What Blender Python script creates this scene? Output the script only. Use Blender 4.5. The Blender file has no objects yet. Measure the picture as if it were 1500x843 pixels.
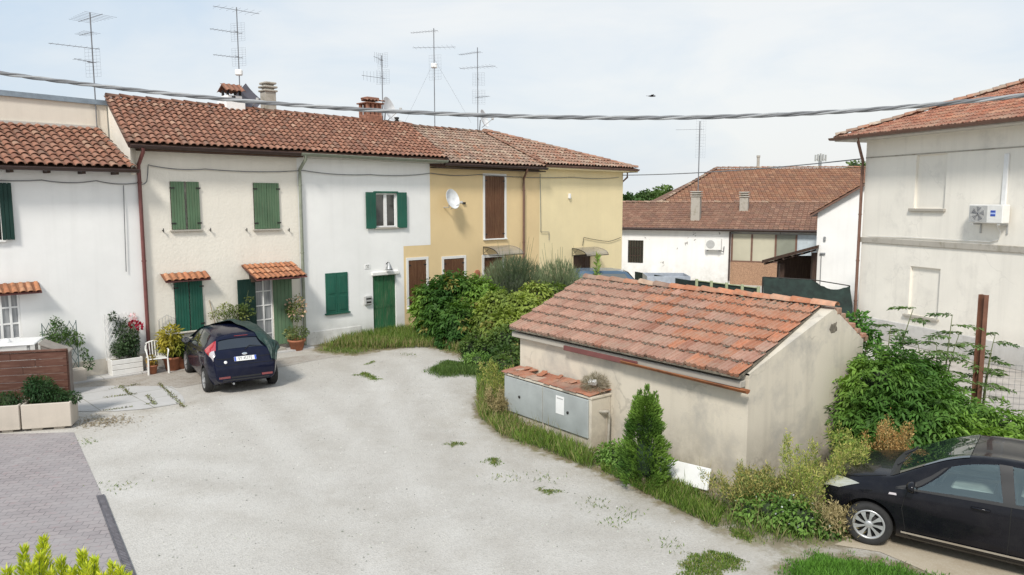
import bpy, math, random
import numpy as np
from mathutils import Vector, Matrix

random.seed(7)
rng = np.random.default_rng(7)
SC = bpy.context.scene
COL = SC.collection
PI = math.pi

# ------------------------------------------------------------------ camera
F, CX, CY, HZ, H = 1100.0, 750.0, 421.5, 295.0, 4.65
TH = math.atan((CY - HZ) / F)
CT, ST = math.cos(TH), math.sin(TH)
CAMP = Vector((0, 0, H))

def ray(u, v):
    a, b = u - CX, CY - v
    return Vector((a, F * CT + b * ST, -F * ST + b * CT))

def gp(u, v, z=0.0):
    d = ray(u, v)
    return CAMP + d * ((z - H) / d.z)

def on_plane(u, v, P, n):
    d = ray(u, v)
    return CAMP + d * ((Vector(P) - CAMP).dot(n) / d.dot(n))

cam = bpy.data.cameras.new('camera')
cam.sensor_width = 36
cam.lens = 36 * F / 1500
cam.clip_start = 0.05
cam.clip_end = 3000
cam_o = bpy.data.objects.new('camera', cam)
cam_o.location = CAMP
cam_o.rotation_euler = (PI / 2 - TH, 0, 0)
COL.objects.link(cam_o)
SC.camera = cam_o

# ------------------------------------------------------------------ scene graph helpers
WM = {}

def thing(name, label, cat, loc=(0, 0, 0), rotz=0.0, group=None):
    o = bpy.data.objects.new(name, None)
    o.empty_display_size = 0.2
    COL.objects.link(o)
    o.location = loc
    o.rotation_euler = (0, 0, rotz)
    o['label'] = label
    o['category'] = cat
    if group:
        o['group'] = group
    WM[o] = Matrix.Translation(Vector(loc)) @ Matrix.Rotation(rotz, 4, 'Z')
    return o

def tag(o, label=None, cat=None, group=None, kind=None):
    if label: o['label'] = label
    if cat: o['category'] = cat
    if group: o['group'] = group
    if kind: o['kind'] = kind
    return o

def kids(o):
    return [c for c in ALL if c.parent == o]

ALL = []

def dup(root, loc, rotz, label=None, scale=1.0):
    r = root.copy()
    COL.objects.link(r)
    r.location = loc
    r.rotation_euler = (0, 0, rotz)
    r.scale = (scale,) * 3
    if label:
        r['label'] = label
    WM[r] = Matrix.Translation(Vector(loc)) @ Matrix.Rotation(rotz, 4, 'Z') @ Matrix.Scale(scale, 4)
    for ch in list(kids(root)):
        c = ch.copy(); COL.objects.link(c); c.parent = r; ALL.append(c)
        for g in list(kids(ch)):
            e = g.copy(); COL.objects.link(e); e.parent = c; ALL.append(e)
    return r

def link_mesh(name, co, faces, mats, parent=None, midx=None, tint=None, smooth=False, sm_flags=None, loc=None):
    """co: (n,3) world coordinates; faces: list of tuples or (n,4) array"""
    co = np.asarray(co, dtype=np.float64)
    me = bpy.data.meshes.new(name)
    if parent is not None:
        M = np.array(WM[parent].inverted())
        co = co @ M[:3, :3].T + M[:3, 3]
        off = None
    else:
        if loc is None:
            mn, mx = co.min(0), co.max(0)
            off = np.array([(mn[0] + mx[0]) / 2, (mn[1] + mx[1]) / 2, mn[2]])
        else:
            off = np.array(loc)
        co = co - off
    if isinstance(faces, np.ndarray):
        nf, k = faces.shape
        me.vertices.add(len(co)); me.vertices.foreach_set('co', co.astype(np.float32).ravel())
        me.loops.add(nf * k); me.loops.foreach_set('vertex_index', faces.astype(np.int32).ravel())
        me.polygons.add(nf)
        me.polygons.foreach_set('loop_start', np.arange(nf, dtype=np.int32) * k)
        me.polygons.foreach_set('loop_total', np.full(nf, k, dtype=np.int32))
        me.update(calc_edges=True)
    else:
        me.from_pydata([tuple(c) for c in co], [], faces)
        me.update()
    if not isinstance(mats, (list, tuple)):
        mats = [mats]
    for m in mats:
        me.materials.append(m)
    n = len(me.polygons)
    if midx is not None and any(midx):
        me.polygons.foreach_set('material_index', np.array(midx, dtype=np.int32))
    if tint is not None:
        at = me.attributes.new('tint', 'FLOAT_COLOR', 'FACE')
        t = np.ones((n, 4), dtype=np.float32); t[:, :3] = np.asarray(tint)[:, :3]
        at.data.foreach_set('color', t.ravel())
    if sm_flags is not None:
        me.polygons.foreach_set('use_smooth', np.array(sm_flags, dtype=bool))
    elif smooth:
        me.polygons.foreach_set('use_smooth', np.ones(n, dtype=bool))
    o = bpy.data.objects.new(name, me)
    COL.objects.link(o)
    ALL.append(o)
    if parent is not None:
        o.parent = parent
        WM[o] = WM[parent]
    else:
        o.location = off
        WM[o] = Matrix.Translation(Vector(off))
    return o

class MB:
    """collects shapes into one mesh; frame M maps local coordinates to the world"""
    def __init__(s, M=None):
        s.v, s.f, s.m, s.t, s.sm = [], [], [], [], []
        s.M = M or Matrix.Identity(4)
        s.cur = 0
        s.tint = (1, 1, 1)
        s.tinted = False
    def add(s, vs, fs, smooth=False, M=None, tint=None):
        b = len(s.v)
        T = s.M @ M if M is not None else s.M
        s.v += [T @ Vector(p) for p in vs]
        for f in fs:
            s.f.append(tuple(b + i for i in f)); s.m.append(s.cur)
            s.t.append(tint or s.tint); s.sm.append(smooth)
        if tint or s.tint != (1, 1, 1): s.tinted = True
        return s
    def poly(s, pts, tint=None):
        return s.add(pts, [tuple(range(len(pts)))], tint=tint)
    def box(s, x0, x1, y0, y1, z0, z1, M=None, tint=None):
        vs = [(x, y, z) for z in (z0, z1) for y in (y0, y1) for x in (x0, x1)]
        fs = [(0, 2, 3, 1), (4, 5, 7, 6), (0, 1, 5, 4), (2, 6, 7, 3), (0, 4, 6, 2), (1, 3, 7, 5)]
        return s.add(vs, fs, M=M, tint=tint)
    def bbox(s, x0, x1, y0, y1, z0, z1, r=0.01, M=None, tint=None):
        """box with chamfered edges"""
        cx, cy, cz = (x0 + x1) / 2, (y0 + y1) / 2, (z0 + z1) / 2
        hx, hy, hz = abs(x1 - x0) / 2, abs(y1 - y0) / 2, abs(z1 - z0) / 2
        r = min(r, hx * .9, hy * .9, hz * .9)
        vs, idx = [], {}
        for sx in (-1, 1):
            for sy in (-1, 1):
                for sz in (-1, 1):
                    for a in range(3):
                        p = [sx * hx, sy * hy, sz * hz]
                        for k in range(3):
                            if k != a:
                                p[k] -= (sx, sy, sz)[k] * r
                        idx[(sx, sy, sz, a)] = len(vs)
                        vs.append((cx + p[0], cy + p[1], cz + p[2]))
        fs = []
        for a in range(3):
            o = [k for k in range(3) if k != a]
            for sg in (-1, 1):
                q = []
                for (p1, p2) in ((-1, -1), (1, -1), (1, 1), (-1, 1)):
                    key = [0, 0, 0]; key[a] = sg; key[o[0]] = p1; key[o[1]] = p2
                    q.append(idx[(key[0], key[1], key[2], a)])
                if (sg > 0) == (a == 1): q = q[::-1]
                fs.append(tuple(q))
        for a in range(3):
            o = [k for k in range(3) if k != a]
            for p1 in (-1, 1):
                for p2 in (-1, 1):
                    q = []
                    for (sg, ax) in ((-1, o[0]), (1, o[0]), (1, o[1]), (-1, o[1])):
                        key = [0, 0, 0]; key[a] = sg; key[o[0]] = p1; key[o[1]] = p2
                        q.append(idx[(key[0], key[1], key[2], ax)])
                    fs.append(tuple(q))
        for sx in (-1, 1):
            for sy in (-1, 1):
                for sz in (-1, 1):
                    fs.append(tuple(idx[(sx, sy, sz, a)] for a in range(3)))
        return s.add(vs, fs, M=M, tint=tint)
    def tube(s, pts, r, n=8, smooth=True, caps=True, tint=None, M=None):
        pts = [Vector(p) for p in pts]
        rs = r if isinstance(r, (list, tuple)) else [r] * len(pts)
        vs, fs = [], []
        up = Vector((0, 0, 1))
        for i, p in enumerate(pts):
            d = (pts[min(i + 1, len(pts) - 1)] - pts[max(i - 1, 0)]).normalized()
            a = d.cross(up)
            if a.length < 1e-3: a = d.cross(Vector((1, 0, 0)))
            a.normalize(); b = d.cross(a)
            for k in range(n):
                t = 2 * PI * k / n
                vs.append(p + (a * math.cos(t) + b * math.sin(t)) * rs[i])
        for i in range(len(pts) - 1):
            for k in range(n):
                k2 = (k + 1) % n
                fs.append((i * n + k, i * n + k2, (i + 1) * n + k2, (i + 1) * n + k))
        s.add(vs, fs, smooth=smooth, tint=tint, M=M)
        if caps:
            s.add(vs[:n], [tuple(range(n))], M=M, tint=tint)
            s.add(vs[-n:], [tuple(range(n))[::-1]], M=M, tint=tint)
        return s
    def lathe(s, prof, n=24, M=None, smooth=True, tint=None):
        vs, fs = [], []
        for (r, z) in prof:
            for k in range(n):
                t = 2 * PI * k / n
                vs.append((r * math.cos(t), r * math.sin(t), z))
        for i in range(len(prof) - 1):
            for k in range(n):
                k2 = (k + 1) % n
                fs.append((i * n + k, i * n + k2, (i + 1) * n + k2, (i + 1) * n + k))
        return s.add(vs, fs, smooth=smooth, M=M, tint=tint)
    def prism(s, pts, vec, M=None, tint=None):
        """extrude a polygon along vec"""
        pts = [Vector(p) for p in pts]; vec = Vector(vec); n = len(pts)
        vs = pts + [p + vec for p in pts]
        fs = [tuple(range(n))[::-1], tuple(range(n, 2 * n))]
        fs += [(i, (i + 1) % n, n + (i + 1) % n, n + i) for i in range(n)]
        return s.add(vs, fs, M=M, tint=tint)
    def wall(s, x0, x1, z0, z1, holes, y=0.0, depth=0.14, step=None):
        """wall in the local xz plane at y with recessed openings"""
        xs = sorted({x0, x1} | {h[0] for h in holes} | {h[1] for h in holes})
        zs = sorted({z0, z1} | {h[2] for h in holes} | {h[3] for h in holes})
        xs = [x for x in xs if x0 <= x <= x1]; zs = [z for z in zs if z0 <= z <= z1]
        for i in range(len(xs) - 1):
            for j in range(len(zs) - 1):
                mx, mz = (xs[i] + xs[i + 1]) / 2, (zs[j] + zs[j + 1]) / 2
                if any(h[0] < mx < h[1] and h[2] < mz < h[3] for h in holes): continue
                s.poly([(xs[i], y, zs[j]), (xs[i + 1], y, zs[j]), (xs[i + 1], y, zs[j + 1]), (xs[i], y, zs[j + 1])])
        for h in holes:
            a, b, c, d = h[:4]; D = y + depth
            s.poly([(a, y, c), (a, D, c), (a, D, d), (a, y, d)])
            s.poly([(b, y, c), (b, y, d), (b, D, d), (b, D, c)])
            s.poly([(a, y, d), (a, D, d), (b, D, d), (b, y, d)])
            s.poly([(a, y, c), (b, y, c), (b, D, c), (a, D, c)])
            s.poly([(a, D, c), (b, D, c), (b, D, d), (a, D, d)])
        return s
    def build(s, name, mats, parent=None, smooth=None):
        return link_mesh(name, [tuple(p) for p in s.v], s.f, mats, parent, midx=s.m,
                         tint=s.t if s.tinted else None, sm_flags=s.sm if smooth is None else [smooth] * len(s.f))

def frame(P, ang):
    return Matrix.Translation(Vector(P)) @ Matrix.Rotation(ang, 4, 'Z')

# ------------------------------------------------------------------ materials
MATS = {}

class N:
    def __init__(s, name):
        s.mat = bpy.data.materials.new(name); s.mat.use_nodes = True
        s.nt = s.mat.node_tree
        s.b = s.nt.nodes['Principled BSDF']
        s.out = s.nt.nodes['Material Output']
        MATS[name] = s.mat
    def n(s, t, **kw):
        x = s.nt.nodes.new(t)
        for k, v in kw.items():
            if k in x.inputs: x.inputs[k].default_value = v
            else: setattr(x, k, v)
        return x
    def l(s, a, b): s.nt.links.new(a, b)
    def coord(s, scale=(1, 1, 1), rot=0.0, world=True):
        if world:
            g = s.n('ShaderNodeNewGeometry'); src = g.outputs['Position']
        else:
            g = s.n('ShaderNodeTexCoord'); src = g.outputs['Object']
        m = s.n('ShaderNodeMapping'); m.inputs['Scale'].default_value = scale
        m.inputs['Rotation'].default_value = (0, 0, rot)
        s.l(src, m.inputs['Vector'])
        return m.outputs['Vector']
    def noise(s, vec, scale, detail=5, rough=0.55, dist=0.0):
        x = s.n('ShaderNodeTexNoise'); x.inputs['Scale'].default_value = scale
        x.inputs['Detail'].default_value = detail; x.inputs['Roughness'].default_value = rough
        x.inputs['Distortion'].default_value = dist
        s.l(vec, x.inputs['Vector'])
        return x.outputs['Fac']
    def ramp(s, fac, stops):
        r = s.n('ShaderNodeValToRGB'); e = r.color_ramp.elements
        while len(e) < len(stops): e.new(0.5)
        for i, (p, c) in enumerate(stops):
            e[i].position = p
            e[i].color = (c, c, c, 1) if isinstance(c, (int, float)) else (*c, 1)
        s.l(fac, r.inputs['Fac'])
        return r.outputs['Color']
    def mix(s, fac, a, b, mode='MIX'):
        x = s.n('ShaderNodeMix', data_type='RGBA', blend_type=mode)
        for sock, val in ((x.inputs['Factor'], fac), (x.inputs['A'], a), (x.inputs['B'], b)):
            if isinstance(val, (int, float)): sock.default_value = val
            elif isinstance(val, tuple): sock.default_value = (*val, 1)
            else: s.l(val, sock)
        return x.outputs['Result']
    def math(s, op, a, b=0.0):
        x = s.n('ShaderNodeMath', operation=op)
        for i, val in enumerate((a, b)):
            if isinstance(val, (int, float)): x.inputs[i].default_value = val
            else: s.l(val, x.inputs[i])
        return x.outputs[0]
    def tintc(s):
        a = s.n('ShaderNodeAttribute', attribute_name='tint'); return a.outputs['Color']
    def bump(s, h, strength=0.3, dist=0.02):
        b = s.n('ShaderNodeBump'); b.inputs['Strength'].default_value = strength
        b.inputs['Distance'].default_value = dist
        s.l(h, b.inputs['Height']); s.l(b.outputs['Normal'], s.b.inputs['Normal'])
    def col(s, c):
        if isinstance(c, tuple): s.b.inputs['Base Color'].default_value = (*c, 1)
        else: s.l(c, s.b.inputs['Base Color'])
    def set(s, **kw):
        for k, v in kw.items():
            s.b.inputs[k.replace('_', ' ')].default_value = v
        return s

def simple(name, col, rough=0.6, metal=0.0, var=0.15, scale=6.0, bump=0.0, bscale=60, spec=None):
    m = N(name)
    c = m.coord()
    f = m.noise(c, scale, 6)
    d = tuple(x * (1 - var) for x in col); l = tuple(min(1, x * (1 + var)) for x in col)
    m.col(m.ramp(f, [(0.3, d), (0.7, l)]))
    m.set(Roughness=rough, Metallic=metal)
    if spec is not None: m.b.inputs['Specular IOR Level'].default_value = spec
    if bump: m.bump(m.noise(c, bscale, 4), bump, 0.01)
    return m.mat

def plaster(name, col, dirt=(0.30, 0.28, 0.24), amt=0.35, grime_h=0.7, bump=0.25, blotch=None, streak=0.25, bs=40, bd=0.012, crack=0):
    m = N(name)
    c = m.coord()
    big = m.noise(c, 0.7, 7, 0.6)
    mid = m.noise(c, 4.0, 6, 0.65)
    c1 = m.mix(m.ramp(big, [(0.35, 0.0), (0.75, 1.0)]), col, tuple(x * 0.9 for x in col))
    c1 = m.mix(m.ramp(mid, [(0.4, 0.0), (0.8, 0.5)]), c1, tuple(x * 0.93 for x in col))
    st = m.noise(m.coord((3.5, 3.5, 0.18)), 1.0, 6, 0.6)
    c1 = m.mix(m.math('MULTIPLY', m.ramp(st, [(0.5, 0.0), (0.75, 1.0)]), streak), c1, tuple(0.55 * x + 0.25 * y for x, y in zip(col, dirt)))
    # splash dirt at the foot of the wall
    g = m.n('ShaderNodeNewGeometry'); sx = m.n('ShaderNodeSeparateXYZ'); m.l(g.outputs['Position'], sx.inputs[0])
    low = m.n('ShaderNodeMapRange'); low.inputs['From Min'].default_value = 0.0; low.inputs['From Max'].default_value = grime_h
    low.inputs['To Min'].default_value = 1.0; low.inputs['To Max'].default_value = 0.0
    m.l(sx.outputs['Z'], low.inputs['Value'])
    lowf = m.math('MULTIPLY', low.outputs[0], m.ramp(m.noise(c, 2.2, 6, 0.7), [(0.3, 0.0), (0.7, 1.0)]))
    c1 = m.mix(m.math('MULTIPLY', lowf, amt * 2), c1, dirt)
    if blotch:
        bc, lo, hi, sc = blotch
        c1 = m.mix(m.ramp(m.noise(c, sc, 7, 0.65, 0.3), [(lo, 0.0), (hi, 1.0)]), c1, bc)
    if crack:
        vo = m.n('ShaderNodeTexVoronoi', feature='DISTANCE_TO_EDGE'); vo.inputs['Scale'].default_value = .55
        dv = m.n('ShaderNodeVectorMath', operation='ADD'); nv = m.n('ShaderNodeTexNoise'); nv.inputs['Scale'].default_value = 3; nv.inputs['Detail'].default_value = 6
        m.l(c, nv.inputs['Vector']); sv = m.n('ShaderNodeVectorMath', operation='SCALE'); sv.inputs['Scale'].default_value = .5
        m.l(nv.outputs['Color'], sv.inputs[0]); m.l(c, dv.inputs[0]); m.l(sv.outputs[0], dv.inputs[1]); m.l(dv.outputs[0], vo.inputs['Vector'])
        ck = m.math('MULTIPLY', m.ramp(vo.outputs['Distance'], [(0.0, 1.0), (0.012, 0.0)]), m.ramp(m.noise(c, .9, 3), [(.5, 0.), (.62, crack)]))
        c1 = m.mix(ck, c1, tuple(.45 * q for q in col))
    m.col(c1)
    m.set(Roughness=0.9); m.b.inputs['Specular IOR Level'].default_value = 0.2
    fine = m.noise(c, bs, 4, 0.6)
    m.bump(fine, bump, bd)
    return m.mat

def tilemat(name, lichen=0.35, lich_col=(0.20, 0.17, 0.13), dark=(0.10, 0.055, 0.04)):
    m = N(name)
    c = m.coord()
    t = m.tintc()
    f = m.noise(c, 9, 6, 0.65)
    c1 = m.mix(m.ramp(f, [(0.3, 0.0), (0.75, 0.7)]), t, dark)
    lf = m.noise(c, 2.4, 8, 0.72)
    c1 = m.mix(m.math('MULTIPLY', m.ramp(lf, [(0.45, 0.0), (0.68, 1.0)]), lichen), c1, lich_col)
    sp = m.noise(c, 34, 3, 0.6)
    c1 = m.mix(m.math('MULTIPLY', m.ramp(sp, [(0.58, 0.0), (0.68, 1.0)]), lichen * 0.9), c1, (0.42, 0.36, 0.28))
    m.col(c1); m.set(Roughness=0.88); m.b.inputs['Specular IOR Level'].default_value = 0.25
    m.bump(f, 0.35, 0.01)
    return m.mat

def leafmat(name, trans=0.22, rough=0.62):
    m = N(name)
    t = m.tintc()
    f = m.noise(m.coord(), 3.0, 4)
    c1 = m.mix(m.ramp(f, [(0.3, 0.0), (0.7, 1.0)]), m.mix(1.0, t, (0.72, 0.78, 0.7), 'MULTIPLY'), t)
    m.col(c1); m.set(Roughness=rough); m.b.inputs['Specular IOR Level'].default_value = 0.3
    tr = m.n('ShaderNodeBsdfTranslucent'); m.l(m.mix(1.0, c1, (1.3, 1.35, 0.7), 'MULTIPLY'), tr.inputs['Color'])
    mx = m.n('ShaderNodeMixShader'); mx.inputs[0].default_value = trans
    m.l(m.b.outputs[0], mx.inputs[1]); m.l(tr.outputs[0], mx.inputs[2]); m.l(mx.outputs[0], m.out.inputs['Surface'])
    return m.mat

def paintwood(name, col, wear=(0.30, 0.25, 0.18), amt=0.25, rough=0.6, grain=(18, 18, 1.2)):
    m = N(name)
    c = m.coord(grain)
    f = m.noise(c, 1.6, 7, 0.7)
    b = m.noise(m.coord(), 1.3, 4)
    c1 = m.mix(m.ramp(b, [(0.3, 0.0), (0.7, 1.0)]), tuple(x * 0.8 for x in col), tuple(x * 1.15 for x in col))
    c1 = m.mix(m.math('MULTIPLY', m.ramp(f, [(0.5, 0.0), (0.72, 1.0)]), amt), c1, wear)
    m.col(c1); m.set(Roughness=rough); m.b.inputs['Specular IOR Level'].default_value = 0.3
    m.bump(f, 0.3, 0.005)
    return m.mat

def metal_rust(name, col, rust=(0.22, 0.09, 0.04), amt=0.6):
    m = N(name)
    c = m.coord()
    f = m.noise(c, 3.5, 7, 0.7)
    m.col(m.mix(m.math('MULTIPLY', m.ramp(f, [(0.4, 0.0), (0.65, 1.0)]), amt), col, rust))
    m.set(Roughness=0.7, Metallic=0.1)
    m.bump(f, 0.2, 0.01)
    return m.mat

def glassy(name, col, rough=0.04, refl=0.22):
    m = N(name)
    m.col(m.ramp(m.noise(m.coord(), 1.5, 3), [(0.3, tuple(x * 0.7 for x in col)), (0.7, tuple(x * 1.2 for x in col))]))
    m.set(Roughness=rough); m.b.inputs['Specular IOR Level'].default_value = 0.8
    g = m.n('ShaderNodeBsdfGlossy'); g.inputs['Roughness'].default_value = rough
    g.inputs['Color'].default_value = (0.85, 0.92, 0.95, 1)
    mx = m.n('ShaderNodeMixShader'); mx.inputs[0].default_value = refl
    m.l(m.b.outputs[0], mx.inputs[1]); m.l(g.outputs[0], mx.inputs[2]); m.l(mx.outputs[0], m.out.inputs['Surface'])
    return m.mat

def carpaint(name, col, flake=0.0):
    m = N(name)
    dust = m.noise(m.coord(), 5, 6, 0.7)
    m.col(m.mix(m.math('MULTIPLY', m.ramp(dust, [(0.45, 0.0), (0.8, 1.0)]), 0.025), col, (0.3, 0.28, 0.25)))
    m.set(Roughness=0.25)
    m.b.inputs['Specular IOR Level'].default_value = 0.12
    m.b.inputs['Coat Weight'].default_value = 0.35; m.b.inputs['Coat Roughness'].default_value = 0.03
    return m.mat

M_WHITE = plaster('white_plaster', (0.88, 0.875, 0.86), amt=0.4, streak=0.16, bump=0.15)
M_CREAM = plaster('cream_rough_plaster', (0.85, 0.80, 0.71), amt=0.3, bump=0.4, bs=14, bd=0.025, streak=0.16)
M_CREAM2 = plaster('ochre_white_plaster', (0.76, 0.70, 0.61), amt=0.25, bump=0.35)
M_YEL = plaster('yellow_plaster', (0.78, 0.60, 0.34), amt=0.2, streak=0.12)
M_YEL2 = plaster('pale_yellow_plaster', (0.86, 0.73, 0.45), amt=0.2, streak=0.12)
M_GARAGE = plaster('beige_render', (0.65, 0.59, 0.49), dirt=(0.25, 0.22, 0.18), amt=0.5, grime_h=1.1, streak=0.45,
                   blotch=((0.40, 0.375, 0.335), 0.5, 0.72, 1.1), crack=.5)
M_RHOUSE = plaster('aged_white_render', (0.85, 0.81, 0.73), dirt=(0.38, 0.35, 0.31), amt=0.3, streak=0.28, grime_h=1.2,
                   blotch=((0.60, 0.57, 0.52), 0.55, 0.8, 0.8), crack=.22)
M_BGWHITE = plaster('flaking_white_plaster', (0.86, 0.85, 0.83), amt=0.3, grime_h=1.5, streak=0.2,
                    blotch=((0.33, 0.32, 0.30), 0.635, 0.655, 1.1))
M_TRIM = plaster('white_trim', (0.80, 0.79, 0.76), amt=0.2, streak=0.2)
M_PLINTH = plaster('grey_plinth', (0.55, 0.53, 0.49), amt=0.4, streak=0.3)
M_CONC = plaster('weathered_concrete', (0.44, 0.41, 0.36), amt=0.3, streak=0.5, blotch=((0.22, 0.2, 0.14), 0.5, 0.75, 4))
M_SILL = plaster('stone_sill', (0.42, 0.39, 0.34), amt=0.3, streak=0.3)
M_TILE = tilemat('barrel_tiles', 0.30, (0.26, 0.20, 0.15), (0.15, 0.075, 0.05))
M_TILE_OLD = tilemat('old_barrel_tiles', 0.8, (0.33, 0.27, 0.21), (0.16, 0.10, 0.07))
M_TILE_GAR = tilemat('interlocking_tiles', 0.6, (0.37, 0.29, 0.225), (0.24, 0.12, 0.08))
M_TILE_BG = tilemat('brown_interlocking_tiles', 0.4, (0.22, 0.165, 0.11), (0.14, 0.07, 0.045))
M_MORTAR = simple('mossy_mortar', (0.15, 0.13, 0.10), 0.95, var=0.5, scale=14, bump=0.8, bscale=30)
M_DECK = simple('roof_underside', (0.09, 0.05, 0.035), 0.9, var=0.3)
M_SOFFIT = simple('pale_soffit', (0.52, 0.49, 0.44), 0.9)
M_GREEN_SUN = paintwood('faded_green_shutter', (0.095, 0.165, 0.095))
M_GREEN = paintwood('bottle_green_shutter', (0.017, 0.10, 0.068), amt=0.1)
M_GREEN_DOOR = paintwood('weathered_green_door', (0.03, 0.125, 0.055), amt=0.55)
M_DKGREEN = paintwood('dark_green_panel', (0.008, 0.035, 0.028), amt=0.05)
M_BROWN = paintwood('brown_shutter', (0.12, 0.055, 0.028), wear=(0.25, 0.14, 0.07), amt=0.6)
M_DKBROWN = paintwood('dark_brown_wood', (0.05, 0.028, 0.02), amt=0.2)
M_FENCE = paintwood('red_brown_fence_wood', (0.105, 0.046, 0.032), wear=(0.30, 0.20, 0.15), amt=0.4, grain=(2, 2, 18))
M_IRON = simple('dark_iron', (0.03, 0.028, 0.026), 0.6, 0.3)
M_GUT_BR = simple('brown_gutter', (0.055, 0.032, 0.028), 0.45)
M_GUT_RED = simple('red_brown_pipe', (0.16, 0.055, 0.05), 0.5)
M_GUT_BRN = simple('brown_pipe', (0.16, 0.085, 0.06), 0.5)
M_GUT_GRN = simple('grey_green_pipe', (0.25, 0.27, 0.21), 0.5)
M_ZINC = simple('blue_grey_coping', (0.24, 0.29, 0.34), 0.5, 0.3)
M_WHITEP = simple('white_paint', (0.78, 0.78, 0.77), 0.45, var=0.05)
M_PLASTIC = simple('white_plastic', (0.76, 0.75, 0.72), 0.4, var=0.06)
M_GREYP = simple('grey_plastic', (0.42, 0.42, 0.41), 0.5, var=0.08)
M_GALV = simple('galvanised_metal', (0.33, 0.34, 0.35), 0.45, 0.6)
M_GALVD = simple('dull_aerial_metal', (0.17, 0.175, 0.19), 0.6, 0.2)
M_CABLE = simple('grey_cable', (0.16, 0.165, 0.175), 0.6)
M_DISHG = simple('grey_dish', (0.13, 0.13, 0.16), 0.5)
M_DISHW = simple('pale_dish', (0.68, 0.69, 0.70), 0.5)
M_GLASS = glassy('window_glass', (0.02, 0.02, 0.02), .04, .07)
M_CURTAIN = simple('net_curtain', (0.34, 0.35, 0.36), 0.8, var=0.3, scale=9)
M_DARK = simple('dark_interior', (0.012, 0.011, 0.010), 0.9)
M_TERRA = simple('terracotta', (0.36, 0.14, 0.075), 0.8, var=0.25)
M_BLACKP = simple('black_plastic', (0.015, 0.015, 0.016), 0.5)
M_NET = simple('dark_green_net', (0.010, 0.022, 0.018), 0.85, var=0.5, scale=4, bump=0.5, bscale=20)
M_RUST = metal_rust('rusty_steel', (0.20, 0.09, 0.055), (0.11, 0.045, 0.028), 0.8)
M_RUSTO = metal_rust('orange_rust', (0.34, 0.13, 0.05), (0.16, 0.06, 0.03), 0.8)
M_BRICKC = simple('chimney_brick', (0.28, 0.13, 0.085), 0.9, var=0.4, scale=12, bump=0.6)
# ------------------------------------------------------------------ roof tiles
PK = 1.25
def pick(pal):
    r = random.random() * sum(p[0] for p in pal)
    for w, c in pal:
        r -= w
        if r <= 0: break
    k = random.uniform(0.86, 1.14) * PK
    return tuple(min(1, x * k) for x in c)

PAL_RED = [(5, (0.275, 0.125, 0.08)), (3, (0.33, 0.165, 0.11)), (2, (0.22, 0.10, 0.068)), (.5, (0.37, 0.23, 0.16)), (.6, (0.19, 0.11, 0.08))]
PAL_OLD = [(4, (0.32, 0.20, 0.15)), (3, (0.26, 0.15, 0.105)), (2, (0.40, 0.30, 0.22)), (2, (0.22, 0.15, 0.12)), (1, (0.34, 0.15, 0.09))]
PAL_NEW = [(4, (0.46, 0.20, 0.10)), (3, (0.40, 0.165, 0.085)), (1, (0.50, 0.26, 0.15))]

def bil(Q, u, v):
    E0, E1, R0, R1 = Q
    return E0 * (1 - u) * (1 - v) + E1 * u * (1 - v) + R0 * (1 - u) * v + R1 * u * v

def coppi(mb, Q, w=0.2, rl=0.34, pal=PAL_RED, clip=None, seg=6, jit=1.0, closed_front=True):
    """barrel tiles on the quad Q = (eave left, eave right, ridge left, ridge right)"""
    Q = [Vector(q) for q in Q]
    nc = max(2, round((Q[1] - Q[0]).length / w)); nr = max(1, round((Q[2] - Q[0]).length / rl))
    for i in range(nc):
        for j in range(nr):
            u, v0 = (i + 0.5) / nc, j / nr
            if clip and not clip(u, (j + .5) / nr): continue
            p0 = bil(Q, u, v0); p1 = bil(Q, u, min(1.0, v0 + 1.12 / nr))
            du = (bil(Q, min(1, u + .5 / nc), v0) - bil(Q, max(0, u - .5 / nc), v0))
            ww = du.length; du.normalize()
            ax = (p1 - p0).normalized(); up = du.cross(ax).normalized()
            if up.z < 0: up = -up
            j1, j2 = random.uniform(-.012, .012) * jit, random.uniform(-.012, .012) * jit
            lift = random.uniform(0, .008) * jit
            slip = random.uniform(-.025, .025) * jit if j else random.uniform(-.02, .03) * jit
            p0 = p0 - ax * slip
            r0, r1 = ww * .43, ww * .34
            vs = []
            for (p, r, h, dj) in ((p0, r0, .042 + lift, j1), (p1, r1, .018, j2)):
                for k in range(seg + 1):
                    a = PI * k / seg
                    vs.append(p + du * (math.cos(a) * r + dj) + up * (math.sin(a) * r * .8 + h))
            n = seg + 1
            fs = [(k, k + 1, n + k + 1, n + k) for k in range(seg)]
            mb.add(vs, fs, smooth=True, tint=pick(pal))
            # thickness of the lower end
            vs2 = []
            for k in range(n):
                a = PI * k / seg
                for rr in (r0, r0 - .016):
                    vs2.append(p0 + du * (math.cos(a) * rr + j1) + up * (math.sin(a) * rr * .8 + .042 + lift))
            mb.add(vs2, [(2 * k, 2 * k + 1, 2 * k + 3, 2 * k + 2) for k in range(seg)], tint=pick(pal))
            # channel tile between the covers
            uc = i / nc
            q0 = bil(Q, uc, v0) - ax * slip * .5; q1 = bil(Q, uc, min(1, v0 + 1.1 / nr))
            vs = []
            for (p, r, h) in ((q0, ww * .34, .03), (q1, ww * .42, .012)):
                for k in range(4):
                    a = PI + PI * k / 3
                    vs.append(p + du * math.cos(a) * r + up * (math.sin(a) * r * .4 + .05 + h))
            mb.add(vs, [(k, k + 1, 5 + k, 4 + k) for k in range(3)], smooth=True, tint=tuple(.55 * x for x in pick(pal)))

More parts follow.
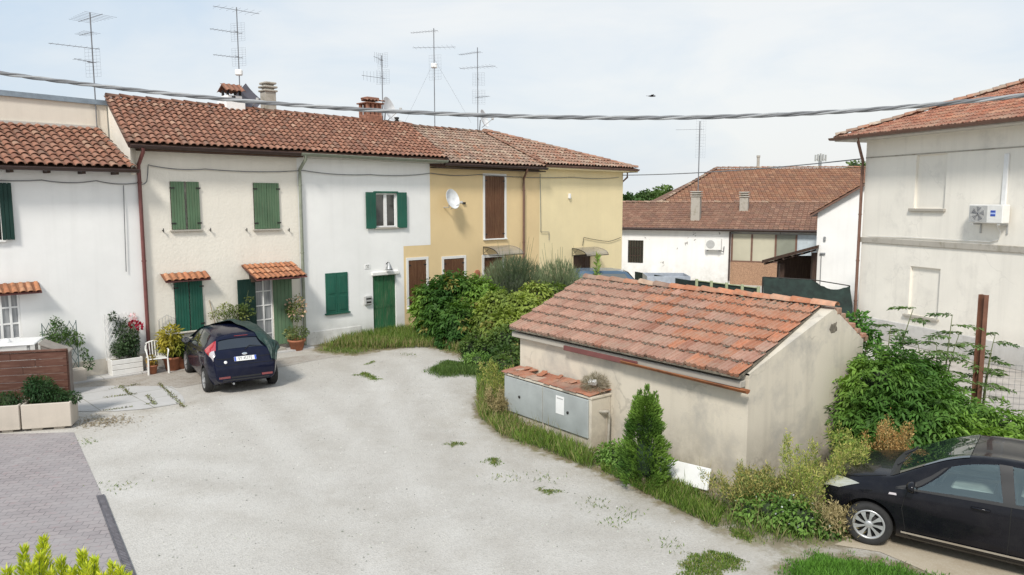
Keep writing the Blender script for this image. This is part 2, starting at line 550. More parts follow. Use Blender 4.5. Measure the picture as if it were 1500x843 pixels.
def ridge_tiles(mb, p0, p1, r=0.1, step=0.36, pal=PAL_RED, seg=6, sag=0.012):
    p0, p1 = Vector(p0), Vector(p1)
    L = (p1 - p0).length; n = max(1, round(L / step)); d = (p1 - p0).normalized()
    side = d.cross(Vector((0, 0, 1))).normalized(); up = side.cross(d)
    for i in range(n):
        a = p0 + d * (L * i / n) + up * random.uniform(-sag, sag); b = p0 + d * (L * (i + 1.12) / n)
        vs = []
        for (p, rr, h) in ((a, r * 1.08, .012), (b, r * .9, -.004)):
            for k in range(seg + 1):
                t = PI * k / seg
                vs.append(p + side * math.cos(t) * rr + up * (math.sin(t) * rr * .85 + h))
        nn = seg + 1
        mb.add(vs, [(k, k + 1, nn + k + 1, nn + k) for k in range(seg)] + [tuple(range(nn))], smooth=True, tint=pick(pal))

def marsiglia(mb, Q, w=0.21, rl=0.36, palf=None, clip=None, step=0.03, jit=1.0):
    """flat interlocking tiles: two ribs along each tile, each course overlapping the one below"""
    Q = [Vector(q) for q in Q]
    nc = max(2, round((Q[1] - Q[0]).length / w)); nr = max(1, round((Q[2] - Q[0]).length / rl))
    prof = [(-.5, .0), (-.44, .032), (-.34, .032), (-.28, .008), (-.06, .004), (-.02, .022), (.06, .022), (.10, .004), (.38, .006), (.44, .03), (.5, .012)]
    for j in range(nr):
        for i in range(nc):
            u, v0, v1 = (i + .5) / nc, j / nr, min(1.0, (j + 1.06) / nr)
            if clip and not clip(u, (j + .5) / nr): continue
            p0, p1 = bil(Q, u, v0), bil(Q, u, v1)
            du = bil(Q, (i + 1) / nc, v0) - bil(Q, i / nc, v0); ww = du.length; du.normalize()
            ax = (p1 - p0).normalized(); up = du.cross(ax).normalized()
            if up.z < 0: up = -up
            lift = step + random.uniform(-.006, .010) * jit
            sl = random.uniform(-.012, .012) * jit
            tw = random.uniform(-.008, .008) * jit
            vs = []
            for (p, h) in ((p0 - ax * sl, lift), (p1, .004)):
                for (x, z) in prof:
                    vs.append(p + du * (x * ww) + up * (z * ww / .21 + h + tw * x))
            n = len(prof)
            t = pick(palf(u, v0))
            mb.add(vs, [(k, k + 1, n + k + 1, n + k) for k in range(n - 1)], tint=t)
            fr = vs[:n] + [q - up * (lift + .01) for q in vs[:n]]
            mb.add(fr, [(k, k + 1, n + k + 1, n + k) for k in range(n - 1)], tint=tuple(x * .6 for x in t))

# ------------------------------------------------------------------ the row of houses
RA = gp(217, 541); RB = gp(449, 507)
RD = (RB - RA).normalized(); RANG = math.atan2(RD.y, RD.x); RN = Vector((RD.y, -RD.x, 0))
ROW = frame(RA, RANG)

def fa(u, v, off=0.0):
    """pixel on the facade plane (off metres in front of it) -> along, height"""
    p = on_plane(u, v, RA + RN * off, RN)
    return ((p - RA).dot(RD), p.z)

def rect(u0, v0, u1, v1, off=0.0):
    a, b = fa(u0, v0, off), fa(u1, v1, off)
    return (a[0], b[0], b[1], a[1])

def rp(s, b=0, z=0):
    return ROW @ Vector((s, b, z))

def shutter_leaf(mb, x0, x1, z0, z1, y=-0.03, ang=0.0, hinge='l', planks=5, th=0.035, straps=True):
    """a leaf of upright planks hung at x0 (hinge 'l') or x1 ('r'), opened outwards by ang"""
    w = x1 - x0
    hx = x0 if hinge == 'l' else x1
    T = Matrix.Translation((hx, y, 0)) @ Matrix.Rotation(-ang if hinge == 'l' else ang, 4, 'Z')
    a = 0 if hinge == 'l' else -w
    for k in range(planks):
        g = .004
        mb.bbox(a + w * k / planks + g, a + w * (k + 1) / planks - g, -th, 0, z0 + random.uniform(0, .006), z1 - random.uniform(0, .006), .006, M=T)
    mb.box(a + .01, a + w - .01, -th * .65, -.004, z0 + .02, z1 - .02, M=T)
    return T, a

def strap(mb, T, a, w, zs, hinge, y=-0.045):
    for z in zs:
        x0 = a - .03 if hinge == 'l' else a + w - .10
        mb.box(x0, x0 + .13, y, y + .012, z - .02, z + .02, M=T)

def pair_shutters(root, r, mat, gap=0.0, ang=0.03, planks=5, name='shutter', y=-0.02):
    x0, x1, z0, z1 = r
    mid = (x0 + x1) / 2
    for hinge, a0, a1 in (('l', x0 + .01, mid - gap), ('r', mid + gap, x1 - .01)):
        mb = MB(ROW)
        T, a = shutter_leaf(mb, a0, a1, z0, z1, y, ang, hinge, planks)
        o = mb.build(name, mat, root)
        for zh in (z0 + .18, z1 - .18):
            h = MB(ROW)
            strap(h, T, a, a1 - a0, (zh,), hinge)
            h.build('hinge', M_IRON, o)

def sill(root, x0, x1, z, mat=None, t=0.05, out=0.08, over=0.05):
    mb = MB(ROW); mb.bbox(x0 - over, x1 + over, -out, .05, z - t, z, .008)
    return mb.build('sill', mat or M_SILL, root)

def surround(root, r, t=0.11, out=0.018, bottom=False):
    x0, x1, z0, z1 = r
    mb = MB(ROW)
    mb.box(x0 - t, x0, -out, .02, z0, z1); mb.box(x1, x1 + t, -out, .02, z0, z1)
    mb.box(x0 - t, x1 + t, -out, .02, z1, z1 + t)
    if bottom: mb.box(x0 - t, x1 + t, -out, .02, z0 - t, z0)
    return mb.build('window_surround', M_TRIM, root)

def glazed(root, r, cols, rows, y=0.09, fr=0.05, bar=0.025, frame_mat=None, curtain=True, name='window'):
    x0, x1, z0, z1 = r
    f = MB(ROW)
    f.bbox(x0, x0 + fr, y - .03, y + .03, z0, z1); f.bbox(x1 - fr, x1, y - .03, y + .03, z0, z1)
    f.bbox(x0 + fr, x1 - fr, y - .03, y + .03, z1 - fr, z1); f.bbox(x0 + fr, x1 - fr, y - .03, y + .03, z0, z0 + fr)
    for k in range(1, cols):
        x = x0 + (x1 - x0) * k / cols
        f.box(x - bar, x + bar, y - .026, y + .026, z0 + fr, z1 - fr)
    for k in range(1, rows):
        z = z0 + (z1 - z0) * k / rows
        f.box(x0 + fr, x1 - fr, y - .02, y + .02, z - bar * .8, z + bar * .8)
    o = f.build(name, frame_mat or M_WHITEP, root)
    g = MB(ROW); g.poly([(x0, y + .004, z0), (x1, y + .004, z0), (x1, y + .004, z1), (x0, y + .004, z1)])
    g.build('pane', M_CURTAIN_GL if curtain else M_GLASS, o)
    return o

_m = N('curtained_glass')
_c = _m.coord((30, 30, 1.5))
_m.col(_m.mix(_m.ramp(_m.noise(_c, 1.0, 4), [(0.3, 0.0), (0.7, 1.0)]), (0.20, 0.21, 0.22), (0.40, 0.41, 0.42)))
_m.set(Roughness=0.08)
M_CURTAIN_GL = _m.mat

def gutter(root, x0, x1, off, z, mat, r=0.075, name='gutter', z2=None):
    mb = MB(ROW)
    pts = []
    z2 = z if z2 is None else z2
    for (x, zz) in ((x0, z), (x1, z2)):
        for k in range(7):
            a = PI + PI * k / 6
            pts.append((x, -off - r + math.cos(a) * r, zz + math.sin(a) * r))
    mb.add(pts, [(k, k + 1, 8 + k, 7 + k) for k in range(6)], smooth=True)
    mb.tube([(x0, -off - 2 * r, z + .004), (x1, -off - 2 * r, z2 + .004)], .012, 6)
    mb.add(pts[:7], [tuple(range(7))]); mb.add(pts[7:], [tuple(range(7))])
    return mb.build(name, mat, root)

def downpipe(root, s, ztop, zbot, mat, off=0.45, r=0.05, s2=None):
    s2 = s if s2 is None else s2
    mb = MB(ROW)
    mb.tube([(s, -off - .05, ztop), (s, -off - .05, ztop - .1), (s2, -.09, ztop - .42), (s2, -.09, ztop - .6), (s2, -.09, zbot)], r, 10)
    for z in (zbot + .4, (ztop + zbot) / 2, ztop - .9):
        mb.tube([(s2, -.09, z - .02), (s2, -.09, z + .02)], r + .012, 10)
    return mb.build('downpipe', mat, root)

def tile_awning(root, x0, x1, zb, zt, out, name='tile_canopy', frame_mat=None, pal=PAL_NEW, x0t=None, x1t=None):
    x0t = x0 if x0t is None else x0t; x1t = x1 if x1t is None else x1t
    mb = MB(ROW)
    Q = ((x0, -out, zb), (x1, -out, zb), (x0t, -.02, zt), (x1t, -.02, zt))
    n = max(1, round(math.hypot(out, zt - zb) / .3))
    coppi(mb, Q, .17, math.hypot(out, zt - zb) / n, pal, jit=.5)
    o = mb.build(name, M_TILE_NEW, root)
    f = MB(ROW)
    f.prism([(x0, -out, zb - .02), (x0, -out, zb + .015), (x0t, -.01, zt + .01), (x0t, -.01, zt - .03)], (x1 - x0, 0, 0))
    f.build('canopy_frame', frame_mat or M_GUT_RED, o)
    return o

M_TILE_NEW = tilemat('new_barrel_tiles', 0.12)

# ---- white house at the left ------------------------------------------------
h1 = thing('row_house', 'white house at the left end of the row with a lower tiled roof', 'house', rp(-3.4), RANG)
S0 = -7.5
w1 = rect(-30, 430, 33, 497)
up1 = (fa(-45, 268)[0], fa(-2, 268)[0], fa(0, 352)[1], fa(0, 268)[1])
mb = MB(ROW)
mb.wall(S0, 0.0, 0, 5.42, [w1, up1])
mb.poly([(S0, 0, 0), (S0, 0, 5.4), (S0, 6.4, 5.4), (S0, 6.4, 0)])
mb.build('wall', M_WHITE, h1)
mb = MB(ROW); mb.box(-3.0, -.02, -.025, 0, 0, .46); mb.build('plinth', M_CREAM2, h1)
glazed(h1, w1, 4, 3, .05)
sill(h1, w1[0], w1[1], w1[2])
mb = MB(ROW); shutter_leaf(mb, up1[1] - .02, up1[1] + .24, up1[2], up1[3], -.05, 0.05, 'l', 3); mb.build('shutter', M_DKGREEN, h1)
mb = MB(ROW); mb.poly([(up1[0], .1, up1[2]), (up1[1], .1, up1[2]), (up1[1], .1, up1[3]), (up1[0], .1, up1[3])]); mb.build('pane', M_GLASS, h1)
sill(h1, up1[0], up1[1], up1[2], M_TRIM)
a, b = fa(-20, 424, .2)[0], fa(60, 424, .2)[0]
tile_awning(h1, a, b, fa(40, 430, .3)[1], fa(40, 417, 0)[1] + .03, .3)
EO = .45
Q1 = ((S0, -EO, 5.5), (-.14, -EO, 5.5), (S0, 3.05, 6.76), (.0, 3.05, 6.76))
mb = MB(ROW); coppi(mb, Q1, .21, .36)
r1 = mb.build('roof', M_TILE, h1)
mb = MB(ROW)
mb.prism([(S0, -EO + .03, 5.40), (S0, -EO + .03, 5.5), (S0, 3.05, 6.74), (S0, 3.05, 6.6)], (-.12 - S0, 0, 0))
mb.build('roof_deck', M_DECK, r1)
for k in range(9):
    mb = MB(ROW); mb.box(S0 + .6 + k * .78, S0 + .68 + k * .78, -.42, 0, 5.34, 5.42); mb.build('rafter', M_DKBROWN, r1)
gutter(h1, S0, -.1, EO - .06, 5.47, M_GUT_BR)
mb = MB(ROW)
mb.poly([(S0, 3.05, 6.5), (.22, 3.05, 6.5), (.22, 3.05, 7.5), (S0, 3.05, 7.62)])
mb.poly([(S0, 3.05, 7.62), (.22, 3.05, 7.5), (.22, 6.4, 7.5), (S0, 6.4, 7.62)])
mb.build('upper_wall', M_CREAM2, h1)
mb = MB(ROW); mb.prism([(S0, 2.97, 7.60), (.3, 2.97, 7.48), (.3, 2.97, 7.62), (S0, 2.97, 7.76)], (0, .5, 0)); mb.build('coping', M_ZINC, h1)
mb = MB(ROW); mb.box(S0, .0, 3.0, 3.045, 6.78, 6.86); mb.build('flashing', M_PLINTH, h1)

# ---- cream house -------------------------------------------------------------
SB = 4.72
ZE = 6.15           # eave height of the shared roof line
RB_, RZ = 3.2, 7.74  # ridge position behind the facade and height
h2 = thing('row_house', 'cream rough plastered house with four green shutters and a tiled canopy over its door', 'house', rp(2.4), RANG)
sh1, sh2 = rect(248, 266, 294, 336), rect(370, 268, 410, 335)
low, dr = rect(254, 413, 299, 482), rect(372, 407, 397, 505)
dr = (dr[0], dr[1] + .12, 0.12, dr[3])
mb = MB(ROW)
mb.wall(0, SB, 0, 6.1, [sh1, sh2, low, dr])
# party wall seen above the lower neighbour roof
mb.poly([(0, 0, 0), (0, 0, 6.12), (.26, RB_, RZ - .05), (.6, 6.4, 6.12), (.6, 6.4, 0)])
mb.poly([(-.27, -.40, 5.35), (0, 0, 5.35), (0, 0, 6.12), (-.27, -.40, 6.08)])
mb.poly([(.0, 6.4, 0), (SB, 6.4, 0), (SB, 6.4, 6.1), (.0, 6.4, 6.1)])
mb.build('wall', M_CREAM, h2)
for r, g in ((sh1, .03), (sh2, .002), (low, .012)):
    pair_shutters(h2, r, M_GREEN_SUN if r is not low else M_GREEN, g, .05 if g > .01 else .0, 5)
for r in (sh1, sh2): sill(h2, r[0], r[1], r[2] - .004)
sill(h2, low[0], low[1], low[2], M_CREAM2)
for (u, v) in ((238, 338), (307, 337), (360, 337), (422, 337)):   # shutter holders in the wall
    mb = MB(ROW); s, z = fa(u, v); mb.box(s - .015, s + .015, -.09, 0, z - .01, z + .01); mb.box(s - .01, s + .01, -.09, -.075, z - .05, z + .06); mb.build('shutter_stop', M_IRON, h2)
glazed(h2, dr, 2, 5, .06, .045, .02, name='door')
a = fa(354, 408)
mb = MB(ROW); T, _ = shutter_leaf(mb, dr[0] - .60, dr[0] + .0, .2, dr[3] - .02, -.05, .12, 'r', 3)
mb.box(-.5, -.1, -.045, -.037, 1.35, 1.40, M=T)
mb.build('shutter', M_DKGREEN, h2)
mb = MB(ROW); shutter_leaf(mb, dr[1] - .02, dr[1] + .56, .2, dr[3] - .02, -.05, .28, 'l', 5); mb.build('shutter', M_GREEN_SUN, h2)
mb = MB(ROW); mb.bbox(dr[0] - .1, dr[1] + .2, -.36, .1, 0, .12, .01); mb.build('doorstep', M_SILL, h2)
aw = (fa(388, 398, .85)[0], fa(450, 398, .85)[0])
o = tile_awning(h2, aw[0] - .26, aw[1] + .0, 2.34, 2.72, .85, x0t=fa(353, 374)[0], x1t=fa(428, 374)[0])
for s in (aw[0] - .1, aw[1] - .25):
    mb = MB(ROW); mb.prism([(s, 0, 2.2), (s, 0, 2.64), (s, -.7, 2.36), (s, -.7, 2.28)], (.07, 0, 0)); mb.build('bracket', M_DKBROWN, o)
tile_awning(h2, fa(243, 406, .2)[0] - .04, fa(307, 406, .2)[0], fa(270, 412, .25)[1], fa(270, 402)[1] + .02, .28)
Q2 = [Vector((-.32, -EO, ZE)), Vector((10.45, -EO, 6.17)), Vector((.26, RB_, RZ)), Vector((11.5, RB_, RZ - .08))]
def subq(Q, u0, u1): return (bil(Q, u0, 0), bil(Q, u1, 0), bil(Q, u0, 1), bil(Q, u1, 1))
def roof_part(root, Q, pal, mat, clip=None, w=.2, deck=None, ridge=True):
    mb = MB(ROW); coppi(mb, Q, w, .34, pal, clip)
    o = mb.build('roof', mat, root)
    d = MB(ROW); Q = [Vector(q) for q in Q]
    dn = Vector((0, 0, -.09)); e = Vector((0, 0, .0))
    if deck is None: deck = [Q[0], Q[1], Q[3], Q[2]]
    d.add([p + e for p in deck] + [p + dn for p in deck], [tuple(range(len(deck))), tuple(range(len(deck), 2 * len(deck)))[::-1]] +
          [(i, (i + 1) % len(deck), len(deck) + (i + 1) % len(deck), len(deck) + i) for i in range(len(deck))])
    d.build('roof_deck', M_DECK, o)
    if ridge:
        k = MB(ROW); ridge_tiles(k, Q[2] + Vector((0, 0, .04)), Q[3] + Vector((0, 0, .04)), .11, .38, pal)
        k.build('ridge', mat, o)
    return o
def back_slope(root, Q, mat):
    d = MB(ROW); Q = [Vector(q) for q in Q]
    a, b = Q[2], Q[3]
    d.poly([a, b, (b.x + .4, 6.8, 6.1), (a.x + .4, 6.8, 6.1)], tint=(.3, .14, .09))
    return d.build('back_slope', mat, root)
UJ = 5.15 / 10.77
q2 = subq(Q2, 0, UJ); r2 = roof_part(h2, q2, PAL_RED, M_TILE); back_slope(r2, q2, M_TILE)
mb = MB(ROW); mb.prism([(-.32, -EO, ZE - .1), (-.32, -EO, ZE + .03), (.25, RB_, RZ + .02), (.25, RB_, RZ - .11)], (.05, 0, 0)); mb.build('verge_board', M_GUT_BR, r2)
gutter(h2, -.3, SB - .12, EO - .05, ZE - .04, M_GUT_BR)
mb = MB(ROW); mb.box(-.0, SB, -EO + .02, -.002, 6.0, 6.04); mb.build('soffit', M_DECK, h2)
downpipe(h2, .02, 6.05, 0.0, M_GUT_RED)
# chimneys: white tile-capped stack and tall concrete flue
ch = MB(ROW)
def chimpos(u, v, b=3.3):
    p = on_plane(u, v, RA - RN * b, RN); return ((p - RA).dot(RD), p.z)
cs, cz = chimpos(340, 140)
ch.bbox(cs - .26, cs + .26, 3.1, 3.6, 7.5, cz - .02, .02); ch.bbox(cs - .36, cs + .32, 3.0, 3.7, 7.5, cz - .2, .02)
c1 = ch.build('chimney', M_WHITE, r2)
k = MB(ROW)
zt = chimpos(340, 124)[1]
coppi(k, ((cs - .34, 2.98, zt - .30), (cs + .34, 2.98, zt - .30), (cs - .34, 3.35, zt - .03), (cs + .34, 3.35, zt - .03)), .17, .4, PAL_RED, jit=.5)
coppi(k, ((cs + .34, 3.72, zt - .30), (cs - .34, 3.72, zt - .30), (cs + .34, 3.35, zt - .03), (cs - .34, 3.35, zt - .03)), .17, .4, PAL_RED, jit=.5)
k.build('chimney_cap', M_TILE, c1)
for dx in (-.24, .18):
    for dy in (3.12, 3.5): k = MB(ROW); k.box(cs + dx, cs + dx + .06, dy, dy + .08, cz - .03, zt - .2); k.build('chimney_post', M_DARK, c1)
k = MB(ROW); k.box(cs - .1, cs + .02, 3.085, 3.098, cz - .17, cz - .05)
k.build('flue_opening', M_DARK, c1)
cs, zt = chimpos(393, 121)
ch = MB(ROW); ch.bbox(cs - .2, cs + .2, 3.15, 3.55, 7.4, zt - .32, .015)
c2 = ch.build('chimney', M_CONC, r2)
k = MB(ROW)
for i in range(3):
    k.bbox(cs - .25 + (i == 2) * .04, cs + .25 - (i == 2) * .04, 3.10, 3.6, zt - .33 + i * .13, zt - .26 + i * .13, .02)
k.box(cs - .15, cs + .15, 3.2, 3.5, zt - .27, zt - .05)
k.build('chimney_cap', M_CONC, c2)

# ---- white house with the green door -----------------------------------------
h3 = thing('row_house', 'bright white house with a weathered green door and open bottle green shutters upstairs', 'house', rp(7.2), RANG)
SC3, SL = fa(630, 300)[0], fa(592, 420)[0]
ZL = fa(610, 360)[1]
w3, g2, gd = rect(549, 283, 581, 333), rect(476, 401, 510, 456), rect(546, 405, 581, 481)
gd = (gd[0], gd[1], .10, gd[3])
mb = MB(ROW)
mb.wall(SB, SL, 0, ZL, [g2, gd]); mb.wall(SB, SL, ZL, 6.1, [w3]); mb.wall(SL, SC3, ZL, 6.1, [])
mb.poly([(SB, 6.4, 0), (SC3, 6.4, 0), (SC3, 6.4, 6.1), (SB, 6.4, 6.1)])
mb.poly([(SC3, 0, 5.5), (SC3, 0, 6.12), (11.4, RB_, RZ - .12), (12.2, 6.4, 6.1), (12.2, 6.4, 5.5)])
mb.build('wall', M_WHITE, h3)
mb = MB(ROW); mb.box(SB + .1, SB + 2.2, -.02, 0, 0, .42); mb.build('plinth', M_BGWHITE, h3)
o = glazed(h3, w3, 2, 1, .06, .055, .06, curtain=False)
for hinge, x in (('r', w3[0]), ('l', w3[1])):
    mb = MB(ROW)
    ww = .42 if hinge == 'r' else .40
    if hinge == 'r': shutter_leaf(mb, x - ww, x, w3[2] - .03, w3[3] + .03, -.04, .05, 'r', 1)
    else: shutter_leaf(mb, x, x + ww, w3[2] - .03, w3[3] + .03, -.04, .06, 'l', 1)
    mb.build('shutter', M_GREEN, h3)
sill(h3, w3[0], w3[1], w3[2]); mb = MB(ROW); mb.bbox(w3[0] - .06, w3[1] + .06, -.06, .02, w3[3], w3[3] + .06, .01); mb.build('lintel', M_GREEN, h3)
# panelled closed shutters
mid = (g2[0] + g2[1]) / 2
for a, b in ((g2[0], mid - .004), (mid + .004, g2[1])):
    mb = MB(ROW)
    mb.bbox(a, b, -.03, .01, g2[2], g2[3], .006)
    for z0, z1 in ((g2[2] + .09, g2[2] + .55), (g2[2] + .64, g2[3] - .09)):
        mb.bbox(a + .08, b - .08, -.042, -.028, z0, z1, .012)
    mb.build('shutter', M_GREEN, h3)
sill(h3, g2[0], g2[1], g2[2], M_GREEN)
mid = (gd[0] + gd[1]) / 2
for a, b in ((gd[0], mid - .004), (mid + .004, gd[1])):
    mb = MB(ROW)
    for k in range(3):
        x0 = a + (b - a) * k / 3
        mb.bbox(x0 + .003, x0 + (b - a) / 3 - .003, .05, .09, gd[2], gd[3], .006)
    mb.box(a + .02, b - .02, .042, .06, .95, 1.05); mb.box(a + .02, b - .02, .042, .06, .25, .35)
    mb.build('door_leaf', M_GREEN_DOOR, h3)
mb = MB(ROW); mb.bbox(gd[0] - .05, gd[1] + .1, -.08, .02, gd[3] + .02, gd[3] + .13, .01); mb.build('lintel', M_TRIM, h3)
mb = MB(ROW); mb.bbox(gd[0] - .05, gd[1] + .05, -.25, .1, 0, .10, .01); mb.build('doorstep', M_SILL, h3)
q3 = subq(Q2, UJ, 1); r3 = roof_part(h3, q3, PAL_RED, M_TILE); back_slope(r3, q3, M_TILE)
mb = MB(ROW); mb.prism([(10.45, -EO, 6.06), (10.45, -EO, 6.2), (11.5, RB_, RZ - .06), (11.5, RB_, RZ - .2)], (.05, 0, 0)); mb.build('verge_board', M_GUT_BR, r3)
gutter(h3, SB - .1, 10.4, EO - .05, ZE - .04, M_GUT_GRN, z2=ZE - .06)
mb = MB(ROW); mb.box(SB, 10.3, -EO + .02, -.002, 6.0, 6.04); mb.build('soffit', M_SOFFIT, h3)
downpipe(h3, SB + .05, 6.05, 0.0, M_GUT_GRN)
cs, zt = chimpos(543, 144)
ch = MB(ROW); ch.bbox(cs - .33, cs + .33, 3.0, 3.65, 7.3, 7.95, .02)
for dx in (-.3, -.1, .1, .25):
    for dy in (3.02, 3.5): ch.box(cs + dx - .04, cs + dx + .06, dy, dy + .12, 7.9, zt - .22)
c3 = ch.build('chimney', M_BRICKC, r3)
k = MB(ROW); k.bbox(cs - .4, cs + .4, 2.94, 3.72, zt - .24, zt - .19, .02, tint=(.34, .17, .12))
coppi(k, ((cs - .4, 2.92, zt - .19), (cs + .4, 2.92, zt - .19), (cs - .4, 3.33, zt - .1), (cs + .4, 3.33, zt - .1)), .16, .4, PAL_RED)
k.bbox(cs - .3, cs + .28, 3.1, 3.55, zt - .12, zt + .02, .03, tint=(.30, .15, .11))
k.build('chimney_cap', M_TILE, c3)
cs, zt = chimpos(581, 174)
k = MB(ROW); k.tube([(cs, 3.3, 7.4), (cs, 3.3, zt)], .07, 10); k.tube([(cs, 3.3, zt - .02), (cs, 3.3, zt + .05)], .10, 10); k.build('flue_pipe', M_IRON, r3)
k = MB(ROW); k.box(cs + .07, cs + .17, 3.2, 3.4, 7.4, zt - .06); k.build('vent', M_TRIM, r3)

# ---- yellow house ---------------------------------------------------------------
h4 = thing('row_house', 'yellow house with brown wooden shutters in white surrounds and a lichen covered tile roof', 'house', rp(12.6), RANG)
SY = fa(790, 300)[0]
tall, lw1, lw2, d4 = rect(710, 258, 739, 349), rect(598, 382, 625, 448), rect(650, 380, 680, 430), rect(709, 378, 730, 455)
d4 = (d4[0], d4[1] + .2, .05, d4[3])
mb = MB(ROW)
mb.wall(SL, SC3, 0, ZL - .003, [lw1]); mb.wall(SC3, SY, 0, ZL - .003, [lw2, d4]); mb.wall(SC3, SY, ZL - .003, 5.9, [tall])
mb.poly([(SL, 6.4, 0), (SY, 6.4, 0), (SY, 6.4, 5.9), (SL, 6.4, 5.9)])
mb.build('wall', M_YEL, h4)
for r in (tall, lw1, lw2):
    surround(h4, r, .10); pair_shutters(h4, r, M_BROWN, .004, 0.0, 4, y=.03)
    sill(h4, r[0], r[1], r[2], M_TRIM, over=.1)
surround(h4, d4, .12)
mb = MB(ROW)
for k in range(5): mb.bbox(d4[0] + (d4[1] - d4[0]) * k / 5 + .004, d4[0] + (d4[1] - d4[0]) * (k + 1) / 5 - .004, .05, .09, d4[2], d4[3], .006)
mb.build('door_leaf', M_BROWN, h4)
E4 = 6.03
Q4 = ((10.2, -EO + .05, E4), (15.68, -EO + .05, E4), (11.2, RB_, RZ - .14), (15.4, RB_, RZ - .14))
r4 = roof_part(h4, Q4, PAL_OLD, M_TILE_OLD); back_slope(r4, Q4, M_TILE_OLD)
gutter(h4, 10.3, 15.7, EO - .1, E4 - .04, M_GUT_BR)
mb = MB(ROW); mb.box(SC3 + .02, SY, -EO + .07, -.002, 5.84, 5.88); mb.build('soffit', M_DKBROWN, h4)
downpipe(h4, fa(771, 250, .4)[0], 5.98, .0, M_GUT_BRN, .4, .045, fa(765, 300)[0])
def glass_canopy(root, x0, x1, z, out=.85, rise=.3):
    f = MB(ROW)
    for x in (x0, x1 - .03):
        arc = [(x, -out * math.sin(t), z + rise * math.cos(t) - .0) for t in [k * PI / 2 / 8 for k in range(9)]]
        f.tube(arc, .014, 6); f.tube([(x, 0, z), (x, -out, z)], .012, 6); f.tube([(x, 0, z - .05), (x, 0, z + rise)], .014, 6)
        f.tube([(x, -.05, z + .05), (x, -.3, z + .22)], .009, 5)
    f.tube([(x0, -out, z), (x1, -out, z)], .014, 6)
    o = f.build('door_canopy', M_IRON, root)
    g = MB(ROW); vs = []
    for k in range(9):
        t = k * PI / 2 / 8
        for x in (x0, x1): vs.append((x, -out * math.sin(t), z + rise * math.cos(t) + .018))
    g.add(vs, [(2 * k, 2 * k + 1, 2 * k + 3, 2 * k + 2) for k in range(8)], smooth=True)
    g.build('canopy_sheet', M_SMOKE, o)
    return o
_m = N('smoked_sheet'); _m.col((0.30, 0.27, 0.22)); _m.set(Roughness=0.25, Alpha=0.75); M_SMOKE = _m.mat
glass_canopy(h4, fa(708, 368)[0], fa(745, 368)[0], fa(725, 372)[1])
mb = MB(ROW)
s, z = fa(699, 401); mb.lathe([(0, .03), (.12, .03), (.15, .015), (.15, 0)], 20, M=ROW.inverted() @ ROW @ Matrix.Translation((s, -.001, z)) @ Matrix.Rotation(PI / 2, 4, 'X'))
mb.build('wall_plaque', M_TERRA, h4)
for (u, v) in ((679, 298),):
    s, z = fa(u, v); mb = MB(ROW); mb.bbox(s - .07, s + .07, -.06, 0, z - .04, z + .04, .01); mb.build('junction_box', M_IRON, h4)

# ---- pale yellow end house --------------------------------------------------------
h5 = thing('row_house', 'pale yellow end house of the row with a hipped roof and one ground floor door', 'house', rp(18.4), RANG)
SE = fa(912, 300)[0]
d5 = rect(840, 374, 865, 445); d5 = (d5[0], d5[1], .05, d5[3])
mb = MB(ROW)
mb.wall(SY, SE, 0, 6.02, [d5])
mb.poly([(SE, 0, 0), (SE, 0, 6.02), (SE, 6.6, 6.02), (SE, 6.6, 0)])
mb.poly([(SY, 6.6, 0), (SE, 6.6, 0), (SE, 6.6, 6.02), (SY, 6.6, 6.02)])
mb.poly([(SY, 0, 5.7), (SY, 0, 6.05), (15.5, RB_, RZ - .1), (SY, 6.6, 6.0), (SY, 6.6, 5.5)])
mb.build('wall', M_YEL2, h5)
mid = d5[0] + (d5[1] - d5[0]) * .58
for a, b in ((d5[0], mid), (mid + .006, d5[1])):
    mb = MB(ROW); mb.bbox(a, b, .05, .1, d5[2], d5[3], .008); mb.bbox(a + .1, b - .1, .035, .055, .3, 1.0, .015); mb.bbox(a + .1, b - .1, .035, .055, 1.15, d5[3] - .12, .015)
    mb.build('door_leaf', M_DKBROWN, h5)
glass_canopy(h5, fa(838, 368)[0], fa(870, 368)[0], fa(855, 373)[1])
EX = 21.95
E5 = 6.14
Q5 = ((15.66, -.38, E5), (EX, -.38, E5), (15.5, RB_, RZ - .06), (EX, RB_, RZ - .06))
A5, C5 = Vector(Q5[2]), Vector((EX, -.38, E5))
r5 = roof_part(h5, Q5, PAL_OLD[:1] * 1 + PAL_RED[:2] + PAL_OLD[1:3], M_TILE_OLD, clip=lambda u, v: u + v < 1.0, deck=[Vector(Q5[0]), C5, A5], ridge=False)
mb = MB(ROW); ridge_tiles(mb, C5 + Vector((-.05, .02, .05)), A5 + Vector((0, 0, .06)), .11, .36, PAL_RED); mb.build('hip_ridge', M_TILE_OLD, r5)
mb = MB(ROW); ridge_tiles(mb, Vector((15.62, -.36, E5 + .04)), A5 + Vector((-.05, 0, .04)), .09, .36, PAL_RED); mb.build('verge_tiles', M_TILE_OLD, r5)
mb = MB(ROW); mb.poly([C5, (EX, 7.0, E5), A5], tint=(.3, .16, .1)); mb.poly([A5, (EX, 7.0, E5), (15.7, 7.0, E5)], tint=(.3, .16, .1)); mb.build('back_slope', M_TILE_OLD, r5)
gutter(h5, 15.7, EX + .02, .3, E5 - .03, M_GUT_BRN)
mb = MB(ROW); mb.box(SY + .02, EX, -.36, -.002, 5.98, 6.06); mb.box(SE + .002, EX, -.36, 7, 5.98, 6.06); mb.build('soffit', M_YEL2, h5)
s, z = fa(833, 288); mb = MB(ROW); mb.bbox(s - .06, s + .06, -.1, 0, z - .1, z + .12, .02); mb.build('wall_lamp', M_WHITEP, h5)
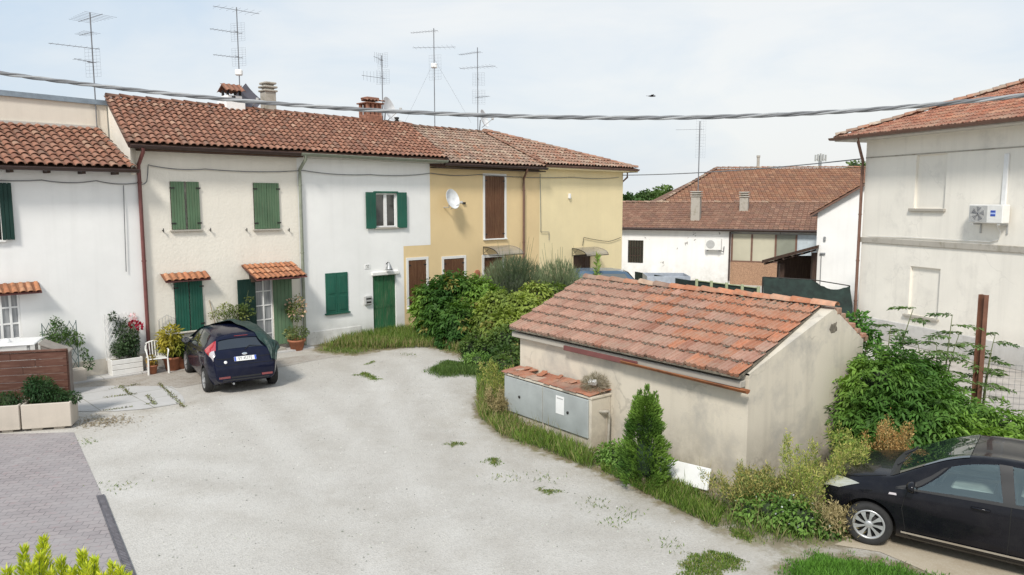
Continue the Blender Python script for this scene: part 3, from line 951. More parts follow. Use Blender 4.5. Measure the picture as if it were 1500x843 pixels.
s, z = fa(912, 258); mb = MB(ROW); mb.tube([(s + .1, -.2, 6.0), (s + .1, -.2, 5.75), (s + .06, .1, 5.5), (s + .06, .1, 0)], .045, 8); mb.build('downpipe', M_GUT_BRN, h5)

# ---- fittings that hang on the row ---------------------------------------------------
def onrow(s, z, y=0): return rp(s, y, z)
t = thing('mailbox', 'small grey mailbox on the white wall left of the weathered green door', 'mailbox', rp(fa(538, 446)[0], 0, fa(538, 446)[1]), RANG)
s0, z0 = fa(533, 447); s1, z1 = fa(543, 433)
mb = MB(ROW); mb.bbox(s0, s1, -.1, 0, z0, z1, .02); bd = mb.build('body', M_GREYP, t)
mb = MB(ROW); mb.box(s0 + .04, s1 - .04, -.106, -.098, z1 - .12, z1 - .07); mb.box(s0 + .05, s1 - .05, -.106, -.098, z0 + .06, z0 + .12); mb.build('slot', M_IRON, t)
s, z = fa(566, 391)
t = thing('wall_lamp', 'grey lantern on the white wall above the weathered green door', 'wall lamp', rp(s, 0, z), RANG)
mb = MB(ROW); mb.lathe([(.001, .28), (.03, .24), (.11, .05), (.13, 0), (.10, 0), (.001, .06)], 14, M=Matrix.Translation((s, -.16, z - .1))); mb.build('lamp_shade', M_GALV, t)
mb = MB(ROW); mb.tube([(s, 0, z + .1), (s, -.1, z + .16), (s, -.16, z + .16)], .016, 6); mb.build('bracket', M_IRON, t)
s, z = fa(538, 391)
mb = MB(ROW)
mb.bbox(s - .11, s + .11, -.014, 0, z - .08, z + .08, .006)
o = tag(mb.build('house_number', M_WHITEP), 'small pale house number plate on the white wall above the mailbox', 'sign')
k = MB(ROW)
for (a, b) in (((-.05, -.04), (.05, .05)), ((-.05, .05), (.05, -.04)), ((-.06, .062), (.06, .062))):
    k.tube([(s + a[0], -.018, z + a[1]), (s + b[0], -.018, z + b[1])], .008, 4)
k.build('digit', M_GREYP, o)

def wire(name, pts, r, mat, label=None, cat='cable', parent=None, n=6, M=None):
    mb = MB(M); mb.tube(pts, r, n)
    o = mb.build(name, mat, parent)
    if label: tag(o, label, cat)
    return o
def sagline(pts, sag=.06, per=8):
    out = []
    for i in range(len(pts) - 1):
        a, b = Vector(pts[i]), Vector(pts[i + 1])
        for k in range(per):
            t = k / per
            p = a.lerp(b, t); p.z -= sag * 4 * t * (1 - t); out.append(p)
    out.append(Vector(pts[-1])); return out
def fpts(lst, y=-.05): return [(fa(u, v)[0], y, fa(u, v)[1]) for u, v in lst]
wire('facade_cable', sagline(fpts([(-60, 258), (60, 264), (140, 265), (203, 268)])), .013, M_CABLE, 'grey cable slung under the eaves of the white house at the left end', M=ROW)
wire('facade_cable', sagline(fpts([(203, 268), (214, 266), (216, 242), (300, 248), (443, 250), (540, 256), (630, 254), (700, 256), (840, 260), (905, 260)])), .013, M_CABLE,
     'long grey cable slung under the eaves from the cream house to the pale yellow house', M=ROW)
wire('facade_cable', fpts([(180, 272), (182, 340), (184, 398)]), .011, M_CABLE, 'short grey cable hanging down the white wall beside the red brown downpipe', M=ROW)
wire('facade_cable', fpts([(790, 255), (791, 330), (791, 340), (803, 340), (803, 352)]), .012, M_CABLE, 'thin cable running down the joint between the two yellow houses', M=ROW)
wire('facade_cable', sagline(fpts([(852, 360), (854, 348), (890, 354), (908, 348)]), .02), .012, M_IRON, 'dark wire looping above the canopy of the pale yellow house', M=ROW)
# wall dish
s, z = fa(661, 293, .35)
t = thing('satellite_dish', 'white satellite dish bolted to the yellow wall', 'satellite dish', rp(fa(655, 303)[0], 0, fa(655, 303)[1]), RANG)
def dish(mb, T, r=.4):
    mb.lathe([(.001, -.0), (r * .3, .012), (r * .6, .045), (r * .85, .09), (r, .13)], 28, M=T)
    mb.lathe([(r, .13), (r + .008, .125), (r * .85, .08), (r * .3, .0), (.001, -.012)], 28, M=T)
def look(d):  # matrix whose z axis points along d
    d = Vector(d).normalized(); return d.to_track_quat('Z', 'Y').to_matrix().to_4x4()
T = Matrix.Translation((s, -.3, z)) @ look((.2, -.93, .28))
mb = MB(ROW); dish(mb, T, .37); mb.build('reflector', M_DISHW, t)
mb = MB(ROW); mb.tube([(fa(650, 304)[0], 0, fa(650, 304)[1]), (fa(652, 306)[0], -.22, fa(652, 304)[1]), (s, -.27, z)], .02, 6); mb.tube([(s, -.3, z - .35), (s + .35, -.5, z - .1)], .012, 6)
mb.bbox(s + .3, s + .4, -.56, -.46, z - .14, z - .05, .02); mb.build('arm', M_GREYP, t)
# ------------------------------------------------------------------ house at the right
HP, HQ = gp(1255, 490), gp(1500, 545)
HD = (HQ - HP).normalized(); HANG = math.atan2(HD.y, HD.x)
RH = frame(HP, HANG)       # local x along the wall towards the viewer, local y into the house
HNv = Vector((HD.y, -HD.x, 0))
if HNv.x > 0: HNv = -HNv
# local y axis of RH:
HYL = Vector((-HD.y, HD.x, 0))
def ha(u, v, off=0.0):
    p = on_plane(u, v, HP + HNv * off, HNv); return ((p - HP).dot(HD), p.z)
def hrect(u0, v0, u1, v1):
    a, b = ha(u0, v0), ha(u1, v1); return (a[0], b[0], b[1], a[1])
hr = thing('house', 'large off-white rendered house at the right with bricked up windows and a red hipped roof', 'house', HP + HD * 4, HANG)
n1, n2 = hrect(1343, 228, 1383, 306), hrect(1334, 390, 1373, 468)
LEN = 11.0
mb = MB(RH)
mb.wall(0, LEN, 0, 6.75, [n1, n2], depth=.09)
mb.poly([(0, 0, 0), (0, 0, 6.75), (0, 9, 6.75), (0, 9, 0)])
mb.poly([(LEN, 0, 0), (LEN, 0, 6.75), (LEN, 9, 6.75), (LEN, 9, 0)]); mb.poly([(0, 9, 0), (LEN, 9, 0), (LEN, 9, 6.75), (0, 9, 6.75)])
mb.build('wall', M_RHOUSE, hr)
mb = MB(RH); mb.bbox(-.05, LEN + .02, -.05, .02, 3.24, 3.42, .012); mb.build('string_course', M_CONC, hr)
mb = MB(RH); mb.bbox(-.04, LEN + .02, -.04, .02, 0, .72, .02); mb.build('plinth', M_PLINTHW, hr) if False else None
M_PLINTHW = plaster('pale_stained_plinth', (0.60, 0.585, 0.56), amt=.35, streak=.6, blotch=((0.36, 0.34, 0.32), .5, .75, 1.3))
mb = MB(RH); mb.bbox(-.04, LEN + .02, -.04, .02, 0, .70, .02); mb.build('plinth', M_PLINTHW, hr)
for (r, t) in ((n1, .09), (n2, .07)):
    mb = MB(RH); mb.bbox(r[0] - .14, r[1] + .06, -.09, .05, r[2] - t, r[2], .01); mb.build('sill', M_SILL, hr)
mb = MB(RH); mb.box(0, LEN, -.014, 0, 6.10, 6.14); mb.build('frieze_line', M_CONC, hr)
OV = .75
ze = 6.82
E0, E1 = Vector((-OV, -OV, ze)), Vector((LEN + OV, -OV, ze))
rise = 2.0; run = 5.25
R0, R1 = Vector((-OV, -OV + run, ze + rise)), Vector((LEN + OV, -OV + run, ze + rise))
def palr(u, v): return [(4, (0.33, 0.125, 0.075)), (2, (0.27, 0.10, 0.065)), (1, (0.38, 0.19, 0.12))] if v > .12 else [(3, (0.26, 0.115, 0.08)), (1, (0.3, 0.17, 0.12))]
WR = LEN + 2 * OV
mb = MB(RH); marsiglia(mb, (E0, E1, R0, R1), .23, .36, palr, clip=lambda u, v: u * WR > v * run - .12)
rr = mb.build('roof', M_TILE_GAR, hr)
apex = Vector((-OV + run, -OV + run, ze + rise))
mb = MB(RH); marsiglia(mb, (Vector((-OV, 9.75, ze)), E0, Vector((-OV + run, 9.75, ze + rise)), Vector((-OV + run, -OV, ze + rise))), .23, .36, palr,
                       clip=lambda u, v: (1 - u) * 10.5 > v * run - .12 and u * 10.5 > v * run - .12)
mb.build('hip_slope', M_TILE_GAR, rr)
mb = MB(RH)
mb.poly([E0, E1, R1, apex], tint=(.15, .06, .04)); mb.poly([E0, apex, (-OV, 9.75, ze)], tint=(.15, .06, .04))
mb.poly([(-OV, 9.75, ze), apex, R1, (LEN + OV, 9.75, ze)], tint=(.2, .09, .06))
mb.build('roof_deck', M_TILE_GAR, rr)
mb = MB(RH); ridge_tiles(mb, E0 + Vector((.05, .05, .07)), apex + Vector((0, 0, .08)), .12, .36, [(3, (0.30, 0.20, 0.15)), (2, (0.36, 0.17, 0.11)), (1, (.42, .34, .27))]); mb.build('hip_ridge', M_TILE_OLD, rr)
mb = MB(RH); ridge_tiles(mb, apex + Vector((0, 0, .06)), R1, .12, .36, PAL_OLD); mb.build('ridge', M_TILE_OLD, rr)
mb = MB(RH); mb.box(-OV + .03, LEN + OV, -OV + .03, 0, ze - .12, ze - .08); mb.box(-OV + .03, 0, 0, 9.7, ze - .12, ze - .08); mb.build('soffit', M_SOFFIT, rr)
mb = MB(RH)
def gut(mb, a, b, r=.085):
    a, b = Vector(a), Vector(b); d = (b - a).normalized(); sd = d.cross(Vector((0, 0, 1))); vs = []
    for p in (a, b):
        for k in range(7):
            t = PI + PI * k / 6
            vs.append(p + sd * (math.cos(t) * r) + Vector((0, 0, math.sin(t) * r)))
    mb.add(vs, [(k, k + 1, 8 + k, 7 + k) for k in range(6)], smooth=True); mb.add(vs[:7], [tuple(range(7))]); mb.add(vs[7:], [tuple(range(7))])
gut(mb, (-OV - .1, -OV - .06, ze), (LEN + OV, -OV - .06, ze)); gut(mb, (-OV - .06, -OV - .1, ze), (-OV - .06, 9.7, ze))
mb.build('gutter', M_GUT_BRN, hr)
mb = MB(RH); x = -.02
mb.tube([(x + .5, -OV - .06, ze - .05), (x + .5, -OV - .06, ze - .22), (x + .12, -.3, ze - .62), (x, -.11, ze - .8), (x, -.11, ze - 1), (x, -.11, .25)], .05, 10)
for z in (1.2, 2.6, 4.2, 5.6): mb.tube([(x, -.11, z - .02), (x, -.11, z + .02)], .064, 10)
mb.build('downpipe', M_GUT_BRN, hr)
p = on_plane(1484, 124, RH @ Vector((0, 4.6, 0)), HNv); s = (p - HP).dot(HD)
ch = MB(RH); ch.bbox(s - .1, s + .6, 4.3, 4.9, ze + 1.3, p.z - .12, .02); c = ch.build('chimney', M_CONC, rr)
ch = MB(RH); ch.bbox(s - .2, s + .7, 4.2, 5.0, p.z - .12, p.z, .02); ch.build('chimney_cap', M_CONC, c)
# air conditioner, its pipe cover and drain
a0 = ha(1422, 303, .35); a1 = ha(1468, 328, .35)
x0, x1, z0, z1 = a0[0] - .05, a1[0], a1[1], a0[1] + .06
t = thing('air_conditioner', 'white air conditioner with a blue label on the large off-white house', 'air conditioner', RH @ Vector(((x0 + x1) / 2, 0, z0)), HANG)
mb = MB(RH); mb.bbox(x0, x1, -.36, -.08, z0, z1, .02); mb.build('casing', M_PLASTIC, t)
mb = MB(RH)
xc = x0 + (x1 - x0) * .29; zc = (z0 + z1) / 2; R_ = min((z1 - z0) * .42, .25)
TF = Matrix.Translation((xc, -.362, zc)) @ Matrix.Rotation(PI / 2, 4, 'X')
mb.bbox(x0 + .03, x0 + (x1 - x0) * .56, -.368, -.36, z0 + .03, z1 - .03, .004); gr = mb.build('fan_panel', M_GREYP, t)
mb = MB(RH); mb.lathe([(.001, .012), (R_ * .25, .012), (R_ * .25, .008)], 20, M=TF)
for k in range(5):
    a = k * 2 * PI / 5
    mb.add([TF @ Vector((math.cos(a + q) * r_, math.sin(a + q) * r_, .009 + .003 * (q > .3))) for (r_, q) in ((R_ * .25, 0), (R_ * .95, -.25), (R_ * .95, .55), (R_ * .25, .6))], [(0, 1, 2, 3)])
mb.build('fan', M_GREYP2 if 'M_GREYP2' in globals() else M_GALVD, gr)
mb = MB(RH)
for k in range(1, 7):
    rr_ = R_ * k / 6
    mb.tube([TF @ Vector((math.cos(q) * rr_, math.sin(q) * rr_, .02)) for q in [i * 2 * PI / 24 for i in range(25)]], .003, 4)
mb.build('fan_guard', M_PLASTIC, gr)
M_BLUE = simple('blue_label', (0.04, 0.09, 0.42), .5, var=.05); M_LBLUE = simple('pale_blue_label', (0.45, 0.55, 0.85), .5, var=.05)
mb = MB(RH); xl = x0 + (x1 - x0) * .66; wl = .15
mb.box(xl, xl + wl, -.366, -.361, zc - .06, zc + .10); lb = mb.build('label_patch', M_LBLUE, t)
mb = MB(RH); mb.box(xl + .0, xl + wl, -.369, -.3665, zc + .04, zc + .10); mb.box(xl, xl + wl, -.369, -.3665, zc - .06, zc - .005); mb.build('label_bar', M_BLUE, lb)
mb = MB(RH)
for x in (x0 + .12, x1 - .12): mb.box(x, x + .04, -.38, 0, z0 - .05, z0 - .005); mb.box(x, x + .04, -.03, 0, z0 - .3, z0 - .05)
mb.build('bracket', M_GREYP, t)
s = ha(1475, 250)[0]
o = tag((lambda m: (m.bbox(s - .07, s + .07, -.06, 0, z0 + .12, ha(1478, 225)[1], .01), m.build('pipe_cover', M_WHITEP))[1])(MB(RH)), 'white vertical pipe cover on the wall beside the air conditioner at the right', 'pipe cover')
pts = [(x1 - .3, -.2, z0), (x1 - .25, -.08, z0 - .25), (x1 - .32, -.04, z0 - .45), (x1 - .6, -.03, 3.5), (1.9, -.03, 3.50), (0.3, -.03, 3.46)]
wire('drain_hose', pts, .012, M_PLASTIC, 'white drain hose running along the stone band under the air conditioner', 'hose', M=RH)

# ------------------------------------------------------------------ buildings behind
def lr(p0, p1):
    d = (Vector(p1) - Vector(p0)); return math.atan2(d.y, d.x)
BP, BQ = Vector((5.9, 45.0, 0)), Vector((17.6, 39.6, 0))
BD = (BQ - BP).normalized(); BANG = math.atan2(BD.y, BD.x); BG = frame(BP, BANG); BN = Vector((BD.y, -BD.x, 0))
def ba(u, v, off=0.0):
    p = on_plane(u, v, BP + BN * off, BN); return ((p - BP).dot(BD), p.z)
def brect(u0, v0, u1, v1):
    a, b = ba(u0, v0), ba(u1, v1); return (a[0], b[0], b[1], a[1])
BL = (BQ - BP).length
hb = thing('house', 'long low white house with flaking plaster and a brown tiled roof behind the yellow houses', 'house', BP + BD * 5, BANG)
bw = brect(920, 352, 942, 386)
SJ = ba(1070, 380)[0]
mb = MB(BG)
mb.wall(-.6, SJ, 0, 3.1, [bw])
mb.poly([(-.6, 0, 0), (-.6, 0, 3.05), (-.6, 6, 3.05), (-.6, 6, 0)])
mb.build('wall', M_BGWHITE, hb)
mb = MB(BG)
for k in range(7): mb.box(bw[0] + (bw[1] - bw[0]) * k / 6 - .012, bw[0] + (bw[1] - bw[0]) * k / 6 + .012, .02, .04, bw[2], bw[3])
for k in range(1, 3): mb.box(bw[0], bw[1], .015, .022, bw[2] + (bw[3] - bw[2]) * k / 3 - .015, bw[2] + (bw[3] - bw[2]) * k / 3 + .015)
mb.build('window_grille', M_DKBROWN, hb)
mb = MB(BG); mb.poly([(bw[0], .12, bw[2]), (bw[1], .12, bw[2]), (bw[1], .12, bw[3]), (bw[0], .12, bw[3])]); mb.build('window', M_GLASS, hb)
# glazed and brick bay
zbk = ba(1085, 384)[1]; ztp = ba(1085, 343)[1]
mb = MB(BG); mb.box(SJ, BL + .6, -.02, .3, 0, zbk); mb.build('brick_wall', None or simple('pale_brick', (0.36, 0.22, 0.14), .9, var=.35, scale=20, bump=.4), hb)
M_PANEL = simple('cream_panel', (0.50, 0.47, 0.36), .5, var=.15, scale=.6)
M_PANELG = simple('greenish_panel', (0.24, 0.25, 0.20), .35, var=.25, scale=.8)
M_PANELB = simple('pale_blue_panel', (0.48, 0.54, 0.58), .4, var=.1)
xs = [ba(u, 365)[0] for u in (1072, 1101, 1136, 1166, 1202)]
for i, m in enumerate((M_PANEL, M_PANEL, M_PANELG, M_PANELB)):
    mb = MB(BG); mb.box(xs[i] + .04, xs[i + 1] - .04, .04, .07, zbk + .06, ztp); mb.build('wall_panel', m, hb)
mb = MB(BG)
for x in xs: mb.box(x - .05, x + .05, .0, .1, zbk, ztp)
mb.box(SJ, BL + .6, -.03, .12, zbk, zbk + .07); mb.build('panel_frame', M_GUT_BRN, hb)
mb = MB(BG); mb.poly([(SJ, .2, zbk), (BL + .6, .2, zbk), (BL + .6, .2, 3.1), (SJ, .2, 3.1)]); mb.build('back_wall', M_BGWHITE, hb)
zeb = 3.1; rb = 4.55
palb = lambda u, v: [(4, (0.25, 0.135, 0.095)), (2, (0.29, 0.17, 0.12)), (2, (0.21, 0.12, 0.09))]
mb = MB(BG); marsiglia(mb, (Vector((-.7, -.35, zeb)), Vector((BL + .8, -.35, zeb)), Vector((-.7, 4.2, rb)), Vector((BL + .8, 4.2, rb))), .26, .36, palb)
rbk = mb.build('roof', M_TILE_BG, hb)
mb = MB(BG); mb.prism([(-.7, -.33, zeb - .12), (-.7, -.33, zeb - .01), (-.7, 4.2, rb - .01), (-.7, 8.6, zeb), (-.7, 8.6, zeb - .1), (-.7, 4.2, rb - .12)], (BL + 1.5, 0, 0)); mb.build('roof_deck', M_DECK, rbk)
mb = MB(BG); ridge_tiles(mb, (-.7, 4.2, rb + .03), (BL + .8, 4.2, rb + .03), .11, .4, PAL_OLD); mb.build('ridge', M_TILE_BG, rbk)
s, z = ba(1068, 400); mb = MB(BG); mb.tube([(s, -.1, 2.95), (s, -.1, .2)], .05, 8); mb.build('downpipe', M_GUT_BR, hb)
mb = MB(BG); mb.tube([(-.7, -.4, zeb - .03), (BL + .8, -.4, zeb - .03)], .05, 8); mb.build('gutter', M_GUT_BR, hb)
def bchim(u, vt, vb, b, w, mat=M_CONC, cap=True):
    p = on_plane(u, vt, BP - BN * b, BN); s, zt = (p - BP).dot(BD), p.z
    p2 = on_plane(u, vb, BP - BN * b, BN); zb = p2.z - .3
    ch = MB(BG); ch.bbox(s - w, s + w, b, b + 2 * w, zb, zt - .35, .02); c = ch.build('chimney', mat, rbk)
    k = MB(BG)
    for i in range(3): k.bbox(s - w * 1.2, s + w * 1.2, b - .05, b + 2 * w + .05, zt - .34 + i * .13, zt - .27 + i * .13, .02)
    k.box(s - w * .8, s + w * .8, b + .05, b + 2 * w - .05, zt - .35, zt - .03); k.build('chimney_cap', mat, c)
bchim(1019, 280, 327, .9, .26); bchim(1090, 281, 304, 2.6, .24)
# air conditioner on it
s, z = ba(1034, 366); s1, z1 = ba(1058, 350)
t = thing('air_conditioner', 'small white air conditioner on the flaking white wall of the low house behind', 'air conditioner', BG @ Vector((s, 0, z)), BANG)
mb = MB(BG); mb.bbox(s, s1, -.32, -.05, z, z1, .02); mb.build('casing', M_PLASTIC, t)
TF = Matrix.Translation((s + .3, -.323, (z + z1) / 2)) @ Matrix.Rotation(PI / 2, 4, 'X')
mb = MB(BG); mb.lathe([(.001, .002), (.2, .002), (.24, .0)], 20, M=TF); fg = mb.build('fan_grille', M_GREYP, t)
mb = MB(BG); mb.tube([(s1 - .05, -.2, z), (s1 + .1, -.15, z - .1), (s1 + .12, -.05, z + .2)], .03, 6)
mb.box(s + .1, s + .14, -.33, 0, z - .05, z - .004); mb.box(s1 - .14, s1 - .1, -.33, 0, z - .05, z - .004); mb.build('bracket', M_GALVD, t)

# tall roofed house further back
TG = frame(Vector((10.0, 50.5, 0)), math.radians(-6))
ht = thing('house', 'taller house with a broad brown hipped roof rising behind the long low white house', 'house', TG @ Vector((6, 0, 0)), math.radians(-6))
mb = MB(TG); mb.box(.6, 16, .5, 11, 0, 4.5); mb.build('wall', M_BGWHITE, ht)
TE0, TE1, TR0, TR1 = Vector((-.2, 0, 4.5)), Vector((16, 0, 4.5)), Vector((-.2, 5.5, 7.0)), Vector((16, 5.5, 7.0))
palt = lambda u, v: [(4, (0.28, 0.135, 0.08)), (2, (0.24, 0.12, 0.08)), (2, (0.33, 0.18, 0.11))]
mb = MB(TG); marsiglia(mb, (TE0, TE1, TR0, TR1), .27, .36, palt, clip=lambda u, v: u * 16.2 > v * 4.6)
rt = mb.build('roof', M_TILE_BG, ht)
ap = Vector((4.4, 5.5, 7.0))
mb = MB(TG); mb.poly([TE0, TE1, TR1, ap], tint=(.12, .06, .04)); mb.poly([TE0, ap, (-.2, 11, 4.5)], tint=(.2, .1, .06)); mb.poly([(-.2, 11, 4.5), ap, TR1, (16, 11, 4.5)], tint=(.2, .1, .06)); mb.build('roof_deck', M_TILE_BG, rt)
mb = MB(TG); ridge_tiles(mb, TE0 + Vector((0, 0, .06)), ap + Vector((0, 0, .06)), .12, .4, PAL_OLD); ridge_tiles(mb, ap + Vector((0, 0, .05)), TR1 + Vector((0, 0, .05)), .12, .4, PAL_OLD); mb.build('ridge', M_TILE_BG, rt)
mb = MB(TG); mb.tube([(-.2, -.06, 4.44), (16, -.06, 4.44)], .07, 8); mb.build('gutter', M_GUT_BR, ht)
p = on_plane(1111, 228, TG @ Vector((0, 5.6, 0)), (TG.to_3x3() @ Vector((0, 1, 0)))); q = TG.inverted() @ p
mb = MB(TG); mb.tube([(q.x, 5.6, 6.7), (q.x, 5.6, q.z)], .10, 10); mb.tube([(q.x, 5.6, q.z - .15), (q.x, 5.6, q.z)], .13, 10); mb.build('flue_pipe', M_CONC, rt)

# white gabled annexe next to the right house
GP = Vector((13.9, 34.5, 0)); GANG = math.radians(-28); GG = frame(GP, GANG)
hg = thing('house', 'narrow bright white gabled building standing behind the large off-white house', 'house', GG @ Vector((1.5, 0, 0)), GANG)
GNv = GG.to_3x3() @ Vector((0, 1, 0))
def ga(u, v):
    q = GG.inverted() @ on_plane(u, v, GP, GNv); return q.x, q.z
gx0, gz0 = ga(1198, 312); gx1, gz1 = ga(1252, 281)
sl = (gz1 - gz0) / (gx1 - gx0)
xr = gx0 + 3.6; zr = gz0 + sl * 3.6
mb = MB(GG)
mb.poly([(gx0, 0, 0), (xr, 0, 0), (xr, 0, zr), (gx0, 0, gz0)]); mb.poly([(xr, 0, 0), (xr + 3.6, 0, 0), (xr + 3.6, 0, gz0), (xr, 0, zr)])
mb.poly([(gx0, 0, 0), (gx0, 0, gz0), (gx0, 8, gz0), (gx0, 8, 0)])
mb.build('wall', M_WHITE, hg)
o_ = .3
mb = MB(GG)
for sgn in (1, -1):
    a = (gx0 - .3, -o_, gz0 - .3 * sl) if sgn > 0 else (xr + 3.9, -o_, gz0 - .3 * sl)
    b = (xr, -o_, zr)
    mb.prism([a, b, (b[0], b[1], b[2] + .09), (a[0], a[1], a[2] + .09)], (0, 8.6, 0))
rg = mb.build('roof_deck', M_GUT_BRN, hg)
mb = MB(GG); marsiglia(mb, (Vector((gx0 - .3, 8.3, gz0 - .3 * sl + .1)), Vector((gx0 - .3, -o_, gz0 - .3 * sl + .1)), Vector((xr, 8.3, zr + .1)), Vector((xr, -o_, zr + .1))), .27, .36, palt)
mb.build('roof', M_TILE_BG, hg)
x, z = ga(1208, 350); mb = MB(GG); mb.bbox(x - .05, x + .05, -.1, 0, z - .1, z + .1, .02); x2, z2 = ga(1205, 372)
mb.bbox(x2 - .12, x2 + .12, -.1, 0, z2 - .03, z2 + .05, .02); mb.tube([(x2 - .05, -.03, z2), (x2 - .05, -.03, .4)], .02, 6); mb.build('wall_fitting', M_GALV, hg)

# dark timber lean-to
t = thing('lean_to', 'dark timber lean-to roof on posts between the brick bay and the white gabled building', 'lean-to', Vector((14.2, 34.6, 0)), GANG)
def dpt(u, v, Y):
    return on_plane(u, v, (0, Y, 0), Vector((0, 1, 0)))
a, b = dpt(1116, 386, 33.5), dpt(1198, 364, 33.5)
c, d = dpt(1142, 379, 37.5), dpt(1205, 362, 37.5)
mb = MB(); up = Vector((0, 0, .14))
mb.add([a, b, d, c, a + up, b + up, d + up, c + up], [(0, 3, 2, 1), (4, 5, 6, 7), (0, 1, 5, 4), (1, 2, 6, 5), (2, 3, 7, 6), (3, 0, 4, 7)])
mb.build('roof', M_DKBROWN, t)
mb = MB()
for k in range(6):
    p, q = a.lerp(b, (k + .3) / 6), c.lerp(d, (k + .3) / 6)
    mb.tube([p - Vector((0, 0, .06)), q - Vector((0, 0, .06))], .05, 4, smooth=False)
mb.build('rafter', M_DKBROWN, t)
for (u, v, Y) in ((1145, 388, 34.2), (1193, 372, 34.2)):
    p = dpt(u, v, Y); mb = MB(); mb.box(p.x - .1, p.x + .1, p.y - .1, p.y + .1, 0, p.z + .05); mb.build('post', M_DKBROWN, t)
mb = MB(); p = dpt(1193, 380, 36.5); q = dpt(1140, 390, 36.5); mb.box(q.x, p.x + .4, 36.6, 36.66, 0, 2.0); mb.build('back_panel', M_DKBROWN, t)

# ------------------------------------------------------------------ garage in the middle
GL, GR = Vector((.18, 16.22, 0)), Vector((3.76, 11.66, 0))
GD = (GR - GL).normalized(); GAN = math.atan2(GD.y, GD.x); GA = frame(GL, GAN)   # x along the front, y into the building
GLN = (GR - GL).length
WA, ZA, WB, ZB, ZF = 2.5, 2.72, 3.6, 2.08, 1.88
gg = thing('garage', 'low beige rendered garage with an old red tiled roof in the middle of the yard', 'garage', GA @ Vector((GLN / 2, 1.5, 0)), GAN)
mb = MB(GA)
def grid_wall(mb, prof, axis):  # polygon wall split for nothing but shading
    mb.poly(prof)
mb.poly([(0, 0, 0), (GLN, 0, 0), (GLN, 0, ZF + .02), (0, 0, ZF + .02)])
mb.poly([(GLN, 0, 0), (GLN, WB, 0), (GLN, WB, ZB), (GLN, WA, ZA + .03), (GLN, 0, ZF + .05)])
for xa in (GLN - .32,):
    mb.poly([(xa, 0, 1), (xa, WB, 1), (xa, WB, ZB), (xa, WA, ZA + .03), (xa, 0, ZF + .05)])
    mb.poly([(xa, 0, ZF + .05), (xa, WA, ZA + .03), (GLN, WA, ZA + .03), (GLN, 0, ZF + .05)]); mb.poly([(xa, WA, ZA + .03), (xa, WB, ZB), (GLN, WB, ZB), (GLN, WA, ZA + .03)])
mb.poly([(0, 0, 0), (0, 0, ZF), (0, WA, ZA), (0, WB, ZB), (0, WB, 0)]); mb.poly([(0, WB, 0), (0, WB, ZB), (GLN, WB, ZB), (GLN, WB, 0)])
mb.build('wall', M_GARAGE, gg)
def palg(u, v):
    new = max(0, min(1, (u - .5) * 2.2 + (v - .3) * 1.0))
    return [(max(.01, new) * 4, (0.41, 0.17, 0.095)), (max(.01, new) * 2, (0.37, 0.155, 0.09)), (max(.02, 1 - new) * 4, (0.38, 0.225, 0.17)), (max(.02, 1 - new) * 3, (0.33, 0.185, 0.14)), (max(.02, 1 - new) * .8, (0.38, 0.23, 0.175)), (.3, (.28, .13, .09))]
sl = (ZA - ZF) / WA
QE0, QE1 = Vector((-.08, -.24, ZF - .24 * sl + .11)), Vector((GLN - .01, -.24, ZF - .24 * sl + .11))
QR0, QR1 = Vector((-.62, WA, ZA + .06)), Vector((GLN - .24, WA, ZA + .05))
mb = MB(GA)
Qg = (QE0, QE1, QR0, QR1)
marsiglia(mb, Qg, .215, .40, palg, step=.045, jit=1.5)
rgz = mb.build('roof', M_TILE_GAR, gg)
mb = MB(GA)
mb.add([QE0, QE1, QR1, QR0] + [p - Vector((0, 0, .03)) for p in (QE0, QE1, QR1, QR0)], [(0, 1, 2, 3), (7, 6, 5, 4), (0, 4, 5, 1), (1, 5, 6, 2), (2, 6, 7, 3), (3, 7, 4, 0)])
mb.build('roof_deck', M_MORTAR, rgz)
slb = (ZA - ZB) / (WB - WA)
Qb = (Vector((GLN - .28, WB + .02, ZB - .02 * slb + .05)), Vector((-.6, WB + .02, ZB - .02 * slb + .05)), Vector((GLN - .28, WA, ZA + .05)), Vector((-.6, WA, ZA + .05)))
mb = MB(GA); marsiglia(mb, Qb, .215, .47, palg, step=.045, jit=1.5); mb.build('back_slope', M_TILE_GAR, rgz)
# moss and grit along the edges of the courses
mb = MB(GA)
for j in range(1, 7):
    v = (j - .02) * (1 / round((QR0 - QE0).length / .40))
    for k in range(420):
        u = random.random()
        if random.random() < u * .6 and random.random() < .7: continue
        p = bil(Qg, u, v + random.uniform(-.012, .004)); r = random.uniform(.008, .024)
        T = Matrix.Translation(p + Vector((0, 0, .035))) @ Matrix.Rotation(random.random() * 6, 4, 'Z')
        mb.add([T @ Vector((x * r * random.uniform(.6, 1.4), y * r * random.uniform(.6, 1.4), z * r * .9)) for x, y, z in ((1, 0, 0), (0, 1, 0), (-1, 0, 0), (0, -1, 0), (0, 0, 1))], [(0, 1, 4), (1, 2, 4), (2, 3, 4), (3, 0, 4)])
for k in range(420):
    u = random.random() ** 1.3; v = 1 - abs(random.gauss(0, .05))
    p = bil(Qg, u, v); r = random.uniform(.01, .035)
    T = Matrix.Translation(p + Vector((0, 0, .035))) @ Matrix.Rotation(random.random() * 6, 4, 'Z')
    mb.add([T @ Vector((x * r, y * r, z * r * .9)) for x, y, z in ((1, 0, 0), (0, 1, 0), (-1, 0, 0), (0, -1, 0), (0, 0, 1))], [(0, 1, 4), (1, 2, 4), (2, 3, 4), (3, 0, 4)])
mo = mb.build('roof_moss', M_MORTAR, rgz); mo['kind'] = 'stuff'
mb = MB(GA); rp0, rp1 = QR0 + Vector((.05, 0, .02)), QR1 + Vector((.24, 0, .04))
rm_ = rp0.lerp(rp1, .42)
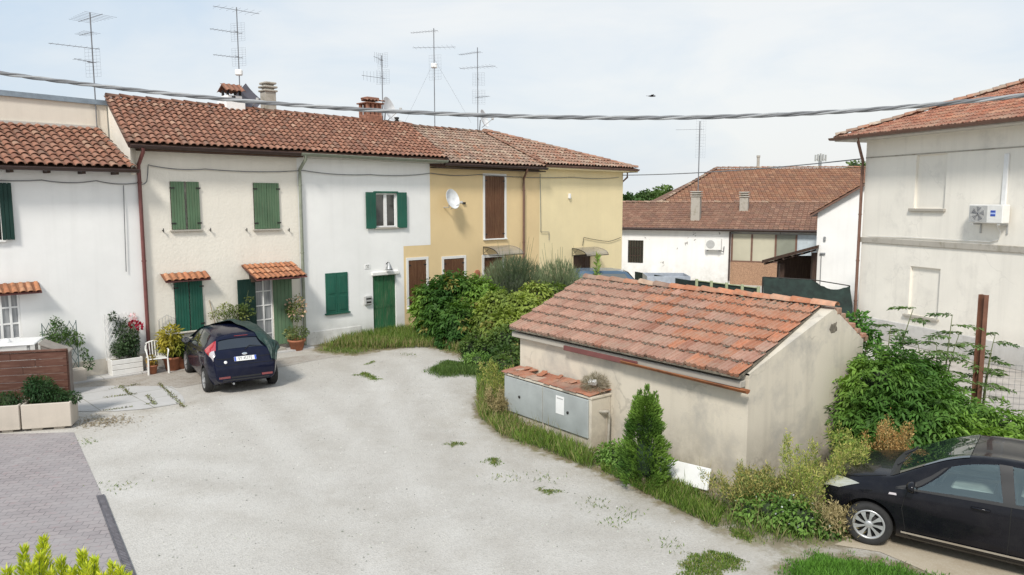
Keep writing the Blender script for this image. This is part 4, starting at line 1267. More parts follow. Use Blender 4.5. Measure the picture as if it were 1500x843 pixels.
ridge_tiles(mb, rp0, rm_, .10, .42, PAL_OLD, sag=.02); ridge_tiles(mb, rm_, rp1, .10, .42, [(3, (0.42, 0.17, 0.09)), (1, (0.46, 0.24, 0.15))], sag=.012); mb.build('ridge', M_TILE_GAR, rgz)
mb = MB(GA); mb.bbox(-.1, GLN - .05, -.16, -.01, ZF - .17, ZF - .06, .01); mb.build('eaves_board', M_SILL, gg)
mb = MB(GA); mb.bbox(GLN * .28, GLN * .62, -.20, -.165, ZF - .2, ZF - .10, .01); mb.build('rusty_strip', M_GUT_RED, gg)
mb = MB(GA); gut(mb, (GLN * .56, -.20, ZF - .13), (GLN + .12, -.20, ZF - .16), .06); mb.tube([(GLN * .56, -.262, ZF - .13), (GLN + .12, -.262, ZF - .16)], .012, 6); mb.build('gutter', M_RUSTO, gg)
mb = MB(GA)
Tb = Matrix.Translation((GLN + .004, WA + .0, ZA - .32))
mb.add([Tb @ Vector((0, math.cos(k * PI / 8) * q_, math.sin(k * PI / 8) * q_ * 1.1)) for k, q_ in enumerate([random.uniform(.07, .15) for _ in range(16)])], [tuple(range(16))]); mb.build('plaster_scar', M_MORTAR, gg)
mb = MB(GA)   # loose bricks along the rear verge
for k in range(7):
    t_ = k / 6; y = WA + .1 + (WB - WA) * t_; z = ZA - (ZA - ZB) * t_
    mb.bbox(GLN - .25 - random.uniform(0, .05), GLN - random.uniform(-.03, .06), y, y + random.uniform(.14, .2), z - .08, z + random.uniform(.0, .035), .012, tint=(.38 + .1 * random.random(), .22, .15))
mb.build('verge_bricks', M_TILE_OLD, gg)

# ------------------------------------------------------------------ meter cabinet against the garage
ca = thing('meter_cabinet', 'grey metal meter cabinet with a broken tile top against the beige garage wall', 'cabinet', GA @ Vector((1.5, -.3, 0)), GAN)
CX0, CX1, CO, CZ = .12, 2.78, -.52, .96
mb = MB(GA)
mb.bbox(CX1 - .1, CX1, CO, -.01, 0, CZ, .006); mb.bbox(CX0, CX0 + .08, CO, -.01, 0, CZ, .006); mb.bbox(CX0 + .08, CX1 - .1, CO + .01, -.01, 0, .22, .006)
mb.box(CX0 + .08, CX1 - .1, -.06, -.012, .2, CZ); mb.bbox(CX0, CX1 + .02, CO - .02, -.005, CZ, CZ + .05, .008)
mb.build('masonry', M_GARAGE, ca)
midc = (CX0 + CX1) / 2 - .05
M_CAB = simple('grey_sheet_metal', (0.36, 0.385, 0.38), .5, .08, var=.15, scale=2)
for i, (a, b) in enumerate(((CX0 + .03, midc - .012), (midc + .012, CX1 - .06))):
    mb = MB(GA); mb.bbox(a, b, CO - .035, CO + .02, .2, CZ - .02, .008)
    d = mb.build('cabinet_door', M_CAB, ca)
    mb = MB(GA); x = (a + b) / 2 - (.1 if i == 0 else -.1)
    mb.lathe([(.03, 0), (.03, .015), (.015, .02), (.001, .02)], 12, M=Matrix.Translation((x, CO - .035, .58)) @ Matrix.Rotation(PI / 2, 4, 'X')); mb.build('lock', M_IRON, d)
mb = MB(GA); mb.box(midc - .03, midc + .03, CO - .012, CO, .05, CZ - .02); mb.build('mullion', M_GARAGE, ca)
mb = MB(GA)
for row, y0_ in enumerate((CO - .05, CO + .2)):
    for k in range(14):
        if row and random.random() < .12: continue
        x = CX0 - .03 + (CX1 - CX0 + .05) * k / 14; w = (CX1 - CX0) / 14 * random.uniform(.9, 1.08); L = random.uniform(.25, .32)
        T = Matrix.Translation((x, y0_ + random.uniform(-.025, .02), CZ + .055 + row * .02 + random.uniform(0, .012))) @ Matrix.Rotation(random.uniform(-.10, .10), 4, 'Z') @ Matrix.Rotation(random.uniform(.04, .14), 4, 'X') @ Matrix.Rotation(random.uniform(-.06, .06), 4, 'Y')
        mb.bbox(0, w, 0, L, 0, .024, .007, M=T, tint=pick([(3, (0.36, 0.14, 0.08)), (2, (0.30, 0.12, 0.08)), (1, (.38, .28, .22)), (1, (.20, .11, .085))]))
for k in range(9):
    T = Matrix.Translation((random.uniform(CX0, CX1 - .3), CO + random.uniform(.1, .3), CZ + .10 + random.uniform(0, .03))) @ Matrix.Rotation(random.uniform(-.7, .7), 4, 'Z') @ Matrix.Rotation(random.uniform(-.2, .25), 4, 'X')
    mb.bbox(0, random.uniform(.08, .16), 0, random.uniform(.12, .25), 0, .022, .007, M=T, tint=pick([(3, (0.38, 0.15, 0.085)), (1, (.40, .30, .24))]))
mb.build('tile_top', M_TILE_GAR, ca)
o = tag((lambda m: (m.box(midc + .42, midc + .66, CO - .042, CO - .037, .50, .86), m.build('notice', M_WHITEP))[1])(MB(GA)), 'white paper notice stuck on the right door of the grey meter cabinet', 'notice')
mb = MB(GA); mb.box(midc + .45, midc + .63, CO - .0445, CO - .0425, .80, .825); mb.build('printed_heading', M_GREYP, o)
t = thing('vent_pipe', 'short grey pipe with an elbow on the plastered side of the meter cabinet', 'pipe', GA @ Vector((CX1 + .05, -.2, .1)), GAN)
mb = MB(GA); mb.tube([(CX1 + .0, -.30, .70), (CX1 + .07, -.28, .70), (CX1 + .07, -.14, .69), (CX1 + .07, -.12, .62), (CX1 + .07, -.12, 0)], .03, 8); mb.build('pipe', M_CONC, t)
mb = MB(GA)
T = Matrix.Translation((CX1 - .25, -.25, CZ + .24)) @ Matrix.Rotation(.4, 4, 'Z') @ Matrix.Rotation(.5, 4, 'X')
mb.bbox(-.08, .08, -.05, .05, -.03, .05, .01, M=T); tag(mb.build('crumpled_bag', M_WHITEP), 'crumpled white scrap lying in the dry weed on the meter cabinet', 'litter')
# ------------------------------------------------------------------ ground
def inpoly(P, poly):
    x, y = P[:, 0], P[:, 1]; r = np.zeros(len(P), bool); n = len(poly)
    for i in range(n):
        (x0, y0), (x1, y1) = poly[i], poly[(i + 1) % n]
        c = ((y0 > y) != (y1 > y)) & (x < (x1 - x0) * (y - y0) / (y1 - y0 + 1e-12) + x0)
        r ^= c
    return r
def gpoly(pix): return [tuple(gp(u, v)[:2]) for u, v in pix]
def ragged(poly, amp=.12, step=.25, seed=1):
    """subdivide a polygon and wobble its outline"""
    R = random.Random(seed); out = []
    n = len(poly)
    for i in range(n):
        a, b = Vector(poly[i]), Vector(poly[(i + 1) % n]); k = max(1, int((b - a).length / step))
        for j in range(k):
            p = a.lerp(b, j / k); out.append((p.x + R.uniform(-amp, amp), p.y + R.uniform(-amp, amp)))
    return out
def flat(name, poly, z, mat, kind='structure'):
    co = [(x, y, z) for x, y in poly]
    o = link_mesh(name, co, [tuple(range(len(co)))], mat, None, loc=(poly[0][0], poly[0][1], z))
    o['kind'] = kind
    return o

m = N('pale_gravel')
c = m.coord()
f1 = m.noise(c, 0.22, 6, 0.6); f2 = m.noise(c, 1.6, 7, 0.7); f3 = m.noise(c, 45, 3, 0.7)
vo = m.n('ShaderNodeTexVoronoi'); vo.inputs['Scale'].default_value = 42; m.l(c, vo.inputs['Vector'])
base = m.mix(m.ramp(f1, [(0.35, 0.0), (0.65, 1.0)]), (0.46, 0.435, 0.395), (0.56, 0.535, 0.495))
base = m.mix(m.ramp(f2, [(0.35, 0.0), (0.75, 0.35)]), base, (0.41, 0.375, 0.325))
trk = m.noise(m.coord((.9, .14, 1), math.radians(38)), 1.1, 5, .55)
base = m.mix(m.ramp(trk, [(0.38, 0.0), (0.68, 0.3)]), base, (0.60, 0.58, 0.545))
base = m.mix(m.ramp(vo.outputs['Color'], [(0.1, 0.32), (0.6, 0.0)]), base, (0.24, 0.225, 0.20))
base = m.mix(m.ramp(f3, [(0.55, 0.0), (0.7, 0.4)]), base, (0.74, 0.73, 0.71))
stn = m.noise(c, 0.55, 7, 0.72, 0.6)
base = m.mix(m.ramp(stn, [(0.54, 0.0), (0.76, 0.4)]), base, (0.38, 0.345, 0.29))
at_ = m.n('ShaderNodeAttribute', attribute_name='wear'); sw = m.n('ShaderNodeSeparateColor'); m.l(at_.outputs['Color'], sw.inputs[0])
dn = m.ramp(m.noise(c, 1.9, 7, .75), [(.3, 0.), (.68, 1.)])
base = m.mix(m.math('MULTIPLY', m.math('MULTIPLY', sw.outputs[0], dn), .85), base, (.27, .225, .16))
soilc = m.ramp(m.noise(c, 3, 7, .7), [(.3, (.11, .09, .05)), (.5, (.21, .17, .10)), (.7, (.17, .175, .07))])
edge_ = m.math('ADD', sw.outputs[0], m.math('MULTIPLY', m.math('SUBTRACT', m.noise(c, 4.0, 5, .7), .5), .9))
base = m.mix(m.ramp(edge_, [(.80, 0.), (1.0, .95)]), base, soilc)
base = m.mix(m.math('MULTIPLY', sw.outputs[1], .16), base, (.62, .60, .565))
base = m.mix(m.math('MULTIPLY', m.math('MULTIPLY', sw.outputs[2], dn), .5), base, (.33, .30, .26))
m.col(base); m.set(Roughness=0.95); m.b.inputs['Specular IOR Level'].default_value = .15
m.bump(m.mix(.5, vo.outputs['Distance'], f3), 0.6, 0.02)
M_GRAVEL = m.mat

m = N('dry_soil')
c = m.coord(); f = m.noise(c, 3, 7, .7)
m.col(m.ramp(f, [(0.3, (0.10, 0.085, 0.05)), (0.5, (0.20, 0.165, 0.10)), (0.7, (0.16, 0.17, 0.07))])); m.set(Roughness=1.0); m.bump(m.noise(c, 30, 4), .8, .02)
M_SOIL = m.mat
m = N('distant_field')
c = m.coord(); f = m.noise(c, .03, 6, .6); m.col(m.ramp(f, [(.35, (.16, .17, .08)), (.65, (.26, .23, .13))])); m.set(Roughness=1); M_FIELD = m.mat
m = N('sandy_concrete')
c = m.coord(); f = m.noise(c, 1.4, 7, .7); f3 = m.noise(c, 50, 3)
b_ = m.mix(m.ramp(f, [(.3, 0.), (.7, 1.)]), (.50, .44, .34), (.38, .31, .22)); m.col(m.mix(m.ramp(f3, [(.5, 0.), (.75, .4)]), b_, (.6, .56, .48))); m.set(Roughness=.95); m.bump(f3, .4, .01)
M_SAND = m.mat

m = N('interlocking_pavers')
ang = -math.radians(14)
c = m.coord((1, 1, 1), ang)
# zig zag offset gives the interlocking outline
sep = m.n('ShaderNodeSeparateXYZ'); m.l(c, sep.inputs[0])
zz = m.math('PINGPONG', m.math('MULTIPLY', sep.outputs['X'], 1.0), 0.055)
comb = m.n('ShaderNodeCombineXYZ'); m.l(sep.outputs['X'], comb.inputs[0]); m.l(m.math('ADD', sep.outputs['Y'], m.math('MULTIPLY', zz, .55)), comb.inputs[1])
br = m.n('ShaderNodeTexBrick'); m.l(comb.outputs[0], br.inputs['Vector'])
br.inputs['Scale'].default_value = 1.0; br.inputs['Brick Width'].default_value = .22; br.inputs['Row Height'].default_value = .13; br.inputs['Mortar Size'].default_value = .007; br.inputs['Mortar Smooth'].default_value = .3
br.inputs['Color1'].default_value = (.265, .235, .235, 1); br.inputs['Color2'].default_value = (.325, .285, .28, 1); br.inputs['Mortar'].default_value = (.13, .115, .12, 1)
big = m.noise(m.coord(), 1.0, 6, .65)
cc = m.mix(m.ramp(big, [(.35, 0.), (.7, .7)]), br.outputs['Color'], (.36, .335, .33))
red = m.noise(m.coord(), 5.5, 2, .5)
cc = m.mix(m.ramp(red, [(.6, 0.), (.75, .4)]), cc, (.33, .20, .20))
m.col(cc); m.set(Roughness=.85); m.bump(br.outputs['Fac'], -.5, .01)
M_PAVER = m.mat

m = N('old_concrete_slabs')
c = m.coord((1, 1, 1), -RANG)
br = m.n('ShaderNodeTexBrick'); m.l(c, br.inputs['Vector']); br.offset = 0.0
br.inputs['Scale'].default_value = 1; br.inputs['Brick Width'].default_value = .95; br.inputs['Row Height'].default_value = .8; br.inputs['Mortar Size'].default_value = .012
br.inputs['Color1'].default_value = (.47, .455, .44, 1); br.inputs['Color2'].default_value = (.43, .42, .41, 1); br.inputs['Mortar'].default_value = (.2, .19, .15, 1)
f = m.noise(m.coord(), 1.5, 7, .7)
m.col(m.mix(m.ramp(f, [(.35, 0.), (.7, .6)]), br.outputs['Color'], (.54, .53, .51))); m.set(Roughness=.95); m.bump(m.noise(m.coord(), 40, 3), .4, .01)
M_SLAB = m.mat
m = N('stone_setts')
c = m.coord((1, 1, 1), -RANG)
br = m.n('ShaderNodeTexBrick'); m.l(c, br.inputs['Vector'])
br.inputs['Scale'].default_value = 1; br.inputs['Brick Width'].default_value = .22; br.inputs['Row Height'].default_value = .11; br.inputs['Mortar Size'].default_value = .008
br.inputs['Color1'].default_value = (.30, .26, .22, 1); br.inputs['Color2'].default_value = (.38, .34, .30, 1); br.inputs['Mortar'].default_value = (.2, .18, .14, 1)
m.col(m.mix(m.ramp(m.noise(m.coord(), 2.2, 6, .7), [(.35, 0.), (.65, .7)]), br.outputs['Color'], (.43, .40, .36))); m.set(Roughness=.95); M_SETT = m.mat

S = 1500
flat('ground', [(-S, -200), (S, -200), (S, S), (-S, S)], -.06, M_FIELD)
pav_edge = gpoly([(108, 634), (150, 728), (192, 850)])
e_dir = (Vector(pav_edge[2]) - Vector(pav_edge[1]))
p_near = Vector(pav_edge[2]) + e_dir * 4
flat('paved_driveway', [pav_edge[0], pav_edge[1], pav_edge[2], tuple(p_near), (p_near.x - 14, p_near.y), (-22, 13.2), (-11.2, 14.55)], .008, M_PAVER)
# paving along the foot of the row
a, b, c_, d_ = rp(-4.2, -.02, 0), rp(4.9, -.02, 0), rp(4.75, -.42, 0), rp(-4.2, -1.05, 0)
mb = MB(ROW); mb.bbox(-4.2, 4.85, -.55, -.03, -.02, .05, .012); k = mb.build('pavement', M_SLAB); k['kind'] = 'structure'
setts = gpoly([(60, 560), (112, 553), (175, 551), (250, 545), (330, 535), (455, 520), (498, 522), (455, 529), (350, 552), (262, 568), (165, 566), (60, 580)])
flat('sett_strip', ragged(setts, .05, .4, 3), .006, M_SETT)
slabs = gpoly([(60, 572), (160, 566), (255, 566), (270, 590), (215, 600), (165, 604), (140, 602), (60, 606)])
flat('slab_paving', ragged(slabs, .05, .5, 4), .010, M_SLAB)
drv = gpoly([(1222, 800), (1290, 772), (1350, 785), (1560, 830), (1560, 900), (1420, 870), (1350, 835), (1290, 812)])
flat('concrete_strip', ragged(drv, .05, .3, 5), .008, M_SAND)
pathr = [tuple(gp(u, v)[:2]) for u, v in [(1290, 512), (1500, 540), (1640, 565), (1700, 640), (1400, 640), (1300, 560)]]
flat('courtyard_path', ragged(pathr, .05, .5, 6), .008, simple('pinkish_concrete', (.40, .365, .33), .95, var=.2, scale=2, bump=.3))

verge = gpoly([(462, 516), (520, 522), (560, 514), (612, 507), (640, 512), (688, 528), (716, 548), (702, 575), (695, 612), (738, 645), (795, 665), (850, 684), (905, 706), (955, 732), (1005, 757), (1060, 782), (1112, 803), (1160, 806), (1228, 802), (1262, 790)])
verge += [tuple(gp(1290, 740)[:2]), (5.6, 13.5)] + [tuple((GA @ Vector(p))[:2]) for p in ((GLN, .15, 0), (0, .15, 0), (0, 3, 0))] + [tuple(rp(s, -.02, 0)[:2]) for s in (16.5, 9, 7.3, 6.0, 5.2)]
vr = ragged(verge, .10, .22, 8)
lawn = gpoly([(1148, 822), (1200, 808), (1270, 812), (1330, 826), (1385, 848), (1420, 900), (1100, 900)])
# the yard is a fine grid that carries how worn and dirty each spot is
def seg_dist(P, line, closed=False):
    d = np.full(len(P), 1e9); n = len(line)
    for i in range(n if closed else n - 1):
        a, b = np.array(line[i][:2]), np.array(line[(i + 1) % n][:2]); ab = b - a
        t = np.clip(((P - a) @ ab) / (ab @ ab + 1e-9), 0, 1); d = np.minimum(d, np.linalg.norm(P - a - t[:, None] * ab, axis=1))
    return d
gx = np.concatenate([[-60, -30], np.arange(-16, 12.01, .2), [30, 60]]); gy = np.concatenate([[-25], np.arange(2, 32.01, .2), [50, 90]])
GXX, GYY = np.meshgrid(gx, gy); GP_ = np.stack([GXX.ravel(), GYY.ravel()], 1); nxg = len(gx)
fq = np.array([(j * nxg + i, j * nxg + i + 1, (j + 1) * nxg + i + 1, (j + 1) * nxg + i) for j in range(len(gy) - 1) for i in range(nxg - 1)])
gyard = link_mesh('gravel_yard', np.concatenate([GP_, np.zeros((len(GP_), 1))], 1), fq, M_GRAVEL, None, loc=(0, 14, 0)); gyard['kind'] = 'structure'
dv = np.minimum(seg_dist(GP_, verge, True), seg_dist(GP_, lawn, True)); inside = inpoly(GP_, verge) | inpoly(GP_, lawn)
wob = np.sin(GP_[:, 0] * 3.1 + GP_[:, 1] * 1.7) * .25 + 1
dirt_ = np.where(inside, 1, np.exp(-dv / (.45 * wob)))
dirt_ = np.maximum(dirt_, .8 * np.exp(-seg_dist(GP_, gpoly([(120, 632), (150, 605), (240, 600), (290, 590)])) / .35))
def offs(line, o):
    out = []
    for i, p in enumerate(line):
        a = Vector(line[max(0, i - 1)]); b = Vector(line[min(len(line) - 1, i + 1)]); d = (b - a).normalized(); out.append((p[0] - d.y * o, p[1] + d.x * o))
    return out
t1 = gpoly([(640, 843), (560, 740), (470, 650), (400, 590), (360, 565)]); t2 = gpoly([(760, 843), (690, 730), (640, 640), (600, 570), (560, 530)]); t3 = gpoly([(1150, 850), (960, 800), (700, 760), (420, 720), (200, 700)])
trk_ = np.zeros(len(GP_)); mid_ = np.zeros(len(GP_))
for t_ in (t1, t2, t3):
    for o in (-.72, .72): trk_ = np.maximum(trk_, np.exp(-(seg_dist(GP_, offs(t_, o)) / .20) ** 2))
    mid_ = np.maximum(mid_, np.exp(-(seg_dist(GP_, t_) / .35) ** 2)); mid_ = np.maximum(mid_, .8 * np.exp(-((seg_dist(GP_, t_) - 1.15) / .3) ** 2))
at__ = gyard.data.attributes.new('wear', 'FLOAT_COLOR', 'POINT'); ww_ = np.ones((len(GP_), 4), np.float32); ww_[:, 0] = dirt_; ww_[:, 1] = trk_; ww_[:, 2] = mid_
at__.data.foreach_set('color', ww_.ravel())
patch_px = [[(618, 545), (640, 530), (662, 527), (690, 536), (735, 548), (768, 560), (715, 563), (690, 553), (645, 556)], [(517, 550), (535, 545), (566, 556), (545, 560)], [(527, 536), (545, 529), (552, 534)],
            [(648, 652), (663, 646), (682, 650), (665, 657)], [(700, 675), (720, 671), (745, 680), (722, 685)], [(776, 718), (800, 714), (832, 722), (800, 728)],
            [(988, 838), (1010, 812), (1040, 804), (1090, 818), (1100, 835), (1060, 850), (1000, 860)], [(1070, 770), (1120, 785), (1100, 800), (1075, 790)]]
patches = [gpoly(p) for p in patch_px]

# drainage channel with its grating
dch = thing('drain_channel', 'dark grated drainage channel along the edge of the paved driveway', 'drain', gp(165, 785))
a, b = gp(141, 728), gp(184, 846); a2 = gp(153, 727)
dd = (b - a).normalized(); ln = (b - a).length * 1.8; ang = math.atan2(dd.y, dd.x); DM = frame(a, ang)
wd = (a2 - a).length * .95
mb = MB(DM); mb.box(0, ln, 0, .02, .0, .02); mb.box(0, ln, wd - .02, wd, .0, .02); mb.box(0, ln, .02, wd - .02, .0, .011); mb.build('channel', simple('dark_grating', (.10, .095, .105), .8, var=.3, scale=8), dch)
mb = MB(DM)
for k in range(int(ln / .05)): mb.box(k * .05, k * .05 + .022, .02, wd - .02, .0, .018)
mb.build('grating', simple('grating_metal', (.17, .16, .175), .7, .1, var=.3), dch)

# ------------------------------------------------------------------ leaves
LEAF = leafmat('foliage', .3)
GRASS = leafmat('grass_blades', .3, .6)
DRY = leafmat('dry_stalks', .15, .8)
BARK = simple('bark', (.12, .09, .065), .9, var=.3, scale=10, bump=.6)
TWIG = simple('green_stem', (.14, .16, .07), .8, var=.3)

def leafquads(P, D, Nn, L, W, fold=.2, droop=0.0):
    """diamond leaves: base P, direction D, normal Nn, length L, width W"""
    n = len(P)
    D = D / (np.linalg.norm(D, axis=1, keepdims=True) + 1e-9)
    S_ = np.cross(D, Nn); S_ /= (np.linalg.norm(S_, axis=1, keepdims=True) + 1e-9)
    Nn = np.cross(S_, D)
    L = np.broadcast_to(np.asarray(L, float), (n,))[:, None]; W = np.broadcast_to(np.asarray(W, float), (n,))[:, None]
    m_ = P + D * L * .45
    tip = P + D * L; tip[:, 2] -= (L[:, 0] * droop)
    V = np.stack([P, m_ + S_ * W * .5 + Nn * W * fold, tip, m_ - S_ * W * .5 + Nn * W * fold], 1)
    return V
def unit(n):
    v = rng.normal(size=(n, 3)); return v / np.linalg.norm(v, axis=1, keepdims=True)
def qmesh(name, V, tint, mat, parent=None, loc=None):
    n = V.shape[0]
    return link_mesh(name, V.reshape(-1, 3), np.arange(n * 4).reshape(n, 4), mat, parent, tint=tint, loc=loc)
FK = 1.5
def palette(n, cols, w=None, var=.2):
    cols = np.array(cols); w = None if w is None else np.array(w) / sum(w)
    i = rng.choice(len(cols), n, p=w)
    return FK * cols[i] * rng.uniform(1 - var, 1 + var, (n, 1))
def clump(P, scale, seed=0):
    """smooth pseudo noise 0..1 over points for light and dark clumps"""
    r = np.random.default_rng(seed); s = np.zeros(len(P))
    for k in range(6):
        f = r.normal(size=3) * scale; s += np.sin(P @ f + r.uniform(0, 6.28))
    return 1 / (1 + np.exp(-s * .9))
def blob_points(blobs, n, shell=.35):
    vol = np.array([b[1][0] * b[1][1] * b[1][2] for b in blobs]) ** .75
    idx = rng.choice(len(blobs), n, p=vol / vol.sum())
    C = np.array([b[0] for b in blobs])[idx]; R = np.array([b[1] for b in blobs])[idx]
    d = unit(n); r = rng.uniform(0, 1, (n, 1)) ** shell
    return C + d * R * r, d
def bush_V(blobs, n, L, W, droop=.15, spread=.9, shell=.35, zmin=.01, leaflets=0, llen=.0):
    P, d = blob_points(blobs, n, shell)
    k = P[:, 2] > zmin; P, d = P[k], d[k]; n = len(P)
    D = d + unit(n) * spread; D[:, 2] -= droop
    Nn = unit(n) * .7 + np.array([0, 0, 1.0]) + d * .4
    if leaflets:
        D /= np.linalg.norm(D, axis=1, keepdims=True)
        out, par = [], []
        S_ = np.cross(D, Nn); S_ /= np.linalg.norm(S_, axis=1, keepdims=True)
        for q in range(leaflets):
            side = 0 if q == leaflets - 1 else (1 if q % 2 else -1)
            t = (q // 2 + 1) / ((leaflets + 1) // 2 + .0)
            base = P + D * (llen * t)[:, None] if isinstance(llen, np.ndarray) else P + D * (llen * t)
            base = base.copy(); base[:, 2] -= (t ** 2) * .03
            DD = D * .55 + S_ * side * .9; DD[:, 2] -= .25
            out.append(leafquads(base, DD + unit(n) * .12, Nn, rng.uniform(.75, 1.15, n) * L, W * rng.uniform(.8, 1.1, n), .15, .2)); par.append(P)
        return np.concatenate(out), np.concatenate(par)
    return leafquads(P, D, Nn, rng.uniform(.6, 1.25, n) * L, W * rng.uniform(.7, 1.2, n), .2, .15), P
def cols2(P, dark, light, seed, scale=1.6, var=.3):
    t = clump(P, scale, seed)[:, None]
    return FK * (np.array(dark) * (1 - t) + np.array(light) * t) * rng.uniform(1 - var, 1 + var, (len(P), 1))
def core(name, blobs, parent, col=(.02, .03, .012), k=.62):  # near-black fill: the shade between the leaves set as a colour
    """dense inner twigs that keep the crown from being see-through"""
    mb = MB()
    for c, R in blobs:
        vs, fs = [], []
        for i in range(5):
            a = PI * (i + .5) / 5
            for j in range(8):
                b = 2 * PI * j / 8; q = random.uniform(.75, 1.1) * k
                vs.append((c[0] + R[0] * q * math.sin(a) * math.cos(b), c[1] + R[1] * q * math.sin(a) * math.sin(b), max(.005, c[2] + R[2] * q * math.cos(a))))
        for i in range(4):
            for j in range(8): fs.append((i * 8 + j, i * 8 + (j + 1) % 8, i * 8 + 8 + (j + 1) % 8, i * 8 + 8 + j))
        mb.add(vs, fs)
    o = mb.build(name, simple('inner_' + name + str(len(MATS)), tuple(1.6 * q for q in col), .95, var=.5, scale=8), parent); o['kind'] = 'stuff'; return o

def grass_V(poly, n, h=(.08, .2), w=.012, lean=.35, dens=None, fade=0):
    xs = np.array(poly); mn, mx = xs.min(0), xs.max(0); out = []
    tot = 0
    while tot < n:
        P = rng.uniform(mn, mx, (n * 2, 2)); P = P[inpoly(P, poly)]
        if dens is not None: P = P[rng.uniform(0, 1, len(P)) < dens(P)]
        if fade: P = P[rng.uniform(0, 1, len(P)) < np.clip(seg_dist(P, poly, True) / fade, .05, 1)]
        if len(P) == 0: continue
        out.append(P); tot += len(P)
    P = np.concatenate(out)[:n]; P = np.concatenate([P, np.zeros((n, 1))], 1)
    D = unit(n) * lean; D[:, 2] = 1
    hh = rng.uniform(*h, n)
    if fade: hh = hh * np.clip(seg_dist(P[:, :2], poly, True) / fade, .35, 1) * (.6 + .8 * clump(P, 2.2, 77))
    return leafquads(P, D, unit(n), hh, w * rng.uniform(.7, 1.4, n), .1, .2), P
# ------------------------------------------------------------------ cars
def pch(xs, ys):
    """smooth monotone interpolation"""
    xs = list(xs); ys = list(ys); n = len(xs)
    h = [xs[i + 1] - xs[i] for i in range(n - 1)]; dl = [(ys[i + 1] - ys[i]) / h[i] for i in range(n - 1)]
    m = [0.0] * n
    m[0], m[-1] = dl[0], dl[-1]
    for i in range(1, n - 1):
        if dl[i - 1] * dl[i] > 0:
            w1, w2 = 2 * h[i] + h[i - 1], h[i] + 2 * h[i - 1]
            m[i] = (w1 + w2) / (w1 / dl[i - 1] + w2 / dl[i])
    def f(x):
        if x <= xs[0]: return ys[0]
        if x >= xs[-1]: return ys[-1]
        i = 0
        while x > xs[i + 1]: i += 1
        t = (x - xs[i]) / h[i]
        return ((2 * t**3 - 3 * t**2 + 1) * ys[i] + (t**3 - 2 * t**2 + t) * h[i] * m[i] + (-2 * t**3 + 3 * t**2) * ys[i + 1] + (t**3 - t**2) * h[i] * m[i + 1])
    return f

